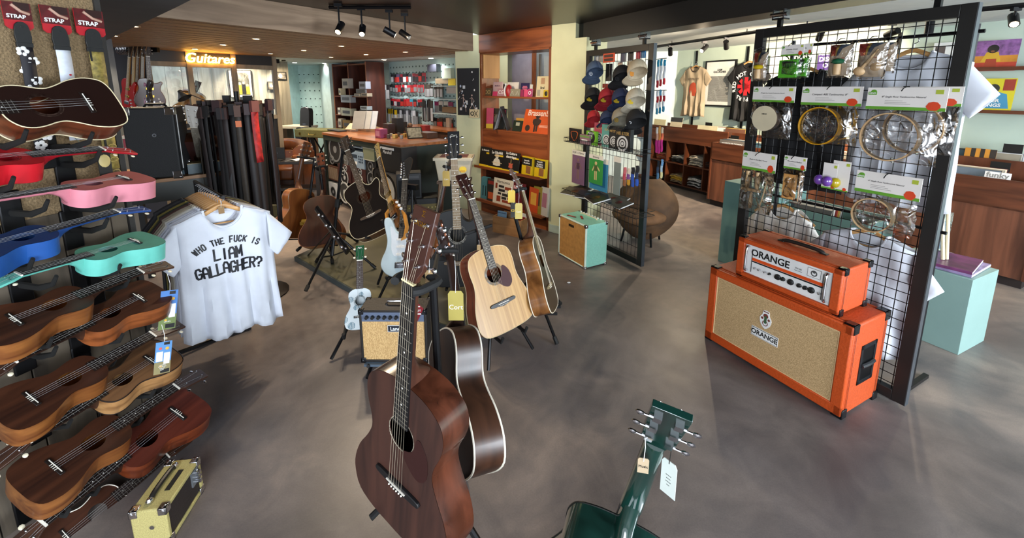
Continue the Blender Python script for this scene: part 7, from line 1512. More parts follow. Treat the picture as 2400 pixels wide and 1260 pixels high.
# tall bookcase at the back
pb_ = P(860, 200, 7.5); BC = Fr((pb_.x, pb_.y), -42); bu = BC.uv(781, 200)[0]; r = fthing('bookcase', 'tall dark bookcase with electronics boxes at the back', 'bookcase', BC, bu)
bw = -bu; q = MB(); q.box(0, bw, .0, .02, 0, .98); q.box(0, bw, .33, .35, 0, 2.05); P_(q, 'back_panel', W('#35160c', '#57291a', (9, 9, 1.3), .5), r)
for x in (0, bw*.48, bw-.03): q = MB(); q.box(x, x+.03, 0, .33, 0, 2.06); P_(q, 'side_panel', W('#35160c', '#57291a', (9, 9, 1.3), .5), r); q = MB(); q.box(x+.004, x+.026, -.004, 0, 0, 2.06); P_(q, 'edge_strip', W('#7a452c', '#9c6244', (9, 9, 1.3), .5), r)
for y in (148, 226, 273):
    z = BC.uv(855, y)[1]; q = MB(); q.box(.03, bw-.03, 0, .33, z-.02, z); P_(q, 'shelf', W('#5a2c1a', '#7d4630', (1.3, 9, 9), .5), r)
for (x0, y0, x1, y1, c, lab) in ((801, 184, 815, 207, '#b0a89c', 'tilted white box high in the back bookcase'), (793, 207, 798, 222, '#c8b894', 'cream book in the back bookcase'), (798, 222, 821, 240, '#9a9c9c', 'silver box in the back bookcase'), (799, 253, 823, 271, '#b8b49c', 'cream printed box on the lower shelf of the back bookcase'), (803, 281, 821, 302, '#8a6c3c', 'gold framed box low in the back bookcase'), (841, 191, 856, 208, '#a4a8b4', 'silver-blue box high in the right half of the back bookcase'), (834, 208, 856, 218, '#6a6a6c', 'dark amplifier box in the back bookcase'), (846, 218, 860, 226, '#b4a48c', 'beige radio in the back bookcase'), (830, 219, 843, 226, '#c0b4a0', 'ivory telephone in the back bookcase'), (844, 248, 860, 257, '#a8b0b4', 'silver radio in the lower right of the back bookcase'), (842, 257, 860, 273, '#1c1a1c', 'black box in the lower right of the back bookcase'), (791, 252, 797, 268, '#c8c0b0', 'white spine in the lower left of the back bookcase'), (792, 278, 799, 298, '#b0a898', 'stack of pale booklets low in the back bookcase')):
    bx('electronics_box', lab, 'box', BC.off(.03), x0, y0, x1, y1, .1, C(c, .45), lambda r, w, h: P_(MB().box(-w*.35, w*.35, -.002, 0, h*.3, h*.7), 'printed_panel', C('#5a5a5c', .5), r), group='boxes in the back bookcase')
# keyboard case on a stand, hard cases, settee, bench
K0 = P(700, 300, 6.9); r = thing('keyboard_case', 'olive tweed keyboard case lying on a trestle stand', 'keyboard case', M=pose((K0.x, K0.y, .82), radians(-18))); q = MB(); q.box(-.10, .68, 0, .34, 0, .13); P_(q, 'case_body', C('#7c7a48', .8, var=.15, sc=60), r, bevel=.012, seg=3); q = MB(); q.box(.0, .03, -.008, 0, .04, .08); q.box(.5, .53, -.008, 0, .04, .08); q.tube([(.2, -.01, .07), (.22, -.03, .05), (.32, -.03, .05), (.34, -.01, .07)], .006, 6); P_(q, 'latch', GOLD, r)
r = thing('keyboard_stand', 'black crossed stand under the tweed keyboard case', 'stand', M=pose((K0.x, K0.y, 0), radians(-18)))
for y in (.04, .3): q = MB(); q.tube([(.0, y, .02), (.5, y, .80)], .014, 6); q.tube([(.5, y, .02), (.0, y, .80)], .014, 6); P_(q, 'crossed_legs', BLKMETAL, r)
for (x, Y, hh, w, lab) in ((702, 7.5, 1.28, .30, 'tall black guitar case leaning by the white pegboard'), (688, 7.2, .95, .22, 'shorter black guitar case with a chrome edge beside it')):
    p_ = P(x, 300, Y); r = thing('guitar_case', lab, 'guitar case', M=pose((p_.x, p_.y, 0), radians(-10), radians(-8))); q = MB(); q.prism(spl([(-w/2, 0), (w/2, 0), (w/2, hh*.45), (w*.32, hh*.6), (w*.3, hh*.95), (w*.15, hh), (-w*.15, hh), (-w*.3, hh*.95), (-w*.32, hh*.6), (-w/2, hh*.45)], 2, True), 0, .13, 0, 'y'); P_(q, 'case_shell', C('#18191b', .4), r, bevel=.01); q = MB(); q.box(w*.18, w*.22, -.004, 0, .1*hh, .9*hh) if x < 700 else q.box(-w*.1, w*.1, -.004, 0, hh*.75, hh*.78); P_(q, 'chrome_strip', CHROME, r)
r = thing('trestle_table', 'pale-topped table at the foot of the board wall', 'table', M=pose((P(640, 300, 7.6).x, 7.6, 0), radians(-12))); q = MB(); q.box(.02, .62, 0, .4, .90, .94); P_(q, 'tabletop', C('#b8b09a', .5), r)
for x in (.03, .56): q = MB(); q.box(x, x+.05, .02, .38, 0, .9); P_(q, 'leg', W('#7a5a40', '#9c7a58', (9, 9, 2), .5), r)
S0 = P(612, 340, 6.35); r = thing('leather_settee', 'tan leather settee with a rolled studded arm', 'settee', M=pose((S0.x, S0.y, 0), radians(8))); LE = C('#7a4422', .3, var=.22, sc=6, bump=.3, coat=.2)
q = MB(); q.tube(spl([(-.1, .35, .70), (.25, .33, .73), (.45, .25, .72), (.62, .05, .70), (.66, -.35, .69)], 4), [.10]*17, 14); P_(q, 'rolled_back', LE, r)
q = MB(); q.box(.55, .70, -.4, .2, .1, .66); P_(q, 'arm', LE, r, bevel=.03, seg=3); q = MB(); q.box(-.1, .55, -.35, .25, .28, .46); P_(q, 'seat_cushion', LE, r, bevel=.04, seg=3); q = MB(); q.box(-.1, .6, .22, .36, .1, .66); P_(q, 'backrest', LE, r, bevel=.02)
q = MB(); q.box(-.1, .62, -.33, .2, .1, .28); P_(q, 'base', C('#3a1f12', .5), r)
for x in (-.05, .64): q = MB(); q.lathe([(.025, 0), (.035, .1)], 8, 0, MX.Translation((x, -.3, 0))); P_(q, 'leg', BLACK, r)
q = MB()
for k in range(9): q.ball((.66+.098*sin(k*.7-2.8), -.452, .69+.098*cos(k*.7-2.8)), .008, 0, 6, 4)
P_(q, 'studs', GOLD, r)
B0 = P(640, 380, 5.7); r = thing('bench', 'dark wooden bench with papers in front of the leather settee', 'bench', M=pose((B0.x, B0.y, 0), radians(6))); bz = .62; DKW = C('#221d1b', .4, var=.1); q = MB(); q.box(-.15, .60, 0, .36, bz-.04, bz); P_(q, 'seat_board', DKW, r, bevel=.004)
for x in (-.13, .53):
    for y in (.02, .29): q = MB(); q.box(x, x+.05, y, y+.05, 0, bz-.04); P_(q, 'leg', DKW, r)
q = MB(); q.box(-.1, .55, .05, .31, .2, .23); P_(q, 'lower_board', DKW, r)
r = thing('laptop_case', 'black open laptop on the bench', 'laptop', M=pose(B0+V((-.03, .1, bz-B0.z+.002)), radians(4))); q = MB(); q.box(-.12, .10, -.06, .1, 0, .012); P_(q, 'keyboard_base', BLACK, r); q = MB(); q.box(-.12, .10, .09, .10, .01, .17); P_(q, 'lid', BLACK, r); q = MB(); q.disc(0, .09, .012, -.0, .002, 0, 12, MX.Translation((-.01, .087, 0))); P_(q, 'emblem', STEEL, r)
r = thing('magazine', 'open white magazine lying on the bench', 'magazine', M=pose(B0+V((.30, .15, bz-B0.z+.001)), radians(-10))); q = MB(); q.grid(lambda a, b: ((a-.5)*.26, (b-.5)*.18, .012*abs(sin(a*2*pi))+.002), 12, 2); P_(q, 'pages', WHITE, r, solid=.002)
# ---- glazed partition
WIN = W('#6f6250', '#8f8068', (9, 9, 2), .6)
def part():
    q = MB(); fr = PW; us_ = [fr.uv(x, 200)[0] for x in (352, 448, 552, 646)]; zs_ = fr.uv(651, 273)[1]; ztp = fr.uv(640, 159)[1]; print('win', us_, zs_, ztp)
    for u in us_: q.box(u-.03, u+.03, -.03, .03, 0, 2.08)
    for z in (zs_, ztp): q.box(us_[0], us_[-1], -.025, .025, z-.03, z+.03)
    o = q.build('trim_6', WIN, bevel=.002); o.matrix_basis = pose(fr.O, fr.a); o['kind'] = 'structure'
    q = MB(); q.box(us_[0], us_[-1], -.01, .01, ztp+.03, 2.08); q.box(us_[0], us_[-1], -.012, .012, 0, zs_-.03); o = q.build('trim_7', C('#1e1c1b', .5)); o.matrix_basis = pose(fr.O, fr.a); o['kind'] = 'structure'
    for i in range(3): q = MB(); q.box(us_[i]+.03, us_[i+1]-.03, -.002, .002, zs_+.03, ztp-.03); o = q.build('window_%d' % (i+1), BAG(.02, .02, '#ffffff', 0)); o.matrix_basis = pose(fr.O, fr.a); o['kind'] = 'structure'
    return us_, zs_, ztp
uw, zsl, ztop_ = part()
u, z = PW.off(.05).uv(492, 138); r = fthing('neon_sign', 'glowing warm neon script sign above the partition window', 'neon sign', PW.off(.05), u); NE = EM('#ffb648', 14); text('Guitares', .17, NE, r, (0, 0, z), shear=.25, ext=.006, bold=.012)
# boards wall pictures
def fourmen(r, w, h):
    q = MB(); rect(q, w, h, .13, .1, .87, .9, 0); P_(q, 'picture', C('#6d7466', .5, var=.2, sc=20), r); q = MB()
    for i, (a, b) in enumerate(((.25, .55), (.45, .5), (.62, .53), (.78, .45))): q.ball(((a-.5)*w, -.002, b*h), w*.06, 0, 10, 6, (1, .1, 1.2)); q.prism([((a-.6)*w, h*.12), ((a-.4)*w, h*.12), ((a-.43)*w, b*h-w*.06), ((a-.57)*w, b*h-w*.06)], -.002, 0, 1+i % 2, 'y')
    P_(q, 'printed_figures', [C('#c8b8a0', .5), C('#1c1c1c', .5), C('#a8a83a', .5)], r)
bx('framed_poster', 'white-framed group poster on the weathered boards', 'poster', BW.off(.05), 533, 163, 588, 229, .02, BLACK, lambda r, w, h: (P_(MB().box(-w*.46, w*.46, -.001, 0, h*.03, h*.97), 'mount', WHITE, r), fourmen(r, w, h)))
for i, (x0, y0, x1, y1) in enumerate(((626, 191, 648, 211), (646, 168, 671, 187))): bx('framed_photo', ['lower', 'upper'][i]+' small black-framed photo on the boards', 'photo', BW.off(.05) if i == 0 else Fr(tuple(BW.pt(1.98).xy), 65).off(.03), x0, y0, x1, y1, .02, BLACK, lambda r, w, h: P_(MB().box(-w*.4, w*.4, -.001, 0, h*.1, h*.9).ball((-w*.1, -.002, h*.5), w*.18, 1, 10, 6, (1, .1, 1)), 'print', [C('#77746c', .5, var=.4, sc=20), C('#c8c4bc', .5)], r), group='small photos on the boards')
# instruments beyond the glass
def simple(name, lab, cat, sad, Y, nut, az, **kw):
    a = dict(detail=1); a.update(kw); sc_ = a.pop('scale', .62); ys_ = a.pop('ys', .1); return guitar(name, lab, strung(sad, Y, nut, sc_, az, ys_, far=a.pop('far', False)), scale=sc_, ys=ys_, cat=cat, **a)
BR_ = C('#4a2818', .3, coat=.4)
for i, (sx, nx, col, fbc, lab, el) in enumerate(((298, 303, '#c01c1c', '#a8834c', 'red solid-body guitar, first of the hanging row', TELE), (312, 314, '#c87a44', '#c09a5c', 'orange-edged guitar, second of the hanging row', STRAT), (320, 324, '#b07a94', '#3a2420', 'black and pink guitar, third of the hanging row', TELE), (333, 335, '#15151a', '#b8b4ac', 'black guitar, fourth of the hanging row', STRAT), (353, 347, '#4c2a1a', '#3a2418', 'brown single-cut guitar with gold pickups, last of the hanging row', LESP))):
    Yg = 5.0; A = P(sx, 236, Yg); B = P(nx, 142, Yg); d = (B-A).normalized(); M = basis(d, V((-.35, -.93, 0)) if i < 4 else V((.75, -.66, 0)), A-d*.09)@MX.Scale(.86, 4)
    guitar('electric_guitar', lab, M, kind='electric', elec=el, L=.33, D=.045, ys=.09, scale=.60, top=C(col, .25, coat=.6), side=C(col, .25, coat=.6), neckm=C('#6a4a2c', .4), headm=C('#2a1c14', .4), fb=C(fbc, .4), shead='strat' if i < 4 else 'lp', frets=20, group='electric guitars hanging by the partition', detail=1)
q0 = P(258, 200, 5.1); struct('wall_left', MB().prism([(q0.x-.2, q0.y-.05), (P(352, 200, 5.16).x, 5.16), (P(352, 200, 5.2).x-.1, 5.26), (q0.x-.3, q0.y+.1)], 0, 2.08), C('#26242a', .5))
q = MB(); q.box(-.035, .035, -.03, .03, 0, 2.08); o = q.build('trim_8', C('#6d7278', .5)); o.location = (P(264, 200, 4.2).x, P(264, 200, 4.2).y, 0); o['kind'] = 'structure'
r = thing('guitar_wall_rack', 'dark rail with hooks from which the electric guitars hang', 'rack', M=pose((0, 0, 0))); a, b = P(296, 118, 5.1), P(368, 118, 5.1); q = MB(); q.box(a.x, b.x, a.y, a.y+.04, a.z-.02, a.z+.04)
P_(q, 'rail', BLKMETAL, r); q = MB()
for k in range(7): t_ = a.lerp(b, -.12+.05*k); q.tube([t_+V((.05*cos(x), -.03, .05*sin(x))) for x in [y*.6 for y in range(11)]], .003, 5)
P_(q, 'chrome_rings', CHROME, r)
M = basis(P(446, 238, 5.9)-P(432, 276, 5.9), V((.55, -.83, .1)), P(430, 285, 5.9)); guitar('acoustic_guitar', 'honey-coloured acoustic guitar behind the desk lamp', M, L=.45, Wd=.38, D=.1, ys=.14, scale=.3, frets=6, top=W('#b8762c', '#d49a4c', (20, 2, 20), .3), side=BR_, detail=1, group=None)
p_ = P(424, 225, 5.35); r = thing('desk_lamp', 'black articulated desk lamp in the partition window', 'lamp', M=pose((p_.x, p_.y, 0))); q = MB(); q.lathe([(.02, .08), (.03, .05), (.085, -.03), (.08, -.03), (.02, .045)], 14, 0, MX.Translation((.03, 0, p_.z))@MX.Rotation(radians(-35), 4, 'Y')); P_(q, 'lamp_shade', C('#15181c', .3), r); q = MB(); q.tube([(0, 0, p_.z+.07), (.3, .02, p_.z-.06), (.2, .05, zsl)], .008, 6); P_(q, 'arm', BLKMETAL, r); q = MB(); q.lathe([(.08, 0), (.07, .02)], 14, 0, MX.Translation((.2, .05, zsl))); q.tube([(.2, .05, 0), (.2, .05, zsl)], .02, 6); P_(q, 'base', BLKMETAL, r)
# ================================================================ near left: table with amplifiers, strap stand
TB = Fr(tuple(P(340, 420, 2.75).xy), 38); tu, tz = TB.uv(530, 402); tz = 1.0; t0 = PF(335, 424, tz); TB = Fr((t0.x, t0.y), math.degrees(atan2((PF(530, 402, tz)-t0).y, (PF(530, 402, tz)-t0).x))); tl = (PF(530, 402, tz)-t0).length; print('table', t0, tl, math.degrees(TB.a))
r = thing('display_table', 'grey-fronted table with a wooden top under the black combo', 'table', M=pose((t0.x, t0.y, 0), TB.a)); q = MB(); q.box(-.55, tl, 0, .62, tz-.025, tz); P_(q, 'tabletop', W('#7a5230', '#a87c4e', (1.4, 12, 12), .45), r, bevel=.002); q = MB(); q.box(-.55, tl-.01, .01, .03, tz-.16, tz-.026); P_(q, 'drawer_front', C('#4c4e4c', .6), r)
for x in (-.5, tl-.07):
    for y in (.03, .55): q = MB(); q.box(x, x+.05, y, y+.05, 0, tz-.16); P_(q, 'leg', C('#3a3c3b', .6), r)
q = MB(); q.ball((tl*.78, -.01, tz-.09), .016); P_(q, 'drawer_knob', C('#2a2a2a', .4), r)
TK = C('#0d0e10', .6, bump=.2, sc=200); AF = TB.off(-.05)
def blackamp(r, w, h):
    q = MB(); q.disc(w*.08, h*.62, .012, -.003, 0, 0, 14); q.disc(w*.08, h*.62, .006, -.004, 0, 1, 10); P_(q, 'strap_button', [STEEL, BLACK], r)
    q = MB(); q.tube([(-w*.42, -.002, h*.93), (-w*.36, -.004, h*.86), (-w*.40, -.004, h*.83), (-w*.46, -.002, h*.88)], .004, 6, closed=True); P_(q, 'strap_loop', STEEL, r)
    rr_ = MX.Translation((-w/2, 0, 0))
u0, _ = AF.uv(303, 400); u1, _ = AF.uv(428, 395); _, hz = AF.uv(360, 252); aw = u1-u0; print('amp', aw, hz-tz)
r = fthing('guitar_combo', 'large black combo seen from its side on the display table', 'amplifier', AF, u0, tz+.001, turn=-20); q = MB(); q.box(0, aw, 0, .27, .004, hz-tz); P_(q, 'case', TK, r, bevel=.012, seg=3)
q = MB(); q.disc(aw*.57, (hz-tz)*.62, .012, -.003, 0, 0, 14); q.disc(aw*.57, (hz-tz)*.62, .006, -.004, 0, 1, 10); P_(q, 'strap_button', [STEEL, BLACK], r); q = MB(); q.tube(spl([(aw*.07, -.003, (hz-tz)*.95), (aw*.14, -.005, (hz-tz)*.90), (aw*.08, -.005, (hz-tz)*.86)], 3, True), .004, 6, closed=True); P_(q, 'strap_loop', STEEL, r)
corners(r, aw, hz-tz, .27, CHROME, .05, .004, which=((1, 0, 1), (0, 0, 1), (1, 0, 0), (1, 1, 1))); q = MB(); q.box(aw+.001, aw+.004, .04, .05, .06, (hz-tz)*.9); q.box(aw+.001, aw+.002, .06, .24, .06, (hz-tz)*.78, 1); P_(q, 'front_piping', [WHITE, C('#101012', .8)], r)
q = MB(); q.tube([(aw*.3, .14, hz-tz), (aw*.35, .14, hz-tz+.02), (aw*.7, .14, hz-tz+.02), (aw*.75, .14, hz-tz)], .008, 6); P_(q, 'handle', BLKMETAL, r)
r = bx('effects_pedal', 'teal effects pedal box with small chrome knobs on the display table', 'effects pedal', TB.off(-.06), 438, 383, 516, 402, .13, C('#25414a', .4), lambda r, w, h: (P_(MB().disc(w*.0, h*.5, .008, -.002, 0, 0, 10).disc(w*.1, h*.5, .008, -.002, 0, 0, 10), 'printed_mark', WHITE, r), P_(MB().box(-w*.5, w*.5, 0, .13, h, h+.003), 'cream_top', C('#b8a474', .5), r), P_(MB().lathe([(.008, 0), (.005, .02), (.01, .03)], 8, 0, MX.Translation((w*.35, .04, h))).ball((-w*.4, .06, h+.015), .018), 'knob', CHROME, r)), zb=tz+.001)
for i, (y0, y1, lab) in enumerate(((304, 342, 'upper'), (348, 392, 'lower'))):
    f4 = Fr(tuple(P(425, 350, 3.45).xy), 22); bx('amplifier_stack', lab+' black amplifier head with a gold panel behind the display table', 'amplifier', f4, 424, y0, 486, y1, .22, C('#151517', .5), lambda r, w, h: (P_(MB().box(-w*.38, w*.45, -.003, 0, h*.12, h*.34), 'gold_panel', C('#a8905a', .3, .5), r), P_(MB().box(-w*.5, -w*.42, -.004, 0, 0, h), 'blue_side', C('#6a7c94', .4), r), text('Marshall', h*.28, WHITE, r, (w*.12, -.003, h*.6), shear=.2)), group='amplifier heads behind the display table')
simple('acoustic_guitar', 'guitar with a pale headstock standing behind the display table', 'guitar', (478, 400), 3.2, (454, 300), 20, scale=.45, ys=.1, top=C('#4a2c28', .3), side=BR_, L=.4, Wd=.34, headm=C('#c8c4bc', .4), fb=C('#8a8478', .4))
r = bx('small_drum', 'small red and white drum behind the black combo', 'drum', Fr(tuple(P(290, 330, 3.4).xy), 20), 286, 318, 308, 348, .1, C('#a01c3c', .4), lambda r, w, h: P_(MB().box(-w*.5, w*.5, -.002, 0, h*.75, h), 'white_hoop', WHITE, r))
q0 = P(297, 350, 3.4); o = thing('side_table', 'small dark side table under the red and white drum', 'table', M=pose((q0.x, q0.y+.05, 0), .35)); q = MB(); q.box(-.09, .09, -.06, .10, q0.z-.02, q0.z+.007); P_(q, 'tabletop', BLACK, o); q = MB(); q.box(-.02, .02, -.02, .02, 0, q0.z-.02); P_(q, 'leg', BLACK, o)
# strap stand
sp = P(568, 350, 3.15); r = thing('strap_stand', 'round black floor stand loaded with guitar straps', 'display stand', M=pose((sp.x, sp.y, 0))); ztS = P(562, 246, 3.15).z
q = MB(); q.tube([(0, 0, 0), (0, 0, ztS+.10)], .015, 8); P_(q, 'pole', BLKMETAL, r); q = MB(); q.lathe([(.22, 0), (.22, .01), (.02, .03)], 20); P_(q, 'base', BLKMETAL, r); q = MB(); q.tube([(.20*cos(k*pi/10), .20*sin(k*pi/10), ztS) for k in range(20)], .006, 6, closed=True)
for k in range(4): q.tube([(0, 0, ztS), (.2*cos(k*pi/2), .2*sin(k*pi/2), ztS)], .006, 6)
P_(q, 'top_ring', BLKMETAL, r); q = MB(); q.box(-.10, -.05, -.01, .01, ztS, ztS+.07); q.box(.05, .11, -.01, .01, ztS, ztS+.07); P_(q, 'header_holder', BLACK, r)
rs = random.Random(8); SCOL = [('#150b0c', '#2c1214'), ('#0c0b0c', '#1a1416'), ('#1c0e0c', '#341a14'), ('#0c0a0a', '#14100f'), ('#2a2014', '#4a2c1c'), ('#1c0d10', '#2c1216')]
for k in range(48):
    a = 2*pi*k/48+rs.uniform(-.06, .06); c1, c2 = SCOL[k % 6]; L2 = rs.uniform(.72, .98); R2 = rs.choice((.14, .19, .225, .24))+rs.uniform(-.012, .012); w = rs.uniform(.017, .026)
    lab = ['black and maroon', 'plain black', 'dark red-brown', 'black and grey', 'tan-brown', 'dark plum'][k % 6]+' leather guitar strap on the round stand, '+['right', 'back right', 'back left', 'left', 'front left', 'front right'][int(6*k/48)]+' side'
    if k in (43,): c1, c2, L2, w, R2, lab = '#a81c1c', '#2a5a3a', .42, .026, .26, 'bright red patterned strap hanging at the front of the round stand'
    if k in (40,): lab = 'dark strap with a small orange and white badge on the round stand'
    if k in (35,): lab = 'dark strap with an orange dot on the round stand'
    q = MB(); q.grid(lambda u_, v_: ((u_-.5)*2*w, .006*sin(v_*4+k), -L2*(1-v_)+.0), 2, 8); q.box(-w, w, -.012, .012, -.06, .015, 1)
    if k == 40: R2 = .25; q.box(-w*.9, w*.9, -.008, 0, -.13, -.09, 2)
    if k == 35: q.disc(0, -.26, .014, -.006, 0, 2, 12)
    o = q.build('guitar_strap', [C(c1, .6, var=.3 if k == 43 else .15, sc=30), C(c2 if k != 43 else '#6a3a34', .6), C('#c8642c', .5)], solid=.004); o.matrix_basis = pose(sp+V((R2*cos(a), R2*sin(a), ztS-sp.z+rs.uniform(-.03, .03))), a+pi/2+rs.uniform(-.3, .3)); tag(o, lab, 'guitar strap', 'guitar straps on the round stand')
# ================================================================ ukulele rack
RK = UK.off(-.17); ur = RK.uv(235, 120)[0]
BURL = C('#8a7455', .95, var=.22, sc=140, bump=.6)
q = MB(); q.box(ur-2.3, ur, 0, .04, 1.14, 2.05); o = q.build('wall_left', BURL); o.matrix_basis = pose(RK.O, RK.a); o['kind'] = 'structure'
q = MB(); x = ur-2.3; rr = random.Random(5)
while x < ur: w_ = min(.16, ur-x); q.box(x+.002, x+w_-.002, 0, .04, 0, 1.14); x += .16
o = q.build('wall_left', W('#3a332b', '#665a4b', (9, 9, 1.2), .85, dist=3, bump=.4), bevel=.002, seg=1); o.matrix_basis = pose(RK.O, RK.a); o['kind'] = 'structure'
q = MB(); q.box(ur-.0, ur+.02, -.01, .05, 0, 2.05); o = q.build('trim_9', C('#2a2826', .6)); o.matrix_basis = pose(RK.O, RK.a); o['kind'] = 'structure'
def bracket(px, py, out, lab):
    u, z = UK.off(out).uv(px, py); r = fthing('instrument_hook', 'black wall hook '+lab, 'hook', RK, u, z, group='black hooks of the ukulele rack'); L = .15+out
    q = MB(); q.tube([(0, 0, -.05), (0, -L*.6, -.045), (0, -L, -.02), (0, -L-.03, .015)], [.014, .012, .009, .007], 8, flat=.7); P_(q, 'arm', C('#070707', .8), r)
    q = MB(); q.box(-.03, .03, -.012, 0, -.13, .03); P_(q, 'back_plate', BLKMETAL, r, bevel=.004)
for (x, y, o_, lab) in ((215, 320, .10, 'under the topmost dark ukulele'), (60, 315, .10, 'under the neck of the topmost ukulele'), (232, 362, .05, 'under the neck of the red ukulele'), (30, 425, .10, 'under the red ukulele'), (110, 478, .05, 'under the neck of the pink ukulele'), (270, 470, .10, 'under the pink ukulele'), (250, 520, .05, 'under the neck of the blue ukulele'), (75, 615, .08, 'under the blue ukulele'), (130, 655, .05, 'under the neck of the turquoise ukulele'), (280, 628, .08, 'under the turquoise ukulele'), (300, 660, .05, 'under the neck of the brown ukulele below the turquoise one'), (120, 800, .10, 'under the body of the brown ukulele at the left edge'), (130, 820, .04, 'under the neck of the carded brown ukulele'), (285, 790, .10, 'under the body of the carded brown ukulele'), (270, 845, .04, 'under the neck of the large brown ukulele'), (110, 990, .10, 'under the large brown ukulele'), (165, 990, .04, 'under the neck of the tan ukulele'), (360, 920, .10, 'under the tan ukulele'), (330, 985, .04, 'under the neck of the big brown ukulele'), (160, 1200, .10, 'under the big brown ukulele'), (230, 1150, .04, 'under the neck of the reddish ukulele'), (420, 1085, .10, 'under the reddish ukulele')): bracket(x, y, o_, lab)
# straps on header cards
def strap(i, cx, y0, yb, cxb, ybot, c1, kind, lab):
    f = RK.off(.03); u0, zt = f.uv(cx-34, y0); u1, _ = f.uv(cx+34, y0+6); _, zc = f.uv(cx, yb); w = u1-u0; r = fthing('guitar_strap', lab, 'guitar strap', f, (u0+u1)/2, 0, group='guitar straps on the burlap wall')
    h = zt-zc; q = MB(); q.prism([(-w/2, zc+.01), (-w/2+.01, zc), (w/2-.01, zc), (w/2, zc+.01), (w/2, zt), (-w/2, zt)], -.004, .0, 0, 'y'); q.box(-w/2, w/2, -.0046, -.004, zc+h*.34, zt, 1); q.box(-w*.1, w*.45, -.005, -.0046, zc+h*.72, zt, 2); q.tube([(-w*.2, -.006, zt-h*.1), (w*.1, -.006, zc+h*.68), (w*.4, -.006, zc+h*.60)], .006, 5, 3)
    P_(q, 'header_card', [C('#b01c28', .4), C('#5a1018', .4, var=.4, sc=25), C('#2a0e10', .4), C('#b08a78', .5)], r, smooth=0); text('STRAP', w*.24, WHITE, r, (-w*.08, -.0062, zc+h*.47), bold=.03)
    ub_, _ = f.uv(cxb, ybot); dx = ub_-(u0+u1)/2; _, zbb = f.uv(cxb, ybot); sw = w*.33
    zs = zc-.0; q = MB(); q.prism(spl([(-sw*.8, zs-.05), (sw*.8, zs-.05), (sw*.8, zs+h*.05), (sw*.5, zs+h*.23), (0, zs+h*.29), (-sw*.5, zs+h*.23), (-sw*.8, zs+h*.05)], 2, True), -.013, -.006, 0, 'y'); q.box(-sw*.9, sw*.9, -.014, -.005, zs-.06, zs-.045); q.disc(0, zs+h*.1, .004, -.0145, -.013, 0, 8); P_(q, 'leather_end', C('#17181a', .5), r, bevel=.001)
    bodyc = {'flower': '#15121a', 'rose': '#cdd2dc', 'gold': '#8a7a3a'}[kind]; zb = zbb; n = 14
    q = MB(); q.grid(lambda a, b: ((a-.5)*2*sw*.78+dx*(1-b)*.15, -.010+.004*sin(b*6), zb+(zs-.05-zb)*b), 2, 16); wb = P_(q, 'webbing', C(bodyc, .7, var=.3 if kind == 'gold' else .05, sc=60), r, solid=.003)
    q = MB(); H = zs-.05-zb
    if kind == 'flower':
        for k in range(12):
            z = zs-.075-H*k/12
            for j in range(5): a = 2*pi*j/5+k; q.ball((.011*cos(a)+(.012 if k % 2 else -.010), -.0135, z+.011*sin(a)), .008, 0, 6, 4, (1, .25, 1))
    elif kind == 'rose':
        for k in range(5):
            z = zs-.12-H*k/5.; q.ball((.008, -.013, z-.03), .009, 1, 8, 5, (1, .3, .8)); q.tube([(-.012, -.013, z+.01), (0, -.013, z-.01), (.008, -.013, z-.03)], .0012, 4, 2)
    else:
        for k in range(9):
            z = zs-.12-H*k/9.; q.tube([(.016*cos(t), -.013, z+.016*sin(t)*(1-t/7)) for t in [x*.6 for x in range(10)]], .0014, 4, 3)
        q.box(-sw*.78, -sw*.55, -.0145, -.011, zb, zs-.05, 4)
    P_(q, 'woven_pattern', [WHITE, C('#a01828', .6), C('#6a7a6a', .6), C('#c8b46a', .5), BLACK], r, smooth=0)
strap(0, 33, 0, 68, 62, 370, '', 'flower', 'black guitar strap with white flowers on the burlap wall')
strap(1, 123, 10, 78, 150, 330, '', 'rose', 'white guitar strap with red roses on the burlap wall')
strap(2, 203, 18, 84, 232, 400, '', 'gold', 'gold brocade guitar strap on the burlap wall')
def ucard(px, py, w, h, label, c1, c2, out, body):
    f = UK.off(out); u, z = f.uv(px, py); r = fthing('hang_card', label, 'hang card', f, u, z, turn=-30); q = MB(); R2 = MX.Rotation(radians(10), 4, 'Y'); q.box(-w/2, w/2, -.001, .001, -h, 0, 0, R2); c = P_(q, 'card', C(c1, .4), r)
    q = MB(); q.box(-w/2, w/2, -.0018, -.001, -h, -h*.62, 0, R2); q.box(-w*.42, -w*.02, -.002, -.001, -h*.6, -h*.3, 1, R2); q.box(w*.05, w*.42, -.002, -.001, -h*.7, -h*.35, 1, R2); q.ball((-w*.2, -.0015, -h*.2), w*.11, 2, 10, 5, (1, .1, 1), R2); q.ball((w*.22, -.0015, -h*.22), w*.12, 3, 10, 5, (1, .1, 1), R2); q.ball((-w*.1, -.0015, -h*.76), w*.1, 3, 10, 5, (1, .1, 1), R2); q.box(w*.0, w*.35, -.002, -.001, -h*.1, -h*.02, 4, R2); q.box(-w*.1, w*.45, -.002, -.001, -h*.97, -h*.86, 4, R2); P_(q, 'card_print', [C(c2, .5), WHITE, C('#c85a5a', .5), C('#d8a83c', .5), BLACK], r, smooth=0)
    o = text(body, w*.13, WHITE, r, (0, 0, 0), align='CENTER'); o.matrix_basis = R2@MX.Translation((0, -.0024, -h*.8))@MX.Rotation(pi/2, 4, 'X'); q = MB(); q.tube([(0, 0, .075), (.004, 0, .03), (0, 0, -.004)], .001, 5); P_(q, 'string', WHITE, r)
ucard(398, 680, .058, .17, 'colourful hang card with small pictures below the headstock of the highest brown ukulele', '#4a78b8', '#6d7c48', .09, 'LEARN')
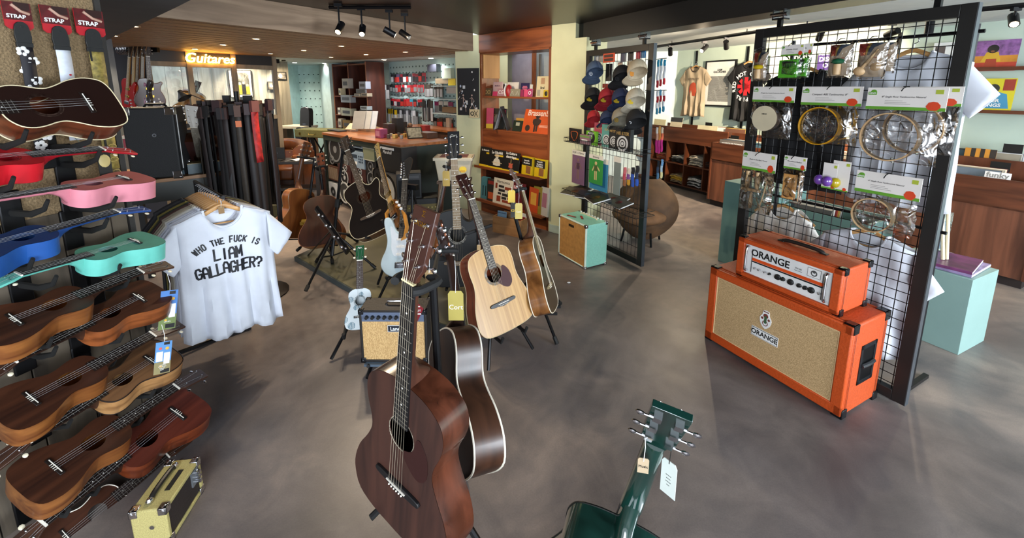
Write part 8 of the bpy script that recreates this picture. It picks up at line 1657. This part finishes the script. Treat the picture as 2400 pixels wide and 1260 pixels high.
ucard(385, 800, .052, .135, 'blue and olive hang card over the tan ukulele', '#5a8cc0', '#8a8058', .16, 'LEARN\nTO PLAY\nKALA\nAPP')
p = RK.pt(RK.uv(245, 360)[0], 0, .10); _, z = RK.off(.10).uv(245, 356); r = fthing('hang_card', 'tall black and cream hang card below the red ukulele headstock', 'hang card', RK.off(.10), RK.off(.10).uv(245, 380)[0], z); q = MB(); q.box(-.022, .022, -.001, .001, -.13, 0); q.ball((0, -.002, -.035), .02, 1, 12, 6, (1, .15, 1.3)); q.box(-.014, .014, -.002, -.001, -.12, -.105, 2); P_(q, 'card', [BLACK, C('#b8a870', .5), WHITE], r)
# ================================================================ stands
RB = C('#0c0c0d', .8)
def gstand(lab, base, top, yokes=(), legr=.33, lz=.34, leg0=0., lower=None, rests=(), low=0.):
    """tripod: base xy, top point; yokes: points the padded arms reach"""
    r = thing('guitar_stand', lab, 'guitar stand', M=pose((0, 0, 0))); bx_, by_ = base; T = V(top); B = V((bx_, by_, low+.16)); K = B.lerp(T, .22)
    q = MB(); q.tube([B, B.lerp(T, .5)], .0145, 10); P_(q, 'lower_tube', BLKMETAL, r); q = MB(); q.tube([B.lerp(T, .5), T], .0125, 10); P_(q, 'upper_tube', BLKMETAL, r); q = MB(); q.tube([B.lerp(T, .46), B.lerp(T, .54)], .022, 10); q.ball(tuple(B.lerp(T, .5)+V((.03, 0, 0))), .014); P_(q, 'height_clamp', RUBBER, r)
    for k in range(3):
        a = leg0+2*pi*k/3; f = V((bx_+legr*cos(a), by_+legr*sin(a), low+.012)); q = MB(); q.tube([K, f], .0105, 8); lg = P_(q, 'leg', BLKMETAL, r); q = MB(); q.tube([f-(f-K).normalized()*.04, f+(f-K).normalized()*.006], .015, 8); P_(q, 'rubber_foot', RUBBER, lg); q = MB(); q.tube([B, K.lerp(f, .45)], .006, 6); P_(q, 'brace', BLKMETAL, r)
    for i, (y, side, Mg) in enumerate(yokes):   # y = nut position, side = unit vector across the neck
        y = V(y); s = V(side); q = MB(); zz = Mg.to_3x3()@V((0, 0, 1)); b = y-zz*.045; q.tube([T, b], .009, 8)
        for sg in (-1, 1): q.tube(spl([b, b+s*sg*.038, y+s*sg*.042, y+s*sg*.040+zz*.022, y+s*sg*.033+zz*.034], 3), .0115, 8)
        P_(q, 'padded_yoke', RB, r)
    for (p1, p2) in rests:
        q = MB(); q.tube([K, p1, p2], .010, 8); P_(q, 'body_rest', RB, r)
    return r
def nut_of(g, ys, sc): M = g.matrix_world if g.matrix_world.translation.length else g.matrix_basis; M = g.matrix_basis; R3 = M.to_3x3(); return M@V((0, ys+sc+.012, -.012)), (R3@V((1, 0, 0))), M
bpy.context.view_layer.update()
def nt(k, ys=.155, sc=.645):
    g = G[k]; M = g.matrix_world.copy(); return M@V((0, ys+sc+.015, -.014)), M.to_3x3()@V((1, 0, 0)), M
n1, s1, M1 = nt('front', .16); n2, s2, M2_ = nt('away', .155)
pt_ = P(1014, 655, 1.16); gstand('black stand between the mahogany guitar and the turned-away one', (pt_.x+.02, pt_.y), (pt_.x, pt_.y, pt_.z), ((n1, s1, M1), (n2, s2, M2_)), .36, leg0=-.55, rests=((M1@V((-.08, .02, -.13)), M1@V((-.09, -.01, .02))), (M1@V((.08, .02, -.13)), M1@V((.09, -.01, .02)))))
n3, s3, M3 = nt('spruce', .165); mid = (n3+V((.02, .16, -.12)))
def low_stand(lab, M, wd, dep, hx=.26, floor=0.0):
    """A-frame floor stand carrying the lower bout"""
    r = thing('guitar_stand', lab, 'guitar stand', M=pose((0, 0, 0))); c = M@V((0, .0, -dep*.5)); z0 = floor
    nn = M.to_3x3()@V((0, 0, 1)); nn.z = 0; nn.normalize(); xx = M.to_3x3()@V((1, 0, 0)); xx.z = 0; xx.normalize(); top = V((c.x, c.y, 0))-nn*.14+V((0, 0, max(c.z, .1)+hx))
    q = MB(); q.tube([top, V((c.x, c.y, z0+.012))-nn*.30], .010, 8); P_(q, 'rear_leg', BLKMETAL, r)
    for sg in (-1, 1):
        f = V((c.x, c.y, z0+.012))+xx*sg*.17+nn*.06; q = MB(); q.tube([top, f], .010, 8); P_(q, 'leg', BLKMETAL, r)
        k = top.lerp(f, .45); k2 = V((c.x, c.y, c.z-.012))+xx*sg*.09; q = MB(); q.tube([V((k2.x, k2.y, k2.z))-nn*.10, k2+nn*(dep*.5+.02), k2+nn*(dep*.5+.035)+V((0, 0, .035))], .010, 8); q.tube([k, k2-nn*.10], .008, 6); P_(q, 'body_rest', RB, r)
    q = MB(); q.box(-.05, .05, -.02, .02, -.02, .02); o = P_(q, 'hinge', BLKMETAL, r); o.matrix_basis = MX.Translation(top)@MX.Rotation(atan2(xx.y, xx.x), 4, 'Z'); return r
low_stand('low black stand under the spruce-topped guitar', M3, .2, .12)
r = thing('neck_cradle', 'black neck cradle behind the spruce-topped guitar neck', 'guitar stand', M=pose((0, 0, 0))); nk = M3@V((0, .62, -.03)); xx = M3.to_3x3()@V((1, 0, 0)); q = MB(); q.tube([nk-xx*.10, nk+xx*.10], .011, 8); q.tube([nk, V((nk.x-.02, nk.y+.14, .25)), V((nk.x-.02, nk.y+.16, .012))], .011, 8); P_(q, 'cradle_bar', RB, r)
n4, s4, M4 = nt('side'); tp = P(1193, 452, 2.72); fb_ = PF(1262, 720, .16); gstand('black stand leaning beside the sunburst guitar, right of the spruce one', (fb_.x, fb_.y+.1), (tp.x, tp.y, tp.z), ((n4, s4, M4),), .30, leg0=-1.2, rests=((M4@V((-.08, .02, -.13)), M4@V((-.09, -.01, .02))), (M4@V((.08, .02, -.13)), M4@V((.09, -.01, .02)))))
n5, s5, M5 = nt('black', .165, .70); n6, s6, M6 = nt('brown', .12); tp = n5.lerp(n6, .5)+V((.0, .05, -.02)); gstand('black stand behind the black acoustic guitar', (tp.x, tp.y), tp, ((n5, s5, M5), (n6, s6, M6)), .30, leg0=-.3, low=.05, rests=((M5@V((-.08, .02, -.12)), M5@V((-.09, -.01, .02))),))
n7, s7, M7 = nt('dark'); tp = P(752, 372, 3.42); gstand('black stand holding the dark-topped cutaway guitar', (tp.x+.03, tp.y), (n7.x-.08, n7.y+.08, n7.z-.04), ((n7, s7, M7),), .34, leg0=.3, low=.05, rests=((M7@V((-.08, .02, -.13)), M7@V((-.09, -.01, .02))),))
n8, s8, M8 = nt('rear', .14, .62); n9, s9, M9 = nt('left', .14, .62); tp = P(702, 388, 3.98); fb_ = PF(700, 560, .16); gstand('tall black stand with yellow clamps by the light mahogany guitar', (fb_.x+.06, fb_.y), (n9.x+.10, n9.y+.02, n9.z-.02), ((n9, s9, M9),), .38, leg0=-2.5, low=0.0, rests=((M9@V((-.08, .02, -.13)), M9@V((-.09, -.01, .02))),))
gstand('black stand behind the guitar seen from behind', (n8.x+.08, n8.y-.15), (n8.x+.03, n8.y-.10, n8.z-.04), ((n8, s8, M8),), .32, leg0=1.0, low=.05, rests=((M8@V((-.08, .02, .08)), M8@V((-.09, -.01, -.12))),))
r = thing('yellow_clamp', 'yellow clamp on the far left guitar stand', 'clamp', M=pose(P(717, 519, 3.9))); q = MB(); q.tube([(-.035, 0, 0), (.035, 0, 0)], .024, 8); q.box(-.05, -.02, -.02, .02, -.03, .0); q.box(.02, .05, -.02, .02, -.03, .0); P_(q, 'clamp_body', C('#b8982c', .5), r)
M10 = G['white'].matrix_world.copy(); low_stand('low black stand under the icy white electric guitar', M10, .2, .05, floor=.05); low_stand('small black stand under the frame guitar', G['frame'].matrix_world.copy(), .2, .05, floor=.05); low_stand('small black stand under the leaf-printed ukulele', G['leafuke'].matrix_world.copy(), .2, .06, hx=.10)
n11, s11, M11 = nt('green'); M11 = G['green'].matrix_world.copy(); low_stand('black stand under the dark green guitar', M11, .2, .115)
# black instrument on a boom, chrome fittings
a, b = P(742, 488, 3.35), P(815, 590, 3.1); r = thing('slim_instrument', 'slim black stick instrument with chrome fittings leaning behind the low platform', 'instrument', M=pose((0, 0, 0))); q = MB(); q.tube([a, b], .034, 8, flat=.5); P_(q, 'body', C('#0e0e10', .2, coat=.6), r)
for t in (.15, .4, .65, .88): q = MB(); c = a.lerp(b, t)+V((.0, -.04, .01)); q.ball(tuple(c), .014, 0, 8, 5); q.ball(tuple(c+V((.03, 0, -.01))), .010, 0, 8, 5); P_(q, 'chrome_fitting', CHROME, r)
r = thing('instrument_rest', 'thin black crossed rest under the slim black instrument', 'stand', M=pose((0, 0, 0))); c = a.lerp(b, .5); q = MB(); f1, f2, f3_ = PF(722, 598, .05), PF(800, 560, .05), PF(830, 600, .05); q.tube([c, f1], .007, 6); q.tube([c, f2], .007, 6); q.tube([c, f3_], .007, 6); P_(q, 'rest_legs', BLKMETAL, r)
c0_ = PF(660, 500, .05); r = thing('instrument_case', 'olive green case with brass latches on the floor behind the T-shirt', 'case', M=pose((c0_.x-.1, c0_.y, 0), radians(25))); q = MB(); q.box(-.35, .3, 0, .3, 0, .16); P_(q, 'case_body', C('#3c3a22', .6), r, bevel=.01); q = MB(); q.box(.1, .15, -.008, 0, .06, .12); P_(q, 'latch', GOLD, r)
# ================================================================ hanging tags
KR = C('#9a7e56', .6); GOLDC = C('#a8994e', .5)
tagcard(None, 'small brown cardboard tag hanging from the mahogany guitar headstock', (.022, .036), KR, P(1004, 585, 1.02), 0, string=.055, body='Music', bs=.008)
q_ = P(1066, 610, 1.33); tagcard(None, 'large gold tag hanging from the turned-away guitar', (.052, .108), GOLDC, q_, 0, string=.108, body='Cort', bs=.024, textm=WHITE)
tagcard(None, 'gold tag hanging from the brown cutaway guitar', (.050, .11), C('#b8963c', .5), P(1044, 350, 2.9), 0, string=.15, body='Cort', bs=.016, textm=WHITE)
tagcard(None, 'gold tag hanging from the sunburst guitar', (.045, .10), C('#b8a458', .5), P(1216, 440, 2.50), 0, string=.095, body='Cort', bs=.014, textm=WHITE)
tagcard(None, 'small brown tag beside the spruce guitar neck', (.022, .036), KR, P(1122, 562, 2.42), 0, string=.03)
tagcard(None, 'guitar-shaped yellow tag on the stand of the sunburst guitar', (.045, .08), C('#c8a83c', .5), P(1199, 438, 2.58), 0, string=.02)
tagcard(None, 'black strap-like tag lettered yellow on the stand of the sunburst guitar', (.035, .10), C('#1c1a14', .5), P(1203, 470, 2.6), 8, string=.01, body='\u20ac20', bs=.02, textm=C('#d8b02c', .5))
tagcard(None, 'small paper tag under the guitar seen from behind', (.02, .04), C('#c8c4b8', .5), P(762, 515, 3.55), 0, string=.02)
t1 = tagcard(None, 'small brown tag hanging from the dark green guitar', (.023, .036), C('#a89478', .6), P(1512, 1020, .775), -12, string=.055, body='Music', bs=.0085)
t2 = tagcard(None, 'long white warranty tag hanging from the dark green guitar', (.036, .085), C('#ccd4ce', .5), P(1575, 1016, .79), -52, string=.068, body='-----\n----\n-----\n---', bs=.008, strm=BLACK)
for q_ in (P(1330, 662, 2), P(600, 900, 2)): pass
pp_ = PF(1333, 663); r = tag(MB().ball((0, 0, .006), .012, 0, 8, 5, (1.4, 1, .5)).build('paper_scrap', WHITE), 'tiny white scrap on the floor right of the sunburst guitar', 'scrap'); r.location = pp_
# ================================================================ lamps
SPK = C('#17171a', .4, .5)
def spot_lamp(name, lab, p, aim, on=True, energy=22, size=1., ztop=2.265, cone=95, glow=45):
    p = V(p); d = (V(aim)-p).normalized(); r = thing(name, lab, 'spotlight', M=pose((0, 0, 0)), group='track spotlights')
    q = MB(); q.tube([p-d*.055*size, p+d*.045*size], .027*size, 12); P_(q, 'lamp_housing', SPK, r); q = MB(); q.tube([p, (p.x, p.y, ztop)], .007, 6); q.box(p.x-.03, p.x+.03, p.y-.012, p.y+.012, ztop-.025, ztop); P_(q, 'bracket', SPK, r)
    q = MB(); c = p+d*.047*size; q.tube([c-d*.004, c], .020*size, 12); P_(q, 'lens', EM('#ffd9a0', glow) if on else C('#d8d2c4', .2), r)
    if on: l = light('spot_'+name, 'SPOT', c+d*.01, aim, energy, WARM, spot_size=radians(cone), spot_blend=.6, shadow_soft_size=.03)
for i, (x, y, on) in enumerate(((796, 66, 1), (849, 72, 1), (914, 76, 1), (950, 82, 0))):
    p = PF(x, y, 2.155); p = CO+(p-CO)*.86; spot_lamp('track_spotlight', ['leftmost', 'second', 'third', 'rightmost, unlit'][i]+' spotlight under the dark ceiling before the pine board', p, [(-1.6, 1.9, .3), (-.9, 1.8, .2), (.45, 4.5, 1.2), (.8, 3.6, .9)][i], bool(on), [34, 30, 52, 0][i], 1.0)
for i, (x, y, on, aim) in enumerate(((1571, 122, 0, (2.6, 6.9, 1.)), (1650, 114, 1, (.9, 4.6, .9)), (1702, 106, 0, (3.2, 6.2, 1.)), (2178, 68, 1, (3.2, 3.4, .8)), (2376, 48, 1, (2.6, 2.0, .9)), (2089, 78, 1, (3.0, 7.0, 1.2)), (1922, 84, 0, (3.6, 5.6, 1.)))):
    p = PF(x, y, 2.10); spot_lamp('track_spotlight', ['first spotlight on the record room track', 'lit spotlight above the beige T-shirt', 'spotlight above the framed poster', 'lit spotlight seen through the top right of the tall grid', 'lit spotlight at the right edge of the picture', 'upright spotlight seen through the tall grid, turned on to brighten the record wall', 'dark spotlight behind the left top corner of the tall grid'][i], p, aim, bool(on), [0, 40, 0, 22, 5, 380, 0][i], 1.1, cone=125, ztop=2.19)  # the upright lamp looks unlit; its strong beam is added to brighten the wall
for i, (a, b) in enumerate((((1571, 122), (1702, 106)), ((1922, 84), (2376, 48)))):
    a, b = PF(*a, 2.10), PF(*b, 2.10); a, b = a.lerp(b, -.4), a.lerp(b, [1.7, 1.1][i]); a.z = b.z = 2.2; q = MB(); q.tube([a, b], .018, 4); o = thing('lighting_track', ['black lighting track over the record room', 'black lighting track seen through the tall grid'][i], 'lighting track', M=pose((0, 0, 0))); P_(q, 'rail', SPK, o)
    for t in (.2, .8): c = a.lerp(b, t); q = MB(); q.tube([c, (c.x, c.y, 2.245)], .006, 6); P_(q, 'hanger', SPK, o)
q = MB(); a, b = [CO+(PF(x_, 70, 2.155)-CO)*.86 for x_ in (775, 965)]; a.z = b.z = 2.255; q.tube([a, b], .014, 4); o = thing('lighting_track', 'black lighting track under the dark ceiling', 'lighting track', M=pose((0, 0, 0))); P_(q, 'rail', SPK, o)
for i, (x, y, on) in enumerate(((396, 130, 1), (558, 131, 1), (590, 137, 0), (664, 134, 1), (650, 140, 1))):
    p = P(x, y, [6.0, 7.0, 7.0, 7.4, 7.2][i]); spot_lamp('track_spotlight', ['lit spotlight behind the left glass', 'lit spotlight behind the middle glass', 'dark spotlight behind the right glass', 'brightest spotlight beyond the partition', 'second spotlight beyond the partition'][i], p, (p.x-.3, p.y+.8, 1.0), bool(on), 30, 1.1, ztop=2.075 if i in (0, 1, 2) else 2.08)
DLs = [(313, 62), (266, 84), (457, 115), (523, 105), (600, 91), (634, 126), (712, 118), (776, 134), (800, 108), (858, 128), (950, 122)]
for i, (x, y) in enumerate(DLs):
    p = PF(x, y, 2.073); r = thing('downlight', 'small round downlight in the pine ceiling, '+['nearest the dark soffit', 'at the left edge by the soffit', 'above the partition posts, left', 'left of the middle', 'in the middle of the front row', 'above the last partition post', 'left of the bookcase', 'over the back bookcase, far row', 'over the counter end, near row', 'over the counter, far row', 'nearest the pillar'][i], 'ceiling light', M=pose(p), group='downlights in the pine ceiling')
    q = MB(); q.ring(0, 0, .028, .042, -.002, .004, 0, 20, MX.Rotation(pi/2, 4, 'X')); P_(q, 'trim_ring', C('#c8b08a', .4), r); q = MB(); q.disc(0, 0, .028, -.001, .003, 0, 16, MX.Rotation(pi/2, 4, 'X')); P_(q, 'bulb', EM('#ffe2b0', 18), r)
    light('downlight', 'SPOT', p+V((0, 0, -.01)), p+V((0, 0, -1)), 26, WARM, spot_size=radians(120), spot_blend=.7, shadow_soft_size=.03)
for i, (x, Y) in enumerate(((760, 8.4), (900, 7.3), (1010, 6.9), (690, 8.2))):  # downlights added to keep the back room from going dark
    p = P(x, 140, Y); r = thing('downlight', 'small added downlight in the pale ceiling, '+['before the alcove', 'above the bookcase corner', 'above the pegboard', 'over the tweed case'][i], 'ceiling light', M=pose((p.x, p.y-.0, 2.076)), group='added downlights in the pale ceiling'); q = MB(); q.disc(0, 0, .035, -.002, .002, 0, 16, MX.Rotation(pi/2, 4, 'X')); P_(q, 'bulb', EM('#fff0d8', 12), r)
    light('downlight', 'SPOT', (p.x, p.y, 2.06), (p.x, p.y, 0), 20, (.93, .97, 1.0), spot_size=radians(150), spot_blend=.7, shadow_soft_size=.05)
